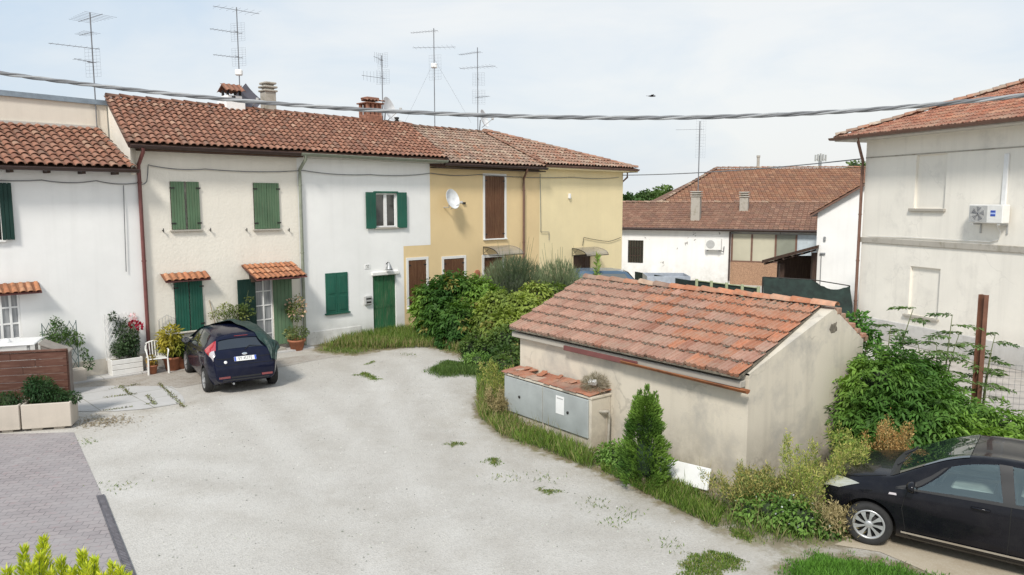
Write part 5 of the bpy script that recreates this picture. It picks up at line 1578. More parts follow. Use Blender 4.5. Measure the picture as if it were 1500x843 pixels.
class Car:
    """x runs from the nose (0) to the tail, y>0 is the left side; t runs 0..8 from the sill over the roof edge (6) to the centre line (8)"""
    def __init__(s, L, tabs, stations):
        s.L = L; s.f = {k: pch([a for a, b in v], [b for a, b in v]) for k, v in tabs.items()}; s.st = stations
    def ctrl(s, x):
        f = s.f; w, zb, zl, zr, zt, wr = (f[k](x) for k in ('w', 'zb', 'zl', 'zr', 'zt', 'wr'))
        zl = max(zl, zb + .3); zr = max(zr, zl + .01); zt = max(zt, zr + .004)
        wb = w * .965; h = zl - zb
        return [(w * .86, zb), (w * .965, zb + .16 * h), (w * .998, zb + .48 * h), (w, zb + .80 * h), (wb, zl), (wb + (wr - wb) * .45, zl + (zr - zl) * .5), (wr, zr), (wr * .62, zr + (zt - zr) * .75), (0, zt)]
    def S(s, x, t, side=1):
        c = s.ctrl(x); i = min(7, max(0, int(t))); u = t - i
        p = [c[max(0, i - 1)], c[i], c[i + 1], c[min(8, i + 2)]]
        if i == 7: p[3] = (-c[7][0], c[7][1])
        r = []
        for k in (0, 1):
            a, b, d, e = (q[k] for q in p)
            lo, hi = min(b, d), max(b, d)
            val = .5 * (2 * b + (d - a) * u + (2 * a - 5 * b + 4 * d - e) * u * u + (3 * b - a - 3 * d + e) * u**3)
            r.append(val if k == 0 else min(max(val, lo - .01), hi + .015))
        return Vector((x, max(0, r[0]) * side, r[1]))
    def nrm(s, x, t, side):
        e = .012
        a = s.S(min(s.L, x + e), t, side) - s.S(max(0, x - e), t, side); b = s.S(x, min(8, t + .06), side) - s.S(x, max(0, t - .06), side)
        n = a.cross(b); n = n * (1 if side < 0 else -1)
        c = Vector((x, 0, .7)); p = s.S(x, t, side)
        if n.dot(p - c) < 0: n = -n
        return n.normalized() if n.length > 1e-9 else Vector((0, 0, 1))
    def patch(s, mb, quad, side=1, off=.005, nx=14, nt=8, th=None):
        """quad: 4 (x,t) corners going round"""
        (x0, t0), (x1, t1), (x2, t2), (x3, t3) = quad; vs = []
        for i in range(nx + 1):
            for j in range(nt + 1):
                a, b = i / nx, j / nt
                x = x0 * (1 - a) * (1 - b) + x1 * a * (1 - b) + x2 * a * b + x3 * (1 - a) * b
                t = t0 * (1 - a) * (1 - b) + t1 * a * (1 - b) + t2 * a * b + t3 * (1 - a) * b
                vs.append(s.S(x, t, side) + s.nrm(x, t, side) * off)
        mb.add(vs, [(i * (nt + 1) + j, (i + 1) * (nt + 1) + j, (i + 1) * (nt + 1) + j + 1, i * (nt + 1) + j + 1) for i in range(nx) for j in range(nt)], smooth=True)
    def fullpatch(s, mb, x0f, x1f, t0, off=.005, nx=12, nt=10):
        """patch symmetric across the centre line, from t0 on one side to t0 on the other; x as a function of t"""
        vs = []
        N_ = 2 * nt
        for i in range(nx + 1):
            for j in range(N_ + 1):
                q = j / nt - 1; t = 8 - (8 - t0) * abs(q); sd = 1 if q <= 0 else -1
                x = x0f(t) + (x1f(t) - x0f(t)) * i / nx
                vs.append(s.S(x, t, sd) + s.nrm(x, min(t, 7.95), sd) * off)
        mb.add(vs, [(i * (N_ + 1) + j, (i + 1) * (N_ + 1) + j, (i + 1) * (N_ + 1) + j + 1, i * (N_ + 1) + j + 1) for i in range(nx) for j in range(N_)], smooth=True)
    def body(s, name, mats, root, frameM, wheels, wr, wy, well=.36, tunnels=()):
        ts = [i / 3 for i in range(25)]
        vs, fs = [], []
        n = len(ts) * 2 - 1
        for x in s.st:
            for t in ts: vs.append(s.S(x, t, 1))
            for t in ts[-2::-1]: vs.append(s.S(x, t, -1))
        for i in range(len(s.st) - 1):
            for k in range(n):
                k2 = (k + 1) % n
                fs.append((i * n + k, i * n + k2, (i + 1) * n + k2, (i + 1) * n + k))
        fs.append(tuple(range(n))); fs.append(tuple(range((len(s.st) - 1) * n, len(s.st) * n))[::-1])
        me = bpy.data.meshes.new('tmp'); me.from_pydata(vs, [], fs); me.update()
        import bmesh
        bm = bmesh.new(); bm.from_mesh(me); bmesh.ops.recalc_face_normals(bm, faces=bm.faces); bm.to_mesh(me); bm.free()
        for m in mats: me.materials.append(m)
        o = bpy.data.objects.new('tmp', me); COL.objects.link(o)
        cut = MB()
        for x in wheels:
            for sd in (1, -1):
                cut2 = []
                for k in range(28):
                    a = 2 * PI * k / 28; cut2.append((x + math.cos(a) * well, 0, wr + .02 + math.sin(a) * well))
                y0 = sd * (wy - .24)
                cut.prism([(p[0], y0, p[2]) for p in cut2], (0, sd * .6, 0))
        for quad in tunnels:
            pts = []
            for k in range(4):
                (xa, ta), (xb, tb) = quad[k], quad[(k + 1) % 4]
                for q in range(5):
                    f = q / 5; p = s.S(xa + (xb - xa) * f, ta + (tb - ta) * f, 1); pts.append((p.x, -1.2, p.z))
            cx_ = sum(p[0] for p in pts) / len(pts); cz_ = sum(p[2] for p in pts) / len(pts)
            cut.prism([(cx_ + (p[0] - cx_) * .97, p[1], cz_ + (p[2] - cz_) * .95) for p in pts], (0, 2.4, 0))
        cm = bpy.data.meshes.new('tmpc'); cm.from_pydata([tuple(v) for v in cut.v], [], cut.f); cm.update()
        bm = bmesh.new(); bm.from_mesh(cm); bmesh.ops.recalc_face_normals(bm, faces=bm.faces); bm.to_mesh(cm); bm.free()
        cm.materials.append(mats[-1])
        co = bpy.data.objects.new('tmpc', cm); COL.objects.link(co)
        md = o.modifiers.new('b', 'BOOLEAN'); md.object = co; md.operation = 'DIFFERENCE'; md.solver = 'EXACT'; md.material_mode = 'TRANSFER'
        dg = bpy.context.evaluated_depsgraph_get()
        res = bpy.data.meshes.new_from_object(o.evaluated_get(dg))
        co_ = [frameM @ v.co for v in res.vertices]
        ff = [tuple(p.vertices) for p in res.polygons]; mi = [p.material_index for p in res.polygons]
        slots = [m.name if m else '' for m in res.materials]
        dark = slots.index(mats[-1].name) if mats[-1].name in slots else 0
        ok = len(ff) > 200
        bpy.data.objects.remove(o); bpy.data.objects.remove(co)
        mi = [1 if i == dark and len(slots) > 1 else 0 for i in mi]
        r = link_mesh(name, [tuple(v) for v in co_], ff, [mats[0], mats[-1]], root, midx=mi, sm_flags=[True] * len(ff))
        try: r.data.set_sharp_from_angle(angle=math.radians(38))
        except Exception: pass
        return r

M_TYRE = simple('tyre_rubber', (.022, .022, .022), .85, var=.3, scale=8)
M_RIM = simple('silver_hubcap', (.48, .49, .50), .35, .5, var=.08)
M_RIMD = simple('dark_wheel_recess', (.02, .02, .02), .8)
M_CHROME = simple('chrome', (.7, .7, .7), .12, 1.0, var=.03)
M_LAMP = glassy('cloudy_headlamp', (.46, .455, .37), .12, .16)
M_RED = glassy('red_lamp', (.42, .012, .02), .1, .1)
M_REDD = glassy('dark_red_lamp', (.20, .008, .012), .15, .08)
M_CLEARL = glassy('clear_lamp', (.62, .55, .55), .1, .15)
M_CARGL = glassy('car_glass', (.02, .03, .03), .02, .17)
M_CARGLF = glassy('dark_car_glass', (.006, .008, .014), .04, .05)
M_SEAM = simple('panel_gap', (.004, .004, .004), .8)

def wheel(root, M, r=.29, w=.18, rim=.20, spokes=9, name='wheel'):
    """axis along local y, outside towards +y"""
    T = M @ Matrix.Rotation(-PI / 2, 4, 'X')
    hub = MB(T); hub.lathe([(.001, w * .2), (rim, w * .2), (rim, -w * .45)], 28)
    o = hub.build(name, M_RIMD, root)
    ty = MB(T); h = w / 2
    ty.lathe([(rim, -h * .9), (rim + .02, -h), (r - .03, -h), (r - .006, -h * .75), (r, -h * .3), (r, h * .3), (r - .006, h * .75), (r - .03, h), (rim + .02, h * .98), (rim - .004, h * .82)], 40)
    ty.build('tyre', M_TYRE, o)
    rm = MB(T)
    rm.lathe([(rim + .004, h * .86), (rim - .004, h * .96), (rim - .022, h * .9), (rim - .028, h * .6)], 36)
    rm.lathe([(.001, h * .98), (.035, h * .97), (.055, h * .86), (.058, h * .5)], 20)
    for k in range(spokes):
        a = 2 * PI * k / spokes; q = PI / spokes
        def P(rad, an, z): return (rad * math.cos(a + an), rad * math.sin(a + an), z)
        rm.add([P(.045, -q * .75, h * .88), P(.045, q * .75, h * .88), P(rim * .6, q * .55, h * .92), P(rim - .015, q * .78, h * .88), P(rim - .015, -q * .30, h * .88), P(rim * .6, -q * .35, h * .92)], [(0, 1, 2, 5), (5, 2, 3, 4)], smooth=False)
    rm.build('rim', M_RIM, o)
    return o

def seam(car, mb, pts, side, off=.004, w=.005, M=None):
    for i in range(len(pts) - 1):
        for k in range(6):
            a = k / 6; b = (k + 1) / 6
            x0, t0 = pts[i][0] + (pts[i + 1][0] - pts[i][0]) * a, pts[i][1] + (pts[i + 1][1] - pts[i][1]) * a
            x1, t1 = pts[i][0] + (pts[i + 1][0] - pts[i][0]) * b, pts[i][1] + (pts[i + 1][1] - pts[i][1]) * b
            p, q = car.S(x0, t0, side) + car.nrm(x0, t0, side) * off, car.S(x1, t1, side) + car.nrm(x1, t1, side) * off
            d = (q - p).normalized(); n = car.nrm(x0, t0, side); s_ = d.cross(n) * w
            mb.add([p - s_, p + s_, q + s_, q - s_], [(0, 1, 2, 3)])

m = N('tinted_side_glass')
tr_ = m.n('ShaderNodeBsdfTransparent'); tr_.inputs['Color'].default_value = (.82, .90, .88, 1)
gl_ = m.n('ShaderNodeBsdfGlossy'); gl_.inputs['Roughness'].default_value = .02; gl_.inputs['Color'].default_value = (.80, .95, .93, 1)
mx_ = m.n('ShaderNodeMixShader'); mx_.inputs[0].default_value = .17
m.l(tr_.outputs[0], mx_.inputs[1]); m.l(gl_.outputs[0], mx_.inputs[2]); m.l(mx_.outputs[0], m.out.inputs['Surface'])
M_TINT = m.mat
# ---------------- black five door hatchback at the right
YL = 3.75
st = [0, .012, .03, .06, .10, .16, .24, .34, .46, .6, .75, .88, .95, 1.0, 1.08, 1.18, 1.3, 1.42, 1.55, 1.68, 1.8, 1.95, 2.15, 2.35, 2.55, 2.75, 2.95, 3.1, 3.22, 3.32, 3.4, 3.47, 3.54, 3.6, 3.65, 3.69, 3.72, 3.74, 3.75]
yar = Car(YL, dict(
    w=[(0, .50), (.03, .60), (.10, .69), (.25, .77), (.5, .825), (.8, .845), (1.2, .848), (2.8, .848), (3.2, .83), (3.5, .77), (3.65, .70), (3.72, .64), (3.75, .58)],
    zb=[(0, .26), (.15, .20), (.5, .19), (3.2, .20), (3.6, .26), (3.75, .32)],
    zl=[(0, 0.580), (0.06, 0.655), (0.18, 0.725), (0.4, 0.782), (0.7, 0.825), (1, 0.865), (1.6, 0.890), (2.4, 0.925), (3, 0.960), (3.35, 0.970), (3.55, 0.930), (3.68, 0.850), (3.75, 0.750)],
    zr=[(0, 0.600), (0.06, 0.685), (0.18, 0.775), (0.4, 0.871), (0.7, 0.940), (0.92, 0.975), (1.05, 1.044), (1.3, 1.181), (1.6, 1.321), (1.85, 1.390), (2.2, 1.418), (2.7, 1.414), (3.1, 1.365), (3.35, 1.297), (3.5, 1.151), (3.62, 1.022), (3.7, 0.927), (3.75, 0.840)],
    zt=[(0, 0.620), (0.06, 0.710), (0.18, 0.810), (0.4, 0.906), (0.7, 0.979), (0.92, 1.018), (1.05, 1.082), (1.3, 1.211), (1.6, 1.345), (1.85, 1.409), (2.2, 1.435), (2.7, 1.426), (3.1, 1.383), (3.35, 1.319), (3.5, 1.194), (3.62, 1.048), (3.7, 0.945), (3.75, 0.859)],
    wr=[(0, .38), (.1, .48), (.4, .60), (.8, .67), (1.0, .69), (1.3, .665), (1.8, .61), (2.4, .59), (3.0, .575), (3.4, .56), (3.6, .56), (3.75, .48)]), st)
yd = Vector((-.79, .61, 0)).normalized()       # towards the nose
yl = Vector((-yd.y, yd.x, 0))                  # its left
fw = gp(1272, 795)                             # front left tyre on the ground
origin = fw + yd * .70 - yl * .74
YM = Matrix(((-yd.x, yl.x, 0, origin.x), (-yd.y, yl.y, 0, origin.y), (0, 0, 1, 0), (0, 0, 0, 1)))
yc = thing('parked_car', 'shiny black five door hatchback parked nose first in the weeds at the right', 'car', YM @ Vector((1.9, 0, 0)), math.atan2(-yd.y, -yd.x))
P_BLK = carpaint('black_car_paint', (.006, .006, .009))
FX, RX, WRd = .70, 3.16, .295
YW1, YW2 = [(1.24, 4.22), (2.20, 4.22), (2.12, 5.80), (1.62, 5.62)], [(2.33, 4.22), (3.05, 4.32), (3.0, 5.78), (2.26, 5.80)]
yar.body('body', [P_BLK, M_BLACKP], yc, YM, (FX, RX), WRd, .84, .345, (YW1, YW2))
def ypart(name, mat, fn, parent=None):
    mb = MB(YM); fn(mb); return mb.build(name, mat, parent or yc)
for sd in (1, -1):
    ypart('window', M_TINT, lambda mb: yar.patch(mb, YW1, sd, .003))
    ypart('window', M_TINT, lambda mb: yar.patch(mb, YW2, sd, .003))
    ypart('quarter_panel', M_BLACKP, lambda mb: yar.patch(mb, [(1.00, 4.24), (1.21, 4.24), (1.58, 5.6), (1.54, 5.6)], sd, .005, 6, 4))
    ypart('window_trim', M_BLACKP, lambda mb: (yar.patch(mb, [(2.20, 4.22), (2.33, 4.22), (2.26, 5.82), (2.12, 5.82)], sd, .008, 4, 8), yar.patch(mb, [(1.0, 4.05), (3.2, 4.05), (3.1, 4.22), (1.05, 4.22)], sd, .007, 20, 2)))
    def dl(mb):
        seam(yar, mb, [(1.16, 4.2), (1.10, 2.5), (1.16, 1.0), (1.22, .5)], sd); seam(yar, mb, [(2.27, 5.7), (2.29, 4.0), (2.29, 2.0), (2.27, .5)], sd)
        seam(yar, mb, [(3.0, 4.3), (3.06, 3.4), (2.92, 2.2), (2.84, 1.2), (2.8, .5)], sd); seam(yar, mb, [(1.22, .5), (2.8, .5)], sd)
    ypart('door_seam', M_SEAM, dl)
    for hx in (1.98, 2.88):
        def dh(mb):
            p = yar.S(hx, 3.55, sd); n = yar.nrm(hx, 3.55, sd)
            mb.tube([p - Vector((.10, 0, .0)) + n * .004, p - Vector((.08, 0, 0)) + n * .035, p + Vector((.07, 0, .0)) + n * .035, p + Vector((.09, 0, 0)) + n * .004], .016, 8)
        ypart('door_handle', P_BLK, dh)
    ypart('side_strip', M_CHROME, lambda mb: yar.patch(mb, [(1.10, .95), (2.86, .95), (2.86, 1.10), (1.10, 1.10)], sd, .012, 16, 1))
    ypart('headlight', M_LAMP, lambda mb: yar.patch(mb, [(.07, 3.75), (.30, 3.45), (.56, 4.2), (.20, 5.9)], sd, .008, 10, 8))
    ypart('indicator', M_CLEARL, lambda mb: yar.patch(mb, [(.93, 3.35), (1.03, 3.35), (1.02, 3.55), (.94, 3.55)], sd, .008, 4, 2))
    def mir(mb):
        p = yar.S(1.22, 4.3, sd) + Vector((0, sd * .12, .05))
        mb.lathe([(.001, .075), (.05, .065), (.085, .035), (.095, 0), (.09, -.03), (.001, -.03)], 16, M=Matrix.Translation(p) @ Matrix.Rotation(-PI / 2, 4, 'Y') @ Matrix.Diagonal((.8, 1.15, 1, 1)))
        mb.tube([p - Vector((0, sd * .14, .05)), p], .028, 8)
    mo_ = ypart('wing_mirror', P_BLK, mir)
    def mg(mb):
        p = yar.S(1.22, 4.3, sd) + Vector((.034, sd * .12, .05))
        mb.lathe([(.001, .0), (.08, .0)], 16, M=Matrix.Translation(p) @ Matrix.Rotation(PI / 2, 4, 'Y') @ Matrix.Diagonal((.75, 1.1, 1, 1)))
    ypart('mirror_glass', M_CHROME, mg, mo_)
    ypart('tail_light', M_RED, lambda mb: yar.patch(mb, [(3.40, 3.7), (3.60, 3.7), (3.56, 5.3), (3.42, 5.0)], sd, .008, 6, 8))
    for x in (FX, RX):
        Wm = YM @ Matrix.Translation((x, sd * .76, WRd)) @ (Matrix.Rotation(PI, 4, 'Z') if sd < 0 else Matrix.Identity(4)) @ (Matrix.Rotation(-.12, 4, 'Z') if x == FX else Matrix.Identity(4))
        wheel(yc, Wm, WRd, .185, .20, 9)
ypart('windscreen', M_CARGL, lambda mb: yar.fullpatch(mb, lambda t: .97 + .06 * (8 - t) / 2, lambda t: 1.80 + .0 * t, 6.12, .006))
ypart('rear_window', M_CARGLF, lambda mb: yar.fullpatch(mb, lambda t: 3.42, lambda t: 3.60, 6.3, .006))
ypart('cowl_grille', M_BLACKP, lambda mb: yar.fullpatch(mb, lambda t: .86 + .05 * (8 - t) / 2, lambda t: .965 + .06 * (8 - t) / 2, 6.1, .006))
M_SEAT = simple('dark_seat_fabric', (.07, .07, .075), .9, var=.3)
M_SEATP = simple('pale_seat_cover', (.30, .33, .31), .9, var=.35, scale=5)  # pale stand-in for light seen in the glass; cushion and bench added for it
ypart('seat_cushion', M_SEATP, lambda mb: (mb.bbox(1.45, 2.10, -.62, -.06, .90, .985, .03), mb.bbox(1.60, 2.10, .10, .56, .90, .97, .03)))
ypart('rear_bench', M_SEATP, lambda mb: mb.bbox(2.36, 2.98, -.62, .5, .90, 1.02, .03))
ypart('dashboard', M_SEAT, lambda mb: mb.bbox(1.30, 1.42, -.6, .6, .90, 1.0, .03))
for sy in (.36, -.36):
    def st_(mb):
        for (x0, z0, z1, w_) in ((2.12, .85, 1.18, .20), (2.16, 1.16, 1.33, .10)):
            mb.bbox(x0, x0 + .12, sy - w_, sy + w_, z0, z1, .04)
    ypart('seat', M_SEAT, st_)
ypart('steering_wheel', M_BLACKP, lambda mb: mb.tube([Vector((1.50 + .07 * math.sin(a), .36 + .18 * math.cos(a), 1.0 + .17 * math.sin(a))) for a in [k * 2 * PI / 24 for k in range(25)]], .016, 6))
def wip(mb):
    for y0, y1 in ((.3, -.2), (-.25, -.6)):
        sdd = 1 if y0 > 0 else -1
        mb.tube([Vector((.93, y0, yar.f['zt'](.93) + .012)), Vector((1.0, (y0 + y1) / 2, yar.f['zt'](1.0) + .005)), Vector((1.03, y1, yar.f['zr'](1.03) + .04))], .009, 6)
ypart('wiper', M_BLACKP, wip)
ypart('bonnet_seam', M_SEAM, lambda mb: [seam(yar, mb, [(.86, 6.1), (.5, 5.6), (.2, 5.9)], sd) for sd in (1, -1)])
ypart('front_grille', M_BLACKP, lambda mb: mb.bbox(-.012, .05, -.35, .35, .30, .44, .01))

# ---------------- dark blue hatchback by the cream house
FLn = 3.95
st = [0, .015, .04, .08, .14, .22, .34, .48, .62, .8, .95, 1.05, 1.15, 1.3, 1.45, 1.6, 1.75, 1.95, 2.2, 2.45, 2.7, 2.95, 3.15, 3.3, 3.4, 3.48, 3.55, 3.62, 3.68, 3.73, 3.78, 3.82, 3.855, 3.885, 3.91, 3.93, 3.945, 3.95]
fie = Car(FLn, dict(
    w=[(0, .48), (.04, .60), (.12, .70), (.3, .79), (.55, .84), (.9, .86), (3.0, .86), (3.4, .85), (3.65, .81), (3.8, .755), (3.88, .72), (3.93, .69), (3.95, .66)],
    zb=[(0, .26), (.15, .20), (.5, .19), (3.4, .20), (3.75, .26), (3.95, .33)],
    zl=[(0, .56), (.08, .66), (.25, .75), (.5, .82), (.8, .87), (1.1, .90), (1.8, .94), (2.6, .99), (3.2, 1.03), (3.5, 1.05), (3.7, 1.03), (3.82, .97), (3.88, .86), (3.92, .72), (3.95, .64)],
    zr=[(0, .58), (.08, .69), (.25, .80), (.5, .88), (.8, .945), (1.05, .985), (1.2, 1.06), (1.5, 1.21), (1.8, 1.34), (2.05, 1.395), (2.4, 1.42), (2.9, 1.405), (3.25, 1.36), (3.45, 1.31), (3.55, 1.25), (3.68, 1.13), (3.80, 1.02), (3.86, .91), (3.90, .80), (3.95, .66)],
    zt=[(0, .60), (.08, .72), (.25, .84), (.5, .925), (.8, .995), (1.05, 1.04), (1.2, 1.115), (1.5, 1.275), (1.8, 1.41), (2.05, 1.465), (2.4, 1.49), (2.9, 1.475), (3.25, 1.43), (3.48, 1.375), (3.56, 1.29), (3.68, 1.155), (3.80, 1.035), (3.86, .92), (3.90, .81), (3.95, .67)],
    wr=[(0, .38), (.1, .48), (.4, .60), (.8, .67), (1.05, .69), (1.4, .66), (1.9, .60), (2.5, .58), (3.1, .56), (3.5, .56), (3.7, .60), (3.82, .63), (3.9, .62), (3.95, .58)]), st)
ra, rb_ = gp(308, 570), gp(396, 562)
mid = (ra + rb_) / 2
fd = Vector((-.54, .84, 0)).normalized(); fl = Vector((-fd.y, fd.x, 0))
RXF, FXF = 3.28, .79
mid = mid - fd * .12 + fl * .03
forg = mid + fd * RXF
FM = Matrix(((-fd.x, fl.x, 0, forg.x), (-fd.y, fl.y, 0, forg.y), (0, 0, 1, 0), (0, 0, 0, 1)))
fc = thing('parked_car', 'dark blue hatchback seen from behind, half covered by a green tarpaulin, before the cream house', 'car', FM @ Vector((2, 0, 0)), math.atan2(-fd.y, -fd.x))
P_NAVY = carpaint('navy_car_paint', (.004, .006, .022))
fie.body('body', [P_NAVY, M_BLACKP], fc, FM, (FXF, RXF), .30, .86, .35)
def fpart(name, mat, fn, parent=None):
    mb = MB(FM); fn(mb); return mb.build(name, mat, parent or fc)
for sd in (1, -1):
    fpart('window', M_CARGL, lambda mb: fie.patch(mb, [(1.45, 4.2), (2.28, 4.2), (2.2, 5.8), (2.02, 5.8)], sd))
    fpart('window', M_CARGL, lambda mb: fie.patch(mb, [(2.38, 4.2), (3.18, 4.35), (3.05, 5.7), (2.32, 5.8)], sd))
    fpart('door_seam', M_SEAM, lambda mb: (seam(fie, mb, [(1.2, 4.2), (1.15, 2.5), (1.25, .6)], sd), seam(fie, mb, [(2.33, 5.6), (2.36, 4), (2.35, .6)], sd), seam(fie, mb, [(3.12, 4.3), (3.15, 3.4), (2.92, 1.8), (2.85, .6)], sd), seam(fie, mb, [(1.25, .6), (2.85, .6)], sd)))
    for hx in (2.14, 2.98):
        fpart('door_handle', P_NAVY, lambda mb: mb.tube([fie.S(hx - .1, 3.5, sd), fie.S(hx - .07, 3.5, sd) + Vector((0, sd * .03, 0)), fie.S(hx + .07, 3.5, sd) + Vector((0, sd * .03, 0)), fie.S(hx + .1, 3.5, sd)], .015, 8))
    tl = fpart('tail_light', M_RED, lambda mb: fie.patch(mb, [(3.38, 4.0), (3.72, 3.45), (3.74, 5.75), (3.50, 5.85)], sd, .010, 8, 10))
    fpart('lamp_segment', M_CLEARL, lambda mb: fie.patch(mb, [(3.70, 3.45), (3.86, 3.35), (3.83, 5.2), (3.715, 5.3)], sd, .012, 6, 8), tl)
    fpart('rear_reflector', M_REDD, lambda mb: mb.bbox(3.915, 3.952, sd * .50 - .14, sd * .50 + .14, .40, .47, .012, M=Matrix.Translation((0, 0, 0))))
    def fmir(mb):
        p = fie.S(1.42, 4.3, sd) + Vector((0, sd * .12, .05))
        mb.lathe([(.001, .075), (.05, .065), (.085, .035), (.095, 0), (.09, -.03), (.001, -.03)], 16, M=Matrix.Translation(p) @ Matrix.Rotation(-PI / 2, 4, 'Y') @ Matrix.Diagonal((.8, 1.15, 1, 1)))
        mb.tube([p - Vector((0, sd * .14, .05)), p], .028, 8)
    mo_ = fpart('wing_mirror', P_NAVY, fmir)
    fpart('mirror_glass', M_CHROME, lambda mb: mb.lathe([(.001, .0), (.08, .0)], 16, M=Matrix.Translation(fie.S(1.42, 4.3, sd) + Vector((.034, sd * .12, .05))) @ Matrix.Rotation(PI / 2, 4, 'Y') @ Matrix.Diagonal((.75, 1.1, 1, 1))), mo_)
    for x in (FXF, RXF):
        Wm = FM @ Matrix.Translation((x, sd * .775, .30)) @ (Matrix.Rotation(PI, 4, 'Z') if sd < 0 else Matrix.Identity(4))
        wheel(fc, Wm, .30, .19, .205, 10)
fpart('rear_window', M_CARGLF, lambda mb: fie.fullpatch(mb, lambda t: 3.535, lambda t: 3.745, 6.12, .006))
fpart('windscreen', M_CARGL, lambda mb: fie.fullpatch(mb, lambda t: 1.1, lambda t: 1.98, 6.15, .006))
fpart('spoiler', P_NAVY, lambda mb: fie.fullpatch(mb, lambda t: 3.40, lambda t: 3.545, 6.05, .022))
fpart('brake_light', M_REDD, lambda mb: mb.bbox(3.50, 3.545, -.16, .16, 1.355, 1.372, .004))
fpart('bumper_insert', M_BLACKP, lambda mb: (mb.bbox(3.90, 3.958, -.56, .56, .335, .385, .015), mb.bbox(3.88, 3.954, -.36, .36, .385, .46, .02)))
fpart('bumper_seam', M_SEAM, lambda mb: [seam(fie, mb, [(3.75, 3.2), (3.9, 3.6), (3.925, 5.2), (3.93, 7.9)], sd, .006, .005) for sd in (1, -1)])
fpart('hatch_seam', M_SEAM, lambda mb: [(seam(fie, mb, [(3.86, 5.2), (3.875, 6.2), (3.88, 7), (3.882, 7.95)], sd, .006, .006)) for sd in (1, -1)])
def tilt(x, y, z, a): return Matrix.Translation((x, y, z)) @ Matrix.Rotation(a, 4, 'Y')
pa = -math.radians(26)
pl_ = fpart('number_plate', M_WHITEP, lambda mb: mb.bbox(-.006, .006, -.26, .26, -.056, .056, .004, M=tilt(3.905, 0, .86, pa)))
fpart('plate_band', M_BLUE, lambda mb: (mb.box(.0065, .008, .215, .258, -.053, .053, M=tilt(3.905, 0, .86, pa)), mb.box(.0065, .008, -.258, -.215, -.053, .053, M=tilt(3.905, 0, .86, pa))), pl_)
def text_mesh(txt, size):
    cu = bpy.data.curves.new('t', 'FONT'); cu.body = txt; cu.size = size; cu.align_x = 'CENTER'; cu.align_y = 'CENTER'; cu.resolution_u = 3
    o = bpy.data.objects.new('t', cu); COL.objects.link(o); dg = bpy.context.evaluated_depsgraph_get()
    me = bpy.data.meshes.new_from_object(o.evaluated_get(dg)); v = [v.co.copy() for v in me.vertices]; f = [tuple(p.vertices) for p in me.polygons]
    bpy.data.objects.remove(o); return v, f
v_, f_ = text_mesh('EY 453TE', .105)
# text plane -> plate: text x to -y (read from behind), text y to up
TX = tilt(3.905, 0, .86, pa) @ Matrix(((0, 0, 1, .0085), (-1, 0, 0, 0), (0, 1, 0, 0), (0, 0, 0, 1)))
fpart('plate_characters', M_BLACKP, lambda mb: mb.add([TX @ Vector((p.x * .78, p.y, p.z)) for p in v_], f_), pl_)
fpart('emblem', M_CHROME, lambda mb: mb.lathe([(.001, .008), (.045, .006), (.06, 0)], 20, M=tilt(3.857, 0, .965, PI / 2 - math.radians(30)) @ Matrix.Diagonal((.55, 1, 1, 1))))
fpart('badge_disc', M_WHITEP, lambda mb: mb.lathe([(.001, .006), (.035, .006), (.04, 0)], 16, M=tilt(3.90, .46, .80, PI / 2 - math.radians(15))))
def rw(mb): mb.tube([Vector((3.79, -.02, 1.06)), Vector((3.72, -.15, 1.135)), Vector((3.735, -.42, 1.10))], .01, 6)
fpart('wiper', M_BLACKP, rw)
fpart('exhaust_pipe', M_GALV, lambda mb: mb.tube([(3.7, .3, .27), (3.95, .3, .27)], .025, 10))

# green tarpaulin draped over the right half of the roof
def tarp():
    nx, ny = 60, 90
    vs, fs = [], []
    def nz(a, b): return math.sin(a * 9 + b * 3) * .5 + math.sin(a * 17 - b * 7 + 1) * .3 + math.sin(b * 13 + a * 4 + 2) * .3
    for i in range(nx + 1):
        for j in range(ny + 1):
            b = -1 + 1.36 * j / ny           # -1 hem on the right side .. 0 centre line .. .36 left edge of the roof
            xg = .75 + 3.1 * i / nx
            hem = .60 + .085 * (3.9 - xg) + .02 * math.sin(xg * 9)
            q = b * hem if b < 0 else b
            t = 8 - 7.2 * abs(q); sd = -1 if q < 0 else 1
            edge = 2.45 - 1.0 * q / .3 if q >= 0 else 2.45 + 1.2 * min(1, (-q) / .16) ** .8 + .26 * min(1, max(0, (-q - .16) / .12))
            edge += .04 * math.sin(q * 19 + 1)
            x = .75 + (min(edge, 3.91) - .75) * i / nx
            p = fie.S(x, t, sd); n = fie.nrm(x, min(t, 7.95), sd)
            o_ = .02 + .02 * (1 + nz(x * .6, q * 2.2)) + .02 * abs(q)
            if q < -.40: o_ += .16 * (-q - .40) + .02 * math.sin(x * 11)
            if x > 3.6: o_ += .02 * math.sin(q * 60)
            pk = math.exp(-((x - 2.25) ** 2) / .10 - (q + .02) ** 2 / .006) * .09
            vs.append(p + n * o_ + Vector((0, 0, pk)))
    for i in range(nx):
        for j in range(ny): fs.append((i * (ny + 1) + j, (i + 1) * (ny + 1) + j, (i + 1) * (ny + 1) + j + 1, i * (ny + 1) + j + 1))
    return vs, fs
v_, f_ = tarp()
mb = MB(FM); mb.add(v_, f_, smooth=True)
m = N('green_tarpaulin'); f = m.noise(m.coord(), 2.5, 5); m.col(m.ramp(f, [(.3, (.008, .026, .022)), (.7, (.018, .048, .038))])); m.set(Roughness=.5); m.bump(m.noise(m.coord(), 7, 4, .6, .8), .8, .05)
tag(mb.build('tarpaulin', m.mat), 'dark green tarpaulin pulled over the front and right side of the dark blue car', 'tarpaulin')
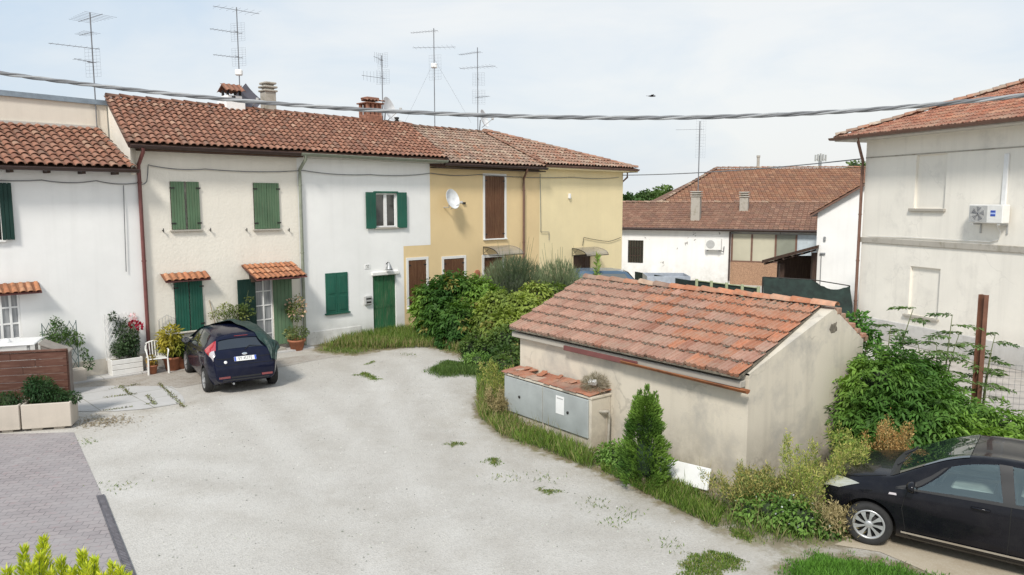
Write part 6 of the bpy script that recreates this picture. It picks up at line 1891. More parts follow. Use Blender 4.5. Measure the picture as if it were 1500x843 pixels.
# ------------------------------------------------------------------ plants
def shrub(name, label, cat, blobs, n, L, W, dark, light, seed, loc=None, group=None, leaflets=0, llen=.2, mat=None, droop=.15, spread=.9, shell=.35, k=.6, stems=None, corecol=(.02, .03, .012), scale=1.6):
    P0 = blobs[0][0]
    loc = loc or (sum(b[0][0] for b in blobs) / len(blobs), sum(b[0][1] for b in blobs) / len(blobs), 0)
    t = thing(name, label, cat, loc, 0, group)
    V, P = bush_V(blobs, n, L, W, droop, spread, shell, leaflets=leaflets, llen=llen)
    qmesh('foliage', V, cols2(P, dark, light, seed, scale), mat or LEAF, t)
    if k: core('inner_branches', blobs, t, corecol, k)
    mb = MB()
    R = random.Random(seed)
    for b in (stems or blobs)[:8]:
        c = Vector(b[0]); base = Vector((loc[0] + R.uniform(-.15, .15), loc[1] + R.uniform(-.15, .15), 0)) if stems is None else Vector((c.x + R.uniform(-.1, .1), c.y + R.uniform(-.1, .1), 0))
        mb.tube([base, base.lerp(c, .5) + Vector((R.uniform(-.1, .1), R.uniform(-.1, .1), .1)), c], [.03, .022, .01], 6)
    mb.build('stem', BARK, t)
    return t

# big compound-leaved shrub behind the black car
B = []
def at(u, v, Y):      # point seen at a pixel at a given distance ahead
    return on_plane(u, v, (0, Y, 0), Vector((0, 1, 0)))
for (u, v, Y, r) in ((1288, 610, 12.8, .58), (1290, 562, 13.0, .55), (1300, 540, 13.4, .5), (1325, 600, 12.8, .7), (1278, 655, 12.4, .5), (1335, 555, 13.6, .5),
                     (1350, 590, 13.2, .65), (1355, 640, 12.5, .7), (1400, 618, 12.9, .55), (1405, 655, 12.4, .65), (1450, 630, 12.7, .52), (1455, 675, 12.2, .6), (1510, 645, 12.6, .52),
                     (1510, 685, 12.0, .55), (1570, 655, 12.4, .6), (1300, 675, 12.1, .5), (1390, 690, 12.1, .6), (1252, 602, 13.1, .28), (1640, 665, 12.2, .6)):
    p = at(u, v, Y); B.append(((p.x, p.y, max(.3, p.z)), (r, r * .8, r * .75)))
big = thing('shrub', 'large dense green shrub with drooping pointed leaves behind the black car', 'shrub', (7.5, 12.8, 0))
V, P = bush_V(B, 6800, .135, .046, .4, .8, .22, leaflets=7, llen=.22)
qmesh('foliage', V, cols2(P, (.05, .115, .022), (.175, .275, .05), 11, 2.6), LEAF, big)
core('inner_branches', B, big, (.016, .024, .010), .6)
mb = MB()
for b in B[:17]: mb.tube([(b[0][0], b[0][1], 0), (b[0][0] + .05, b[0][1], b[0][2] * .6), b[0]], [.035, .025, .01], 6)
mb.build('stem', BARK, big)

# slender saplings with feathery tiers rising out of it
def sapling(label, base, tips, n_fr, seed, fl=.75):
    R = random.Random(seed)
    t = thing('sapling', label, 'sapling', base, 0, None)
    mb = MB(); Vs, Ts = [], []
    for tip in tips:
        b, e = Vector(base), Vector(tip)
        midp = b.lerp(e, .5) + Vector((R.uniform(-.1, .1), R.uniform(-.1, .1), .15))
        path = [(b * (1 - k) ** 2 + midp * 2 * k * (1 - k) + e * k * k) for k in [i / 10 for i in range(11)]]
        mb.tube(path, [.028 - .022 * i / 10 for i in range(11)], 6)
        for q in range(n_fr):
            k = min(.995, .40 + .6 * (q + 1) / n_fr); i = int(k * 10); p = path[i].lerp(path[min(10, i + 1)], k * 10 - i)
            a = q * 2.4 + R.uniform(-.3, .3); L = fl * (1.1 - .45 * k) * R.uniform(.8, 1.15)
            d = Vector((math.cos(a), math.sin(a), .22)).normalized()
            pts = [p + d * (L * s) + Vector((0, 0, -.30 * L * s * s)) for s in [j / 8 for j in range(9)]]
            mb.tube(pts, [.007 - .005 * j / 8 for j in range(9)], 4, caps=False)
            for j in range(2, 9):
                for sd in (-1, 1):
                    sdv = d.cross(Vector((0, 0, 1))).normalized() * sd
                    for kk in range(3):
                        D = sdv * 1.0 + d * R.uniform(.0, .9) + Vector((0, 0, R.uniform(-.45, .15)))
                        o = pts[j] + d * R.uniform(-.05, .05) + sdv * (kk * .045)
                        Vs.append((o, D))
    mb.build('stem', TWIG, t)
    P = np.array([tuple(v[0]) for v in Vs]); D = np.array([tuple(v[1]) for v in Vs]); n = len(P)
    V = leafquads(P, D, np.array([0, 0, 1.0]) + unit(n) * .3, rng.uniform(.08, .14, n), rng.uniform(.035, .055, n), .15, .2)
    qmesh('foliage', V, cols2(P, (.055, .10, .035), (.13, .19, .065), seed, 2), LEAF, t)
    return t
sapling('tall slender sapling with feathery leaves leaning right before the niche at the right house', at(1285, 590, 13.6) * 1.0 - Vector((0, 0, at(1285, 590, 13.6).z)), [at(1338, 452, 13.9), at(1305, 478, 13.7)], 7, 3, .5)
b_ = at(1375, 600, 13.6); sapling('branching sapling with flat leafy tiers left of the rusty steel post', (b_.x, b_.y, 0), [at(1395, 462, 13.9), at(1372, 505, 13.6), at(1345, 505, 13.5), at(1405, 490, 13.8)], 7, 5, .6)
b_ = at(1440, 600, 13.9); sapling('small leafy sapling just right of the rusty steel post', (b_.x, b_.y, 0), [at(1458, 490, 14.3), at(1452, 520, 14.1)], 7, 8, .5)
# plant on the garage's rear corner
p = GA @ Vector((GLN - .3, WB + .35, 0)); shrub('climbing_plant', 'bright green leafy tip growing over the rear corner of the garage roof', 'plant', [((p.x, p.y, 2.25), (.26, .26, .3)), ((p.x - .05, p.y, 1.8), (.2, .2, .3)), ((p.x + .18, p.y - .1, 2.05), (.2, .2, .2))], 900, .11, .05, (.05, .13, .025), (.13, .28, .05), 21, k=.4)

# hedge of mixed shrubs in front of the yellow house
def mound(name, label, spots, n, L, W, leaflets, llen, dark, light, seed, scale, loc, droop=.3, cat='shrub', twigs=12):
    bl = []
    for (u, v, Y, r) in spots:
        q = at(u, v, Y); bl.append(((q.x, q.y, max(.3, q.z)), (r, r, r * .8)))
    t = thing(name, label, cat, loc)
    V, P = bush_V(bl, n, L, W, droop, .85, .26, leaflets=leaflets, llen=llen)
    col = cols2(P, dark, light, seed, scale)
    old = (clump(P, scale * 1.6, seed + 9) > .86)[:, None] & (rng.uniform(0, 1, (len(P), 1)) < .7)
    col = np.where(old, np.array((.34, .30, .09)) * rng.uniform(.6, 1.3, (len(P), 1)), col)
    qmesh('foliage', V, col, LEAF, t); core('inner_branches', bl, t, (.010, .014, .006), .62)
    mb = MB(); R = random.Random(seed)
    for b_ in bl: mb.tube([(b_[0][0], b_[0][1], 0), (b_[0][0] + .08, b_[0][1], b_[0][2] * .6), b_[0]], [.05, .035, .015], 6)
    for k in range(twigs):
        b_ = R.choice(bl); d = Vector((R.gauss(0, .6), R.gauss(0, .6), R.uniform(.5, 1.2))).normalized(); r_ = b_[1][0]
        mb.tube([Vector(b_[0]), Vector(b_[0]) + d * r_ * .8, Vector(b_[0]) + d * r_ * R.uniform(1.1, 1.4) + Vector((0, 0, -.08))], [.012, .008, .003], 4)
    mb.build('stem', BARK, t)
    return t
mound('shrub', 'tall bright green wisteria-like shrub before the brown shutters of the yellow house', ((638, 438, 25.5, .62), (662, 428, 25.8, .7), (692, 434, 25.5, .68), (652, 470, 24.8, .7), (680, 472, 24.2, .7), (628, 462, 25.3, .42), (664, 496, 23.8, .4), (712, 440, 25.2, .5)),
      3600, .19, .075, 6, .26, (.030, .080, .016), (.15, .235, .04), 17, 1.6, (-2.2, 25, 0))
mound('shrub', 'yellow-green elder-like shrub between the wisteria-like shrub and the garage roof', ((735, 452, 24.0, .62), (762, 455, 23.2, .6), (742, 482, 22.4, .62), (785, 438, 24.2, .52), (806, 434, 24.8, .45), (720, 470, 23.6, .5)),
      2600, .17, .085, 4, .18, (.05, .09, .018), (.24, .28, .06), 27, 2.0, (0, 23, 0))
mound('shrub', 'dark ivy-like undergrowth at the left end of the garage', ((700, 505, 22.6, .5), (722, 512, 21.6, .55), (745, 525, 20.3, .5), (742, 500, 21.6, .6), (690, 520, 22.0, .35), (755, 545, 18.6, .4), (735, 540, 19.6, .38)),
      6500, .10, .075, 0, .1, (.022, .055, .014), (.12, .17, .04), 37, 3.0, (-.3, 20.5, 0))
# grey green upright bushes
def spiky(label, c, R_, hgt, n, seed, dark, light, L=.30):
    t = thing('shrub', label, 'shrub', (c[0], c[1], 0))
    d = unit(n); r = rng.uniform(0, 1, (n, 1)) ** .4
    P = np.array([c[0], c[1], hgt * .48]) + d * r * np.array([R_, R_, hgt * .46])
    D = d * .6 + unit(n) * .35; D[:, 2] += .9
    V = leafquads(P, D, unit(n), rng.uniform(.6, 1.3, n) * L, rng.uniform(.012, .026, n), .1, .05)
    qmesh('foliage', V, cols2(P, dark, light, seed, 2.5), LEAF, t)
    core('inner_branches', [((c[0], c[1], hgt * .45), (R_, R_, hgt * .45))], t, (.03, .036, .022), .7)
    mb = MB()
    RR = random.Random(seed)
    for k in range(14):
        a = RR.random() * 6.28; q = RR.uniform(.2, .8) * R_
        mb.tube([(c[0], c[1], 0), (c[0] + math.cos(a) * q * .6, c[1] + math.sin(a) * q * .6, hgt * .6), (c[0] + math.cos(a) * q, c[1] + math.sin(a) * q, hgt * RR.uniform(.9, 1.25))], [.02, .012, .004], 5)
    mb.build('stem', TWIG, t)
p = at(752, 395, 27.0); spiky('rounded grey-green rosemary-like bush under the left glass canopy', (p.x, p.y), 1.2, 2.75, 10000, 5, (.06, .085, .05), (.15, .175, .11))
p = at(818, 395, 26.5); spiky('wispy grey-green upright bush left of the pale yellow house door', (p.x, p.y), 1.0, 2.6, 7000, 6, (.07, .095, .055), (.17, .20, .12))
p = at(874, 392, 29.5)
t = thing('sapling', 'thin young plant with upright pale leaves by the door of the pale yellow house', 'plant', (p.x, p.y, 0))
mb = MB(); mb.tube([(p.x, p.y, 0), (p.x + .05, p.y, 1.3), (p.x, p.y, 2.5)], [.02, .014, .006], 6); mb.build('stem', TWIG, t)
n = 90; zz = rng.uniform(.9, 2.5, n); P = np.stack([np.full(n, p.x) + .02, np.full(n, p.y), zz], 1); D = unit(n); D[:, 2] = abs(D[:, 2]) + .5
qmesh('foliage', leafquads(P, D, unit(n), .25, .08), palette(n, [(.16, .24, .06), (.22, .27, .08)]), LEAF, t)

# small conifer by the cabinet
c = gp(943, 716); t = thing('conifer', 'small dark green conical conifer beside the meter cabinet', 'conifer', (c.x, c.y, 0))
n = 9000; zz = rng.uniform(0, 1, n) ** .8; hh = 1.42
rad = .31 * (1 - zz ** 2.2) ** .7 + .03; a = rng.uniform(0, 6.28, n); lob = 1 + .26 * np.sin(a * 4 + zz * 9) + .16 * np.sin(zz * 31 + a * 3) + .12 * np.sin(a * 9 - zz * 14)
r = rad * lob * rng.uniform(.55, 1, n) ** .5
P = np.stack([c.x + r * np.cos(a), c.y + r * np.sin(a), .08 + zz * hh], 1)
D = np.stack([np.cos(a), np.sin(a), np.full(n, .8)], 1) + unit(n) * .4
V = leafquads(P, D, unit(n), rng.uniform(.05, .10, n), rng.uniform(.014, .03, n), .2, 0)
tops = []
for (dx, dy, h0) in ((.02, 0, 1.62), (.17, .05, 1.50), (-.17, 0, 1.44), (.08, -.1, 1.5), (-.08, .1, 1.52)):
    m_ = 220; q = rng.uniform(0, 1, m_); aa = rng.uniform(0, 6.28, m_); rr_ = .07 * (1 - q)
    Pq = np.stack([c.x + dx + rr_ * np.cos(aa), c.y + dy + rr_ * np.sin(aa), h0 - .38 + .46 * q], 1); Dq = np.stack([np.cos(aa), np.sin(aa), np.full(m_, 1.2)], 1)
    tops.append(leafquads(Pq, Dq, unit(m_), .07, .02)); P = np.concatenate([P, Pq])
V = np.concatenate([V] + tops)
qmesh('foliage', V, cols2(P, (.035, .085, .016), (.15, .24, .045), 9, 5), LEAF, t)
mb = MB(); mb.tube([(c.x, c.y, 0), (c.x, c.y, 1.3)], [.035, .008], 8); mb.build('trunk', BARK, t)
core('inner_branches', [((c.x, c.y, .5), (.29, .29, .5)), ((c.x, c.y, 1.0), (.22, .22, .4))], t, (.012, .025, .01), .72)

# dry tumbleweed on the cabinet
c = GA @ Vector((CX1 - .22, -.22, CZ + .2)); t = thing('dry_weed', 'round tuft of dry grey weed on the right end of the meter cabinet', 'weed', c - Vector((0, 0, .15)))
n = 2600; d = unit(n); P = np.array(c) + d * np.array([.26, .26, .2]) * rng.uniform(.1, 1, (n, 1)) ** .5; P[:, 2] = np.maximum(P[:, 2], CZ + .05)
qmesh('stalks', leafquads(P, d + unit(n) * .6, unit(n), rng.uniform(.04, .1, n), rng.uniform(.004, .009, n)), palette(n, [(.20, .17, .12), (.28, .24, .19), (.15, .13, .09)]), DRY, t)

# weeds: goldenrod-like plumes, dry clumps and leafy weeds along the garage
def plume(label, base, n_st, h, seed, cols, lean=.35, group=None, Ll=.07, Wl=.012, name='tall_weed'):
    R = random.Random(seed); t = thing(name, label, 'weed', base, 0, group)
    mb = MB(); Ps, Ds = [], []
    for k in range(n_st):
        a = R.random() * 6.28; q = R.uniform(.1, 1) * lean; hh = h * R.uniform(.6, 1.1)
        b = Vector(base) + Vector((R.uniform(-.18, .18), R.uniform(-.18, .18), 0))
        e = b + Vector((math.cos(a) * q * hh, math.sin(a) * q * hh, hh)); m_ = b.lerp(e, .55) + Vector((0, 0, .1 * hh))
        path = [b * (1 - s) ** 2 + m_ * 2 * s * (1 - s) + e * s * s for s in [i / 8 for i in range(9)]]
        mb.tube(path, [.007 - .005 * i / 8 for i in range(9)], 4, caps=False)
        for j in range(240):
            s = R.uniform(.15, 1) ** .7; i = min(7, int(s * 8)); p = path[i].lerp(path[i + 1], s * 8 - i)
            wid = .075 * (1.15 - s) + .012
            Ps.append((p.x + R.gauss(0, wid), p.y + R.gauss(0, wid), p.z + R.gauss(0, .05))); Ds.append((R.gauss(0, .6), R.gauss(0, .6), .7 + R.gauss(0, .4)))
    mb.build('stem', TWIG, t)
    P, D = np.array(Ps), np.array(Ds); n = len(P); P[:, 2] = np.maximum(P[:, 2], .01)
    qmesh('foliage', leafquads(P, D, unit(n), rng.uniform(.6, 1.3, n) * Ll, rng.uniform(.7, 1.4, n) * Wl), palette(n, cols), DRY, t)
    return t
OCH = [(.26, .22, .07), (.32, .27, .10), (.17, .19, .055), (.11, .15, .04)]
GOLD = [(.27, .27, .07), (.22, .25, .055), (.15, .20, .04), (.31, .27, .10)]
RUSTY = [(.32, .19, .07), (.26, .14, .05), (.36, .25, .11)]
def g0(u, v): p = gp(u, v); return (p.x, p.y, 0)
plume('tall yellow-green plumed weed touching the nose of the black car', g0(1206, 770), 15, 1.2, 2, GOLD, .5, Ll=.062, Wl=.012)
plume('tall yellow-green plumed weed leaning left before the garage gable wall', g0(1176, 766), 9, 1.2, 3, GOLD, .85, Ll=.062, Wl=.012)
plume('golden plumed weed between the shrub and the black car bonnet', g0(1243, 735), 12, 1.1, 4, GOLD, .4, Ll=.062, Wl=.012)
plume('ochre dry weed clump at the near corner of the garage', g0(1090, 752), 22, .62, 5, OCH, .9, Ll=.06)
plume('ochre dry weed clump right of the near corner of the garage', g0(1130, 750), 18, .60, 6, OCH, .9, Ll=.06)
plume('rust coloured dry weed in front of the large shrub', at(1305, 690, 11.6) - Vector((0, 0, at(1305, 690, 11.6).z)), 22, 1.15, 7, RUSTY, .3, Ll=.05)
plume('yellow flowering weed at the foot of the garage left of the meter cabinet', g0(735, 590), 12, .9, 8, GOLD, .5)
plume('straw coloured weed clump at the left end of the meter cabinet', g0(738, 612), 14, .6, 9, [(.30, .23, .12), (.2, .16, .08)], .6)
plume('straw weed at the front tyre of the black car', g0(1222, 785), 12, .5, 10, [(.34, .27, .15), (.25, .2, .1)], .8)
for i, (u, v, r, nm) in enumerate(((1130, 775, .38, 'leafy weed clump with small white flowers at the near corner of the garage'), (1175, 785, .36, 'leafy weed clump with small white flowers left of the black car'),
                                  (925, 700, .3, 'leafy weed clump at the left foot of the small conifer'), (905, 690, .28, 'leafy weed clump at the corner of the meter cabinet'),
                                  (700, 545, .4, 'low leafy weed at the front edge of the hedge'), (660, 508, .4, 'broad yellow-leaved weed at the foot of the hedge'))):
    p = gp(u, v - 6)
    bl = [((p.x, p.y, .2), (r, r, .28)), ((p.x + r * .8, p.y - .1, .16), (r * .7, r * .7, .22)), ((p.x - r * .7, p.y + .12, .16), (r * .7, r * .7, .22))]
    lt = (.14, .23, .05) if i != 5 else (.28, .32, .07)
    t = shrub('leafy_weed', nm, 'weed', bl, 1300, .075, .04, (.05, .11, .025), lt, 40 + i, k=.5, scale=4)
    if i < 2:
        n = 40; P, d = blob_points(bl, n, .1); P = P[P[:, 2] > .15]; n = len(P)
        qmesh('flower', leafquads(P + np.array([0, 0, .03]), unit(n), unit(n), .035, .03), np.full((n, 3), .75), LEAF, t)['kind'] = 'stuff'

# grass
GCOL = [(.10, .155, .028), (.14, .20, .04), (.07, .115, .022), (.21, .20, .085)]
def edge_dens(P):
    return .25 + .75 * (clump(np.concatenate([P, np.zeros((len(P), 1))], 1), 1.6, 3) > .38)
V1, P1 = grass_V(vr, 42000, (.05, .22), .013, .5, edge_dens, .22)
# taller growth near the door and the hedge
near = gpoly([(480, 512), (520, 492), (548, 488), (600, 486), (640, 500), (690, 520), (640, 510), (560, 512)])
V2, P2 = grass_V(near, 9000, (.18, .5), .016, .35)
near3 = gpoly([(700, 560), (755, 545), (757, 628), (870, 672), (865, 690), (800, 662), (735, 640), (700, 612)])
V3, P3 = grass_V(near3, 8000, (.12, .42), .014, .4)
near4 = gpoly([(880, 690), (905, 670), (1000, 715), (1060, 748), (1050, 775), (960, 732)])
V4, P4 = grass_V(near4, 6000, (.08, .26), .013, .4)
V5, P5 = grass_V(verge, 2600, (.25, .62), .007, .35, edge_dens, .3)
P = np.concatenate([P1, P2, P3, P4, P5]); V = np.concatenate([V1, V2, V3, V4, V5])
cG = palette(len(P), GCOL, (4, 4, 3, 1.6)); dry = (clump(P, .9, 5) > .68)[:, None]
cG = np.where(dry & (rng.uniform(0, 1, (len(P), 1)) < .35), palette(len(P), [(.26, .22, .11), (.19, .16, .08)]), cG)
cG[-len(P5):] = palette(len(P5), [(.25, .21, .11), (.20, .18, .07), (.14, .16, .05)])
o = qmesh('verge_grass', V, cG, GRASS); tag(o, 'rough green and straw grass along the garage and the hedge', 'grass', kind='stuff')
Vl, Pl = grass_V(ragged(lawn, .12, .15, 31), 15000, (.05, .2), .011, .45, None, .35)
o = qmesh('lawn_grass', Vl, palette(len(Pl), [(.085, .19, .025), (.12, .25, .04), (.06, .13, .02)]), GRASS); tag(o, 'fresh green grass strip in front of the black car', 'grass', kind='stuff')
pl_names = ['rounded grass tuft spreading on the gravel before the hedge', 'small grass tuft on the gravel before the green door', 'tiny grass tuft near the green door', 'small grass tuft alone in the middle of the gravel yard', 'small grass tuft on the gravel before the meter cabinet', 'flat grass tuft on the gravel left of the white board', 'wide sparse grass patch at the bottom edge of the gravel', 'thin grass patch at the verge by the near garage corner']
for k, (pp, nm) in enumerate(zip(patches, pl_names)):
    n = [9500, 900, 200, 260, 300, 350, 2600, 800][k]
    Vp, Pp = grass_V(ragged(pp, .10, .10, k), n, (.05, .26) if k == 0 else (.03, .10), .012, .5 if k else .35, None, .3 if k == 0 else .12)
    o = qmesh('grass_patch', Vp, palette(len(Pp), GCOL if k else [(.07, .12, .03), (.11, .16, .045), (.05, .09, .022)]), GRASS); tag(o, nm, 'grass patch', kind='stuff')
# stray weeds and grit on the gravel
ys = gpoly([(620, 800), (900, 740), (1000, 790), (1100, 830), (700, 843)]); joints = []
n = 420; cen = [gp(u, v) for u, v in ((875, 740), (920, 755), (800, 700), (985, 800), (170, 713), (128, 648), (640, 540), (600, 520), (660, 515), (740, 700), (905, 765))]
Ps = np.array([tuple(cen[i % len(cen)] + Vector((random.gauss(0, .16), random.gauss(0, .14), 0))) for i in range(n)])
D = unit(n) * .8; D[:, 2] = .6
o = qmesh('stray_weeds', leafquads(Ps, D, unit(n), .06, .014), palette(n, GCOL), GRASS); tag(o, 'stray blades of grass scattered on the pale gravel', 'grass', kind='stuff')
lines = [((232, 562), (270, 598)), ((150, 584), (200, 578)), ((150, 603), (195, 597)), ((178, 566), (190, 580)), ((160, 571), (205, 564)), ((215, 580), (228, 594)), ((212, 594), (225, 592))]
Pj = []
for (a, b) in lines:
    A_, B_ = gp(*a), gp(*b)
    for k in range(int(130 * (B_ - A_).length)):
        p = A_.lerp(B_, random.random() ** .9); Pj.append((p.x + random.gauss(0, .025), p.y + random.gauss(0, .025), .01))
Pj = np.array(Pj); n = len(Pj); D = unit(n); D[:, 2] = .8
o = qmesh('joint_weeds', leafquads(Pj, D, unit(n), rng.uniform(.02, .07, n), .014), palette(n, [(.10, .13, .03), (.15, .12, .07), (.07, .06, .04), (.19, .2, .06)]), GRASS); tag(o, 'weeds and moss growing in the joints of the old concrete slabs', 'weeds', kind='stuff')
Pj = np.array([tuple(gp(125, 620) + Vector((random.gauss(.3, .35), random.gauss(.1, .22), .012))) for k in range(500)]); n = len(Pj)
o = qmesh('leaf_litter', leafquads(Pj, unit(n) * [1, 1, .2], unit(n) * .3 + [0, 0, 1.], rng.uniform(.03, .07, n), .025), palette(n, [(.20, .15, .10), (.14, .10, .06), (.27, .22, .15)]), DRY); tag(o, 'dry leaf litter at the corner of the concrete planter', 'leaf litter', kind='stuff')

# yellow green conifer tips in the near left corner
bf = thing('shrub', 'yellow-green feathery conifer shrub at the bottom left corner', 'shrub', (-3.6, 5.2, 0))
Ps, Ds, Cs = [], [], []
R = random.Random(12)
tips = []
for (u, v, Y) in ((10, 838, 4.9), (35, 805, 5.0), (62, 790, 5.0), (58, 815, 4.9), (90, 822, 4.9), (120, 812, 4.9), (128, 830, 4.8), (140, 822, 4.9), (165, 828, 4.9), (175, 835, 4.9), (20, 850, 4.8), (75, 840, 4.8), (105, 838, 4.8), (150, 845, 4.8), (45, 830, 4.8), (185, 846, 4.9), (-20, 840, 4.9), (-40, 850, 4.8)):
    tips.append(at(u, v, Y))
mb = MB()
for tp in tips:
    b = Vector((tp.x + R.uniform(-.15, .1), tp.y + R.uniform(-.1, .1), tp.z - .75))
    mb.tube([Vector((b.x * .9 - .36, 5.0, 0)), b, tp], [.02, .01, .003], 5)
    for j in range(800):
        s = R.random(); p = b.lerp(tp, s); w = .13 * (1 - s) + .01
        a = R.random() * 6.28
        Ps.append((p.x + math.cos(a) * w * R.random(), p.y + math.sin(a) * w * R.random(), p.z)); Ds.append((math.cos(a) * .7, math.sin(a) * .7, 1.1)); 
mb.build('stem', TWIG, bf)
P, D = np.array(Ps), np.array(Ds); n = len(P)
qmesh('foliage', leafquads(P, D, unit(n), rng.uniform(.03, .07, n), rng.uniform(.007, .014, n)), palette(n, [(.42, .44, .03), (.50, .50, .05), (.30, .36, .03)]), LEAF, bf)
core('inner_branches', [((-3.3, 5.05, 1.35), (.75, .35, .75)), ((-3.9, 5.1, 1.2), (.6, .4, .7))], bf, (.05, .06, .01), .75)
V, Pq = bush_V([((-3.3, 5.05, 1.35), (.8, .4, .75)), ((-3.9, 5.1, 1.2), (.6, .4, .7))], 4000, .07, .02); qmesh('lower_foliage', V, cols2(Pq, (.15, .2, .02), (.36, .40, .04), 4), LEAF, bf)

# distant trees
def tree(label, x, y, h, r, seed, dark=(.030, .065, .022), light=(.12, .175, .05), n=13000, sub=9):
    t = thing('tree', label, 'tree', (x, y, 0), 0, 'trees beyond the low house')
    R = random.Random(seed)
    bl = [((x + R.uniform(-.6, .6) * r, y + R.uniform(-.5, .5) * r, h - r * R.uniform(.45, 1.1)), (r * R.uniform(.4, .6),) * 2 + (r * R.uniform(.3, .5),)) for k in range(sub)]
    V, P = bush_V(bl, n, .5, .32); qmesh('crown', V, cols2(P, dark, light, seed, .5), LEAF, t)
    core('inner_branches', bl, t, (.012, .022, .01), .75)
    mb = MB(); mb.tube([(x, y, 0), (x + .1, y, h * .5), (x, y, h - r)], [.28, .2, .1], 8)
    for b in bl[:5]: mb.tube([(x, y, h * .45), b[0]], [.12, .04], 6)
    mb.build('trunk', BARK, t)
def treeat(label, u, v, Y, r, seed, **k):
    p = at(u, v, Y); tree(label, p.x, p.y, p.z + .6, r * 1.25, seed, **k)
treeat('dark green tree crown just right of the pale yellow house', 922, 284, 80, 3.0, 1)
treeat('rounded green tree crown between the pale yellow house and the low roof', 948, 279, 84, 3.4, 2)
treeat('green tree crown nearest the left edge of the tall brown roof', 972, 282, 82, 2.8, 3)
treeat('low green tree crown touching the tiles of the low white house', 990, 294, 82, 2.4, 4)
treeat('small treetop just above the tall brown roof beside the white house', 1243, 237, 110, 2.6, 5, n=2500)

# loose stones on the yard
yard = gpoly([(200, 600), (420, 520), (620, 515), (690, 560), (700, 640), (860, 700), (1000, 770), (1120, 840), (220, 843)])
n = 1500; A_ = np.array(yard); P = rng.uniform(A_.min(0), A_.max(0), (n * 3, 2)); P = P[inpoly(P, yard)][:n]
mb = MB()
for q in P:
    r = random.uniform(.006, .02) * (1.4 if random.random() < .06 else 1); a = random.random() * 6.28
    vs = [(q[0] + math.cos(a + k * PI / 2) * r * random.uniform(.7, 1.3), q[1] + math.sin(a + k * PI / 2) * r * random.uniform(.7, 1.3), .0) for k in range(4)] + [(q[0], q[1], r * .9)]
    g_ = random.choice((.34, .42, .5, .56, .27)); mb.add(vs, [(0, 1, 4), (1, 2, 4), (2, 3, 4), (3, 0, 4)], tint=(g_, g_ * .97, g_ * .92))
o = mb.build('loose_stones', leafmat('stone_chips', 0.0, .95)); tag(o, 'loose pale stones scattered over the gravel yard', 'gravel', kind='stuff')
# ------------------------------------------------------------------ aerials, dishes, cables
def yagi(mb, c, d, L, n, el=.45, up=False, r=.008):
    c = Vector(c); d = Vector(d).normalized(); e = Vector((0, 0, 1)) if up else d.cross(Vector((0, 0, 1))).normalized()
    a, b = c - d * L * .15, c + d * L * .85
    mb.tube([a, b], r, 5)
    for k in range(n):
        p = a.lerp(b, (k + .5) / n); w = el * (1 - .35 * k / n) / 2
        mb.tube([p - e * w, p + e * w], r * .45, 4)
def grid_ant(mb, c, d, w=.5, h=.8):
    c = Vector(c); d = Vector(d).normalized(); e = d.cross(Vector((0, 0, 1))).normalized(); z = Vector((0, 0, 1))
    for k in range(9): mb.tube([c - e * w / 2 + z * h * (k / 8 - .5), c + e * w / 2 + z * h * (k / 8 - .5)], .0022, 4)
    for k in range(5): mb.tube([c + e * w * (k / 4 - .5) - z * h / 2, c + e * w * (k / 4 - .5) + z * h / 2], .0022, 4)
    mb.tube([c, c + d * .2], .01, 5)
def aerial(label, foot_px, b, top_v, arms, r=.018, plane=None, base_z=None, M=None):
    """mast on the roof ridge; arms: (pixel height v, kind, sideways, depth, length, elements)"""
    P0, nn = plane or (RA - RN * b, RN)
    p = on_plane(*foot_px, P0, nn); top = on_plane(foot_px[0], top_v, P0, nn)
    z1 = top.z
    t = thing('tv_aerial', label, 'aerial', (p.x, p.y, p.z), 0)
    mb = MB(); mb.tube([(p.x, p.y, p.z - (base_z or .3)), (p.x, p.y, z1)], r, 8); mb.build('mast', M_GALVD, t)
    sc = (p - CAMP).length / F
    for (v, kind, dx, dy, L, n) in arms:
        z = on_plane(foot_px[0], v, P0, nn).z
        mb = MB()
        if kind == 'y': yagi(mb, (p.x, p.y, z), (dx, dy, 0), L, n, .5)
        elif kind == 'v': yagi(mb, (p.x, p.y, z), (dx, dy, 0), L, n, .5, True)
        elif kind == 'd':   # long dipole band: elements mostly along the boom direction
            yagi(mb, (p.x - dx * L * .35, p.y - dy * L * .35, z), (dx, dy, .0), L, n, .9)
        elif kind == 'g': grid_ant(mb, (p.x + .05, p.y - .1, z), (dx, dy, 0), .55, L)
        elif kind == 'b': mb.bbox(p.x - .12, p.x + .12, p.y - .1, p.y + .05, z - .1, z + .1, .03)
        mb.build('antenna', M_WHITEP if kind == 'b' else M_GALVD, t)
    return t, p
aerial('four armed tv aerial at the left beside the grey coping', (142, 185), 3.0, 20, [(28, 'd', -.8, .6, 1.5, 8), (49, 'y', -.8, .55, .8, 5), (72, 'y', -.75, -.65, 1.3, 9), (92, 'y', -.4, -.92, .7, 4), (94, 'g', -.3, -1, .8, 0)])
aerial('tall tv aerial rising behind the white tile-capped chimney', (352, 150), 3.9, 12, [(16, 'd', -.75, -.66, 1.6, 7), (49, 'y', -.75, -.66, 1.1, 8), (85, 'y', -.78, -.62, 1.0, 7), (49, 'g', -.3, -1, .6, 0), (85, 'g', -.3, -1, .6, 0), (107, 'b', 0, 0, 0, 0)])
aerial('thin tv aerial with looped elements next to the brick chimney', (561, 180), 3.3, 82, [(88, 'v', -.3, -1, .8, 5), (90, 'g', -.6, -.8, .55, 0), (115, 'v', -.7, -.7, 1.1, 7), (114, 'g', -.3, -1, .55, 0)])
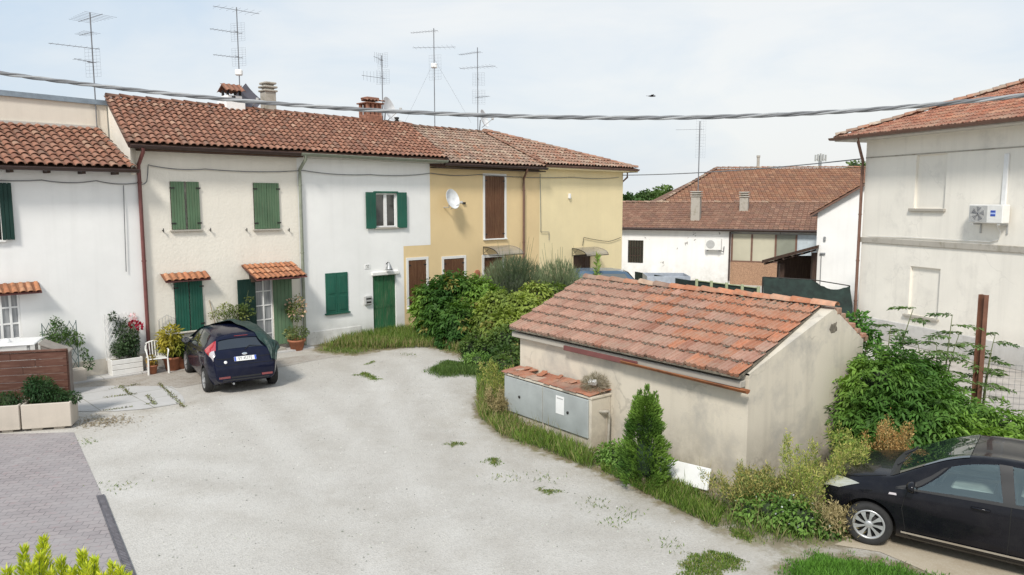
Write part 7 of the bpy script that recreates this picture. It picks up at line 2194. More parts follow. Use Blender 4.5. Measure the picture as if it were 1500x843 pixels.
ta, pa_ = aerial('tallest tv aerial braced with wires on the ridge between the white and yellow houses', (637, 188), 3.4, 42, [(46, 'y', -.93, .35, 1.25, 9), (70, 'd', -1, .1, 1.8, 9), (100, 'g', -.4, -1, 1.0, 0), (97, 'b', 0, 0, 0, 0), (139, 'v', .2, -1, .25, 2)])
mb = MB()
for (u, v) in ((590, 186), (690, 180)):
    e = on_plane(u, v, RA - RN * 3.4, RN); mb.tube([on_plane(637, 88, RA - RN * 3.4, RN), e], .004, 4)
mb.build('guy_wire', M_GALVD, ta)
aerial('tv aerial with two long arms above the dish on the yellow roof', (700, 190), 3.3, 70, [(77, 'y', -.82, .57, 1.2, 9), (99, 'd', -.92, .38, 1.7, 9), (117, 'g', -.3, -1, .55, 0), (143, 'y', .8, -.6, .75, 5), (143, 'g', .2, -1, .6, 0)])
bp = on_plane(1022, 285, BP - BN * 1.4, BN)
aerial('slim aerial behind the round capped chimney of the low house', (1022, 300), 0, 178, [(190, 'y', -1, .2, 1.6, 5), (190, 'g', 0, -1, 1.2, 0), (215, 'g', 0, -1, 1.3, 0)], .03, (BP - BN * 1.4, BN), .8)
# mobile mast far away
p = at(1201, 243, 120); t = thing('mobile_mast', 'distant mobile phone mast on the skyline above the brown roofs', 'mast', (p.x, p.y, 0)); zt = at(1201, 228, 120).z
mb = MB(); mb.tube([(p.x, p.y, 0), (p.x, p.y, zt)], .25, 8); mb.build('mast', M_GALV, t)
mb = MB()
for k in range(5): mb.bbox(p.x - .8 + k * .4 - .1, p.x - .8 + k * .4 + .1, p.y - .3, p.y, zt - .9, zt + .3 - abs(k - 2) * .1, .03)
mb.tube([(p.x - .85, p.y, zt - .6), (p.x + .85, p.y, zt - .6)], .06, 6); mb.build('antenna_panel', M_GREYP, t)
# roof dishes
def rdish(label, px, b, d, r, mat, shape='round', foot=None):
    p = on_plane(*px, RA - RN * b, RN); t = thing('satellite_dish', label, 'satellite dish', (p.x, p.y, p.z - .6))
    mb = MB(); T = Matrix.Translation(p) @ look(d)
    if shape == 'round': dish(mb, T, r)
    else:
        vs = []
        n = 10
        for i in range(n + 1):
            for j in range(n + 1):
                x, y = (i / n - .5) * 2 * r, (j / n - .5) * 2 * r; vs.append(T @ Matrix.Rotation(PI / 4, 4, 'Z') @ Vector((x * .85, y * .85, .25 * (x * x + y * y))))
        mb.add(vs, [(i * (n + 1) + j, (i + 1) * (n + 1) + j, (i + 1) * (n + 1) + j + 1, i * (n + 1) + j + 1) for i in range(n) for j in range(n)], smooth=True)
    mb.build('reflector', mat, t)
    d = Vector(d).normalized(); mb = MB(); f = p + d * r * 1.3 - Vector((0, 0, r * .4))
    mb.tube([p - Vector((0, 0, r * .9)), f], .014, 6); mb.bbox(f.x - .05, f.x + .05, f.y - .05, f.y + .05, f.z - .04, f.z + .06, .02); mb.build('feed_arm', M_GREYP, t)
    mb = MB(); mb.tube([p - d * .08, p - d * .12 - Vector((0, 0, .4)), p - d * .12 - Vector((0, 0, r + .9))], .025, 8); mb.build('mount', M_GALV, t)
rdish('dark grey pointed satellite dish beside the white tile-capped chimney', (362, 147), 3.6, (.75, -.55, .25), .47, M_DISHG, 'diamond')
rdish('pale satellite dish seen edge on beside the brick chimney', (567, 161), 3.4, (.9, -.3, .3), .48, M_DISHW)
rdish('pale satellite dish at the foot of the aerial on the yellow roof', (706, 175), 3.3, (.9, -.3, .3), .40, M_DISHW)

# twisted overhead cable close to the viewer
def cab(u):
    v = 173 - (7.6e-5 if u < 930 else 1.02e-4) * (u - 930) ** 2
    Y = 5.9 - .5 * u / 1500
    return at(u, v, Y)
base = [cab(-900 + 12 * k) for k in range(290)]
t = thing('overhead_cable', 'thick twisted grey overhead cable sagging across the whole view', 'cable', base[0])
for k in range(3):
    pts = []
    acc = 0
    for i, p in enumerate(base):
        if i: acc += (p - base[i - 1]).length
        d = (base[min(i + 1, len(base) - 1)] - base[max(0, i - 1)]).normalized(); s_ = d.cross(Vector((0, 0, 1))).normalized(); w = s_.cross(d)
        a = acc * 2 * PI / .55 + k * 2 * PI / 3
        pts.append(p + (s_ * math.cos(a) + w * math.sin(a)) * .0085)
    mb = MB(); mb.tube(pts, .0085, 8); mb.build('strand', [M_CABLE, simple('pale_grey_cable', (.30, .31, .32), .5), M_CABLE][k], t)
a, b = on_plane(912, 257, RA, RN), RH @ Vector((-.05, -.05, 6.1))
mb = MB(); mb.tube(sagline([a, b], .12, 24), .022, 6); tag(mb.build('span_wire', M_CABLE), 'thin wire spanning from the pale yellow house to the off-white house', 'cable')

# bird
p = at(955, 141, 32); t = thing('bird', 'small dark bird in flight high above the garage', 'bird', p)
n_ = 9; prof = [(.001, -.17), (.012, -.15), (.03, -.08), (.038, 0), (.03, .06), (.026, .085), (.03, .11), (.022, .135), (.006, .15), (.001, .165)]
mb = MB(); Tb = Matrix.Translation(p) @ Matrix.Rotation(PI / 2, 4, 'Y'); mb.lathe(prof, 12, M=Tb)
mb.add([p + Vector(q) for q in ((-.12, -.02, 0), (-.12, .02, 0), (-.24, .05, .01), (-.24, -.05, .01))], [(0, 1, 2, 3)])
mb.build('body', simple('dark_feathers', (.03, .028, .03), .8, var=.3), t)
for sd in (1, -1):
    mb = MB()
    mb.add([p + Vector(q) for q in ((.05, sd * .02, .02), (.07, sd * .16, .05), (.0, sd * .34, .02), (-.06, sd * .18, .03), (-.06, sd * .02, .015))], [(0, 1, 4), (1, 3, 4), (1, 2, 3)]); mb.build('wing', MATS['dark_feathers'], t)

# ------------------------------------------------------------------ left foreground: fence, planters, table
a, b = gp(-60, 640), gp(107, 628)
fdv = (b - a).normalized(); fan = math.atan2(fdv.y, fdv.x); FE = frame(b, fan)   # x negative towards the left
def fpx(u, v, y=0.0):
    nrm = Vector((fdv.y, -fdv.x, 0)); P0 = b - nrm * y
    p = FE.inverted() @ on_plane(u, v, P0, nrm); return p.x, p.z
FBK = .62
xe, _ = fpx(103, 600, FBK); zt = fpx(60, 514, FBK)[1]
t = thing('wooden_fence', 'low red brown fence of horizontal boards behind the concrete planters', 'fence', FE @ Vector((xe - 1.5, FBK, 0)), fan)
mb = MB(FE); nb = 9
for k in range(nb):
    z0 = .12 + (zt - .14) * k / nb; z1 = .12 + (zt - .14) * (k + 1) / nb - .008
    x = -3.6
    while x < xe:
        x2 = min(xe, x + random.uniform(.9, 1.8)); mb.bbox(x + .002, x2 - .002, FBK - .02 + random.uniform(-.004, .004), FBK + .004, z0, z1, .004); x = x2
mb.build('board_panel', M_FENCE, t)
mb = MB(FE); mb.bbox(-3.6, xe + .02, FBK - .045, FBK + .03, zt - .02, zt + .02, .005); mb.build('top_rail', M_FENCE, t)
for x in (xe - .04, xe - 1.6, -3.4):
    mb = MB(FE); mb.bbox(x - .04, x + .05, FBK + .005, FBK + .09, 0, zt - .02, .006); mb.build('post', M_FENCE, t)
PW = fpx(30, 600)[0]; ph = fpx(60, 592)[1]
for (x0, x1, lab) in ((PW, -.02, 'pale concrete planter at the right end of the wooden fence'), (PW * 2 + .0, PW - .03, 'pale concrete planter cut off by the left edge of the picture')):
    t = thing('planter', lab, 'planter', FE @ Vector(((x0 + x1) / 2, .2, 0)), fan)
    mb = MB(FE)
    mb.bbox(x0, x1, .0, .05, .05, ph, .012); mb.bbox(x0, x1, .46, .52, .05, ph, .012); mb.bbox(x0, x0 + .05, .052, .458, .05, ph, .012); mb.bbox(x1 - .05, x1, .052, .458, .05, ph, .012)
    mb.box(x0 + .05, x1 - .05, .05, .46, .08, .12)
    for x in (x0 + .15, x1 - .35): mb.bbox(x, x + .2, .05, .47, 0, .05, .01)
    mb.build('trough', M_PLANT if 'M_PLANT' in globals() else plaster('planter_concrete', (.56, .50, .43), amt=.3, grime_h=.5, streak=.3, bump=.35), t)
    mb = MB(FE); mb.box(x0 + .05, x1 - .05, .05, .46, .12, ph - .05); so = mb.build('soil', M_SOIL, t)
q = lambda x, y, z: tuple(FE @ Vector((x, y, z)))
xm = fpx(55, 580)[0]
shrub('potted_shrub', 'dark green bush in the right concrete planter before the fence', 'shrub', [(q(xm, .28, ph + .22), (.30, .2, .30)), (q(xm + .25, .26, ph + .08), (.25, .16, .15)), (q(xm + .5, .27, ph + .04), (.22, .15, .12)), (q(xm - .15, .28, ph + .25), (.2, .18, .26))], 3600, .07, .022, (.018, .05, .018), (.06, .11, .035), 51, loc=q(xm, .26, ph - .06), stems=None, k=.6, scale=4)
shrub('potted_shrub', 'low dark shrub in the left concrete planter', 'shrub', [(q(PW - .3, .28, ph + .06), (.3, .18, .16)), (q(PW - .8, .28, ph + .1), (.35, .18, .2))], 1800, .06, .025, (.015, .04, .015), (.05, .09, .03), 52, loc=q(PW - .5, .26, ph - .06), k=.6, scale=4)
# garden table behind the fence
p1 = at(20, 503, 17.2)
t = thing('garden_table', 'white topped garden table behind the wooden fence', 'table', (p1.x - .5, p1.y, 0))
tz = p1.z
TM = frame((p1.x - .45, p1.y + .1, 0), fan + .1)
mb = MB(TM); mb.bbox(-1.2, .85, -.5, .5, tz - .04, tz, .015); mb.build('tabletop', M_WHITEP, t)
for x in (-1.1, .7):
    for y in (-.4, .4): mb = MB(TM); mb.bbox(x - .03, x + .03, y - .03, y + .03, 0, tz - .04, .006); mb.build('leg', M_GREYP, t)
o = MB(TM); o.lathe([(.001, .10), (.06, .09), (.10, .02), (.10, 0), (.001, 0)], 14, M=Matrix.Translation((.2, -.1, tz))); tag(o.build('white_bowl', M_WHITEP), 'upturned white bowl on the garden table', 'bowl')
t = thing('garden_box', 'grey box with a slanted lid behind the right end of the wooden fence', 'box', TM @ Vector((1.15, .15, 0)))
mb = MB(TM); x0, x1 = .92, 1.45; mb.prism([(x0, -.3, 0), (x1, -.3, 0), (x1, -.3, tz - .32), (x0, -.3, tz - .08)], (0, .6, 0)); mb.build('body', simple('taupe_box', (.22, .19, .17), .7), t)
mb = MB(TM); mb.prism([(x0 - .03, -.33, tz - .065), (x1 + .03, -.33, tz - .33), (x1 + .03, -.33, tz - .30), (x0 - .03, -.33, tz - .035)], (0, .66, 0)); mb.build('lid', simple('taupe_lid', (.28, .25, .22), .6), t)

# ------------------------------------------------------------------ pots, chair and things along the facades
def pot(mb, c, r, h, square=False):
    if square: mb.bbox(c[0] - r, c[0] + r, c[1] - r, c[1] + r, c[2], c[2] + h, .02)
    else: mb.lathe([(.001, 0), (r * .7, 0), (r * .95, h * .82), (r * 1.08, h * .82), (r * 1.1, h), (r * .95, h), (r * .92, h * .9), (.001, h * .88)], 20, M=Matrix.Translation(c))
def px0(u, v): p = gp(u, v); return (p.x, p.y, 0)
def potted(label, px, r, h, blobs, n, L, W, dark, light, seed, mat=None, square=False, cat='potted plant', flowers=None, stemh=None):
    c = px0(*px); t = thing('potted_plant', label, cat, c)
    mb = MB(); pot(mb, c, r, h, square); mb.build('pot', mat or M_TERRA, t)
    bl = [((c[0] + b[0], c[1] + b[1], b[2]), b[3]) for b in blobs]
    V, P = bush_V(bl, n, L, W, zmin=h * .8); qmesh('foliage', V, cols2(P, dark, light, seed, 5), LEAF, t)
    mb = MB()
    for b in bl: mb.tube([(c[0], c[1], h * .85), b[0]], [.012, .006], 5)
    mb.build('stem', TWIG, t)
    if flowers:
        m_ = flowers[0]; P, d = blob_points([((c[0] + flowers[1][0], c[1] + flowers[1][1], flowers[1][2]), flowers[2])], m_, .3)
        qmesh('flower', leafquads(P, d, unit(m_), .09, .07), palette(m_, [flowers[3]]), LEAF, t)['kind'] = 'stuff'
    return t
def lattice(root, M, w, h, n, mat, r=.007):
    mb = MB(M)
    s = w / n
    k = -int(h / s) - 1
    while k < n + 1:
        for sg in (1, -1):
            a = k * s
            pts = []
            for t_ in (0, 1):
                z = t_ * h; x = a + z * .5 if sg > 0 else (w - a) - z * .5
                pts.append((x, z))
            # clip to 0..w
            (xa, za), (xb, zb) = pts
            f = lambda x: za + (zb - za) * (x - xa) / (xb - xa)
            q = []
            lo, hi = (min(xa, xb), max(xa, xb))
            l2, h2_ = max(0, lo), min(w, hi)
            if h2_ - l2 > .02: mb.tube([(l2, 0, f(l2)), (h2_, 0, f(h2_))], r, 4)
        k += 1
    mb.tube([(0, 0, 0), (0, 0, h)], r * 1.6, 5); mb.tube([(w, 0, 0), (w, 0, h)], r * 1.6, 5)
    return mb.build('trellis', mat, root)
M_TRELL = simple('green_grey_trellis', (.07, .12, .12), .6)
# trellis with climber on the white wall
s0, s1 = fa(64, 500, .3)[0], fa(108, 500, .3)[0]
t = thing('potted_climber', 'climbing plant on a dark lattice trellis in a pale trough against the white wall', 'potted plant', rp((s0 + s1) / 2, -.3, 0), RANG)
TLM = ROW @ Matrix.Translation((s0, -.22, .35)); lattice(t, TLM, s1 - s0 + .1, 1.25, 5, M_TRELL)
mb = MB(ROW); mb.bbox(s0 + .1, s1 + .2, -.5, -.15, 0, .36, .02); mb.build('trough', MATS['planter_concrete'], t)
bl = [(tuple(rp(s0 + x, -.25, z)), (rr_, rr_ * .6, rr_ * 1.2)) for x, z, rr_ in ((.15, 1.0, .2), (.35, 1.35, .22), (.6, 1.2, .18), (.3, .8, .15), (.8, 1.1, .14), (.3, 1.65, .10), (.05, 1.3, .1), (1.0, .45, .14), (.9, .75, .1))]
V, P = bush_V(bl, 1100, .08, .045); qmesh('foliage', V, cols2(P, (.03, .07, .025), (.10, .16, .05), 71, 4), LEAF, t)
mb = MB(ROW); mb.tube([(s0 + .3, -.26, .3), (s0 + .25, -.25, .9), (s0 + .32, -.25, 1.75)], [.012, .01, .004], 5); mb.build('stem', TWIG, t)
# white planter box with lattice and red flowers
c0, c1 = gp(163, 541), gp(209, 538)
o0 = .42; s0, s1 = fa(163, 530, .42)[0], fa(209, 530, .42)[0]
t = thing('planter_box', 'white slatted planter box with a lattice and crimson flowers by the red brown downpipe', 'planter', rp((s0 + s1) / 2, -o0, 0), RANG)
fz = .46; y0 = -.45; W_ = s1 - s0
mb = MB(ROW)
for k in range(3): mb.bbox(s0, s1, y0, y0 + .03, .05 + k * .14, .05 + k * .14 + .13, .008)
mb.bbox(s0, s0 + .03, y0 + .032, y0 + .36, .03, fz, .006); mb.bbox(s1 - .03, s1, y0 + .032, y0 + .36, .03, fz, .006); mb.bbox(s0, s1, y0 + .362, y0 + .39, .03, fz, .006)
mb.box(s0 + .03, s1 - .03, y0 + .03, y0 + .36, .05, .09); mb.build('box', M_PLASTIC, t)
mb = MB(ROW); mb.box(s0 + .03, s1 - .03, y0 + .032, y0 + .358, .1, fz - .04); mb.build('soil', M_SOIL, t)
lattice(t, ROW @ Matrix.Translation((s0 - .02, y0 + .37, fz - .05)), W_ * .95, 1.25, 7, M_WHITEP)
q2_ = lambda x, z, y=.22: tuple(rp(s0 + x, y0 + y, z))
bl = [(q2_(W_ * .5, 1.05, .3), (.3, .1, .5)), (q2_(W_ * .75, .75), (.2, .14, .3)), (q2_(W_ * .35, .7), (.22, .14, .2)), (q2_(W_ * .85, 1.0), (.12, .1, .35)), (q2_(W_ * .22, 1.6, .3), (.08, .06, .14))]
V, P = bush_V(bl, 2200, .07, .04); qmesh('foliage', V, cols2(P, (.015, .035, .018), (.055, .09, .04), 72, 5), LEAF, t)
P, d = blob_points([(q2_(W_ * .83, 1.36, .12), (.09, .07, .07)), (q2_(W_ * 1.0, 1.28, .12), (.08, .06, .06))], 60, .3); qmesh('flower', leafquads(P, d, unit(len(P)), .09, .07), palette(len(P), [(.28, .01, .03), (.38, .025, .07)]), LEAF, t)['kind'] = 'stuff'
P, d = blob_points([(q2_(W_ * .80, 1.55, .14), (.08, .06, .07))], 30, .3); qmesh('flower', leafquads(P, d, unit(len(P)), .08, .06), palette(len(P), [(.6, .42, .5)]), LEAF, t)['kind'] = 'stuff'
mb = MB(ROW)
for x in (.8, .95): mb.tube([(s0 + W_ * x, y0 + .18, fz - .1), (s0 + W_ * x, y0 + .12, 1.3)], .01, 5)
mb.build('stem', TWIG, t)
# white plastic chair
cc = gp(231, 546); cy = math.atan2(-RN.x, RN.y) + .15
CMt = Matrix.Translation(cc) @ Matrix.Rotation(math.atan2(RN.y, RN.x) + PI / 2 - .2, 4, 'Z')     # local -y faces out from the wall
t = thing('garden_chair', 'white plastic garden armchair in front of the cream house', 'chair', cc)
mb = MB(CMt); mb.bbox(-.23, .23, -.22, .22, .40, .43, .015); mb.build('seat', M_PLASTIC, t)
for (x, y) in ((-.24, -.24), (.24, -.24), (-.22, .24), (.22, .24)):
    mb = MB(CMt); mb.tube([(x * 1.05, y * 1.05, 0), (x, y, .42)], [.028, .022], 8); mb.build('leg', M_PLASTIC, t)
mb = MB(CMt)
for k in range(7):
    x = -.20 + .4 * k / 6; zt_ = .84 - .10 * (x / .2) ** 2 * .5
    mb.tube([(x, .22, .42), (x * 1.05, .27, .65), (x * 1.05, .30, zt_)], .014, 6)
mb.tube([(x_, .30, .84 - .05 * (x_ / .2) ** 2) for x_ in [-.23 + .046 * i for i in range(11)]], .02, 8); mb.build('backrest', M_PLASTIC, t)
for sx in (-1, 1):
    mb = MB(CMt); mb.tube([(sx * .24, -.22, .42), (sx * .27, -.22, .64), (sx * .27, .0, .66), (sx * .23, .28, .72)], .022, 8); mb.build('armrest', M_PLASTIC, t)
potted('yellow and green variegated croton in a terracotta pot beside the white chair', (253, 542), .24, .38, [(0, 0, .92, (.30, .28, .32)), (.08, -.05, .68, (.27, .24, .2)), (-.12, .05, .72, (.24, .22, .2))], 900, .17, .06, (.07, .13, .025), (.34, .27, .045), 81, square=False)
potted('dark leafy plant in a terracotta pot between the croton and the dark blue car', (266, 540), .16, .3, [(0, 0, .48, (.26, .2, .16))], 500, .09, .05, (.03, .07, .02), (.10, .15, .04), 82)
potted('orange trimmed dry plant in a small pot under the white chair', (224, 548), .13, .25, [(0, 0, .38, (.14, .12, .12))], 200, .07, .04, (.10, .12, .03), (.40, .22, .05), 83)
potted('tall spindly shrub with pale pink buds in an orange pot right of the door', (435, 513), .26, .34, [(0, 0, .55, (.38, .3, .2)), (.0, .0, 1.2, (.25, .2, .28)), (.1, 0, 1.55, (.14, .12, .2)), (-.2, 0, 1.3, (.14, .1, .16))], 900, .085, .04, (.07, .11, .03), (.22, .22, .09), 84, flowers=(90, (0, 0, 1.35), (.3, .24, .35), (.5, .33, .26)))
# climbing rose between window and door
s, z = fa(330, 462); t = thing('climbing_plant', 'straggly climbing plant against the cream wall behind the dark blue car', 'plant', rp(s, -.25, 0), RANG)
bl = [(tuple(rp(s + x, -.3, zz_)), (r_, r_ * .5, r_ * .7)) for x, zz_, r_ in ((-.4, 1.35, .2), (-.1, 1.5, .25), (.2, 1.45, .22), (.45, 1.5, .18), (.62, 1.75, .12), (.0, 1.2, .2), (.35, 1.2, .2), (.65, 1.35, .14))]
V, P = bush_V(bl, 900, .075, .04); qmesh('foliage', V, cols2(P, (.06, .10, .025), (.20, .21, .07), 85, 5), LEAF, t)
mb = MB(ROW)
for x, zz_ in ((-.45, 1.4), (-.1, 1.7), (.3, 1.6), (.62, 2.0), (.5, 1.5)): mb.tube([(s + .05, -.3, 0), (s + x * .5, -.25, .8), (s + x, -.28, zz_)], [.014, .01, .004], 5)
mb.build('stem', TWIG, t)
a_, b_ = fa(311, 475), fa(306, 440); t = thing('broom', 'thin broom leaning on the cream wall behind the dark blue car', 'broom', rp(a_[0], -.35, 0), RANG)
mb = MB(ROW); mb.tube([(a_[0] + .05, -.5, .25), (b_[0], -.03, b_[1])], .014, 6); mb.build('handle', simple('pale_stick', (.32, .25, .17), .7), t)
mb = MB(ROW); mb.bbox(a_[0] - .1, a_[0] + .2, -.54, -.46, .0, .25, .02); mb.build('brush', simple('straw', (.3, .23, .1), .9, var=.3, scale=20), t)
s, z = fa(243, 470); o = MB(ROW)
for k in range(6): o.tube([(s - .2 + .08 * k, -.08, .75), (s - .2 + .08 * k, -.08, 1.45 - .02 * (k - 2.5) ** 2)], .006, 4)
o.tube([(s - .22, -.08, .75), (s + .22, -.08, .75)], .008, 4); o.tube([(s - .22, -.08, .75), (s - .22, -.08, 1.35), (s, -.08, 1.48), (s + .22, -.08, 1.35), (s + .22, -.08, .75)], .008, 4)
tag(o.build('wire_trellis', M_GREYP), 'small pale wire trellis on the cream wall above the white chair', 'trellis')

# ------------------------------------------------------------------ right side: post, fence, board; behind the garage: car, trailer, netting
p = at(1429, 600, 14.0); zt = at(1431, 432, 14.0).z
t = thing('steel_post', 'tall rusty steel beam standing upright in the shrub at the right', 'post', (p.x, p.y, 0), .25)
SM = frame((p.x, p.y, 0), .25); mb = MB(SM)
for y in (-.07, .06): mb.bbox(-.052, .052, y, y + .012, 0, zt, .003)
mb.box(-.006, .006, -.058, .06, 0, zt); mb.build('beam', M_RUST, t)
fa_, fb_ = Vector((p.x + .1, p.y + .3, 0)), Vector((14.6, 12.4, 0))
t = thing('wire_fence', 'wire mesh fence running right from the rusty steel post', 'fence', fa_)
mb = MB(); L_ = (fb_ - fa_).length
for k in range(int(L_ / .1)):
    q = fa_.lerp(fb_, k * .1 / L_); mb.tube([q, q + Vector((0, 0, 1.55))], .0028, 4, caps=False)
for k in range(13): mb.tube([fa_ + Vector((0, 0, k * .125 + .03)), fb_ + Vector((0, 0, k * .125 + .03))], .0028, 4, caps=False)
mb.build('wire_mesh', M_CABLE, t)
for k in range(1, 4):
    q = fa_.lerp(fb_, k / 3); mb = MB(); mb.tube([q, q + Vector((0, 0, 1.65))], .025, 8); mb.build('post', M_GALV, t)
a, b = gp(966, 706), gp(1036, 724)
t_ = MB(); d = (b - a).normalized(); ang = math.atan2(d.y, d.x)
BM = frame(a, ang) @ Matrix.Rotation(-.30, 4, 'X')
t_.bbox(0, (b - a).length, -.0, .03, .02, .26, .006); tag(t_.build('white_board', M_WHITEP, None), 'white board leaning at the foot of the garage right of the conifer', 'board') if False else None
t_ = MB(BM); t_.bbox(-.05, (b - a).length, 0, .03, .05, .40, .006); tag(t_.build('white_board', M_WHITEP), 'white board leaning at the foot of the garage right of the conifer', 'board')

# small blue van roof, open trailer and netted fence behind
pc = at(925, 410, 30.5)
t = thing('parked_car', 'blue-grey car mostly hidden between the pale yellow house and the garage roof', 'car', (pc.x - .6, pc.y, 0))
VM = frame((pc.x - 2.6, pc.y, 0), .05)
zr_ = at(915, 395, 30.5).z
def carbox(mb, prof, y0, y1, inset=.18):
    n = len(prof)
    vs = [(x, y0 + (inset if z > .95 else 0), z) for x, z in prof] + [(x, y1 - (inset if z > .95 else 0), z) for x, z in prof]
    mb.add(vs, [tuple(range(n)), tuple(range(n, 2 * n))[::-1]] + [(i, (i + 1) % n, n + (i + 1) % n, n + i) for i in range(n)], smooth=False)
hh_ = max(1.45, min(2.0, zr_))
mb = MB(VM); carbox(mb, [(0, .3), (0, .95), (.25, hh_ - .05), (.6, hh_), (1.9, hh_), (2.3, hh_ - .06), (3.1, .98), (3.9, .86), (4.0, .6), (4.0, .3)], -.85, .85); mb.build('body', carpaint('blue_grey_paint', (.10, .16, .24)), t)
mb = MB(VM); mb.add([(2.36, -.62, hh_ - .07), (2.36, .62, hh_ - .07), (3.05, .72, 1.02), (3.05, -.72, 1.02)], [(0, 1, 2, 3)]); mb.M = VM @ Matrix.Translation((.012, 0, .012)); mb.v = [v + Vector((0, 0, .015)) for v in mb.v]; mb.build('windscreen', M_CARGL, t)
for y in (-.86, .86):
    mb = MB(VM); i_ = .14 if y < 0 else -.14
    mb.add([(.5, y + i_ * .3, 1.0), (2.75, y + i_ * .3, 1.0), (2.2, y + i_ * 1.15, hh_ - .12), (.6, y + i_ * 1.15, hh_ - .12)], [(0, 1, 2, 3)]); mb.build('window', M_CARGL, t)
for x in (.8, 3.2):
    for sd in (-1, 1):
        wheel(t, VM @ Matrix.Translation((x, sd * .78, .3)) @ (Matrix.Rotation(PI, 4, 'Z') if sd < 0 else Matrix.Identity(4)), .3, .18, .2, 8)
pt = at(975, 410, 30.0); p2 = at(1011, 404, 30.0); p1 = at(955, 407, 30)
t = thing('trailer', 'pale metal open box trailer behind the garage ridge', 'trailer', (pt.x, pt.y, 0))
TRM = frame((at(948, 408, 30.0).x, 30.0, 0), -.05); ln = p2.x - at(948, 408, 30).x; zt = at(990, 405, 30.0).z
mb = MB(TRM); mb.bbox(0, ln, 0, .03, .55, zt, .006); mb.bbox(0, ln, 1.5, 1.53, .55, zt, .006); mb.bbox(0, .03, .032, 1.498, .55, zt, .006); mb.bbox(ln - .03, ln, .032, 1.498, .55, zt, .006); mb.box(.03, ln - .03, .03, 1.5, .55, .6); mb.build('box', M_GALV2 if 'M_GALV2' in globals() else simple('pale_galvanised', (.42, .46, .52), .45, .3), t)
for y in (-.12, 1.65):
    wheel(t, TRM @ Matrix.Translation((ln * .5, y, .3)) @ (Matrix.Rotation(PI, 4, 'Z') if y < 0 else Matrix.Identity(4)), .3, .16, .18, 6)
mb = MB(TRM); mb.tube([(0, .75, .5), (-1.0, .75, .45)], .04, 8); mb.build('drawbar', M_GALV, t)
t = thing('mesh_fence', 'dark green netted fence on pale posts behind the garage ridge', 'fence', (at(1060, 412, 28.5).x, 28.5, 0))
Ff = [(at(930, 400, 33).x, 33.0, at(930, 398, 33).z), (at(1010, 410, 29).x, 29.0, at(1010, 411, 29).z), (at(1020, 411, 28.5).x, 28.5, at(1020, 411, 28.5).z), (at(1110, 424, 26.8).x, 26.8, at(1110, 422, 26.8).z)]
mb = MB()
for i in range(3):
    (x0, y0, z0), (x1, y1, z1) = Ff[i], Ff[i + 1]; mb.add([(x0, y0, 0), (x1, y1, 0), (x1, y1, z1), (x0, y0, z0)], [(0, 1, 2, 3)])
mb.build('netting', M_NET, t)
M_PALEPOST = simple('pale_green_post', (.30, .33, .20), .6)
for k in range(5):
    f_ = k / 4; a = Vector(Ff[2]).lerp(Vector(Ff[3]), f_); mb = MB(); mb.bbox(a.x - .05, a.x + .05, a.y - .10, a.y - .02, 0, a.z + .06, .008); mb.build('post', M_PALEPOST, t)
mb = MB(); mb.tube([Vector(Ff[2]) + Vector((0, -.06, 0)), Vector(Ff[3]) + Vector((0, -.06, 0))], .02, 6); mb.build('top_wire', M_PALEPOST, t)
# dark net thrown over a frame
pts = {}
A0, A1 = at(1118, 406, 27.0), at(1190, 410, 26.4)
B0, B1 = at(1112, 432, 26.5), at(1246, 436, 25.6)
C1 = at(1245, 419, 26.2)
vs, fs = [], []
nx, ny = 26, 8
R = random.Random(3)
for i in range(nx + 1):
    f_ = i / nx
    top = A0.lerp(A1, f_ / .55) if f_ < .55 else A1.lerp(C1, (f_ - .55) / .45)
    dip = .22 * math.sin(PI * min(1, max(0, (f_ - .55) / .45))) if f_ > .55 else 0
    for j in range(ny + 1):
        g = j / ny; base = B0.lerp(B1, f_); base = Vector((base.x, base.y - .35, 0))
        p = Vector((top.x, top.y, top.z - dip)).lerp(base, g); p += Vector((0, -.10 * math.sin(g * PI) + R.uniform(-.03, .03), R.uniform(-.02, .02)))
        vs.append(p)
for i in range(nx):
    for j in range(ny): fs.append((i * (ny + 1) + j, (i + 1) * (ny + 1) + j, (i + 1) * (ny + 1) + j + 1, i * (ny + 1) + j + 1))
t = thing('shade_net', 'black-green shade net draped over a frame between the garage ridge and the lean-to', 'netting', (A1.x, A1.y, 0))
mb = MB(); mb.add(vs, fs, smooth=True); mb.build('net', M_NET, t)
mb = MB()
for p in (A0, A1, C1): mb.tube([(p.x, p.y + .03, 0), (p.x, p.y + .03, p.z)], .025, 6)
mb.tube([A0, A1, C1], .02, 6); mb.build('frame', M_IRON, t)
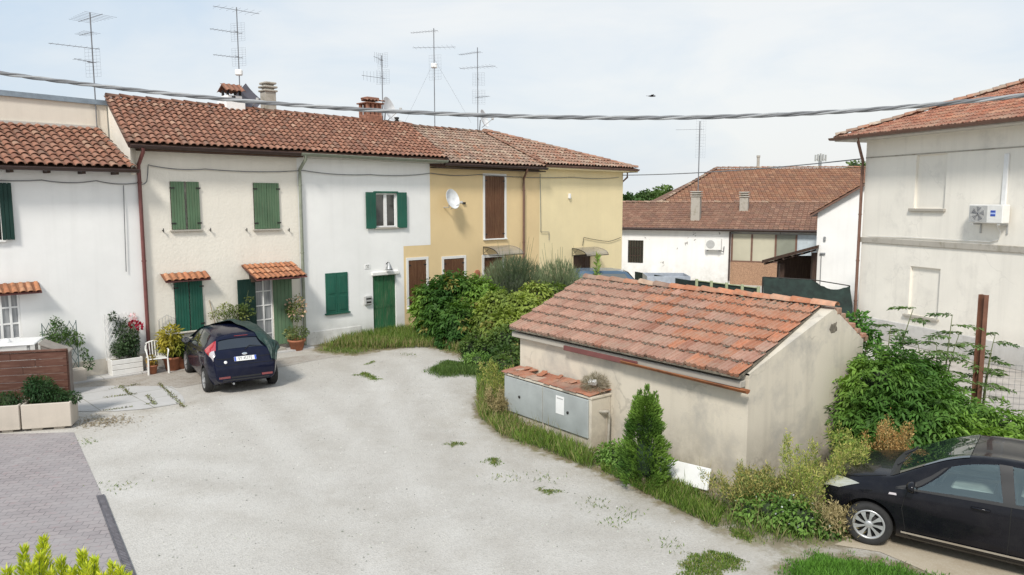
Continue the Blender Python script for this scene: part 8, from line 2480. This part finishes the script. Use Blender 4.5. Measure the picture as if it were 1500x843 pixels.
# ------------------------------------------------------------------ light and sky
SUN_DIR = Vector((-.24, -.85, .86)).normalized()
sun = bpy.data.lights.new('sun', 'SUN'); sun.energy = 3.4; sun.angle = math.radians(10); sun.color = (1.0, .95, .87)
so = bpy.data.objects.new('sun', sun); COL.objects.link(so)
so.rotation_euler = SUN_DIR.to_track_quat('Z', 'Y').to_euler(); so.location = (0, 0, 30)
w = bpy.data.worlds.new('World'); SC.world = w; w.use_nodes = True
nt = w.node_tree; nt.nodes.clear()
out = nt.nodes.new('ShaderNodeOutputWorld')
sky = nt.nodes.new('ShaderNodeTexSky'); sky.sky_type = 'NISHITA'; sky.sun_disc = False
sky.sun_elevation = math.asin(SUN_DIR.z); sky.sun_rotation = math.atan2(SUN_DIR.x, SUN_DIR.y); sky.dust_density = 3.0; sky.air_density = 1.2
b1 = nt.nodes.new('ShaderNodeBackground'); b1.inputs['Strength'].default_value = .12
nt.links.new(sky.outputs[0], b1.inputs['Color'])
tc = nt.nodes.new('ShaderNodeTexCoord')
mp = nt.nodes.new('ShaderNodeMapping'); mp.inputs['Scale'].default_value = (1, 1, 3.2)
nt.links.new(tc.outputs['Generated'], mp.inputs['Vector'])
nz = nt.nodes.new('ShaderNodeTexNoise'); nz.inputs['Scale'].default_value = 2.2; nz.inputs['Detail'].default_value = 7; nz.inputs['Roughness'].default_value = .55; nz.inputs['Distortion'].default_value = .4
nt.links.new(mp.outputs[0], nz.inputs['Vector'])
cr = nt.nodes.new('ShaderNodeValToRGB'); e = cr.color_ramp.elements
e[0].position = .33; e[0].color = (.60, .72, .85, 1); e[1].position = .62; e[1].color = (.88, .895, .895, 1)
# the haze thickens to the right (east) and towards the horizon
sp = nt.nodes.new('ShaderNodeSeparateXYZ'); nt.links.new(tc.outputs['Generated'], sp.inputs[0])
def M2(op, a, b):
    x = nt.nodes.new('ShaderNodeMath'); x.operation = op
    for i, v in enumerate((a, b)):
        if isinstance(v, (int, float)): x.inputs[i].default_value = v
        else: nt.links.new(v, x.inputs[i])
    return x.outputs[0]
hz = M2('ADD', M2('MULTIPLY', sp.outputs['X'], .20), M2('MULTIPLY', nz.outputs['Fac'], .75))
lowz = M2('MULTIPLY', M2('SUBTRACT', .30, sp.outputs['Z']), .35)
nt.links.new(M2('ADD', M2('ADD', hz, lowz), .10), cr.inputs['Fac'])
b2 = nt.nodes.new('ShaderNodeBackground'); b2.inputs['Strength'].default_value = 1.1
nt.links.new(cr.outputs['Color'], b2.inputs['Color'])
mx = nt.nodes.new('ShaderNodeMixShader'); mx.inputs[0].default_value = .86
nt.links.new(b1.outputs[0], mx.inputs[1]); nt.links.new(b2.outputs[0], mx.inputs[2]); nt.links.new(mx.outputs[0], out.inputs['Surface'])

SC.render.engine = 'CYCLES'
SC.view_settings.view_transform = 'Standard'
SC.view_settings.look = 'None'
SC.view_settings.exposure = 0
SC.view_settings.gamma = 1
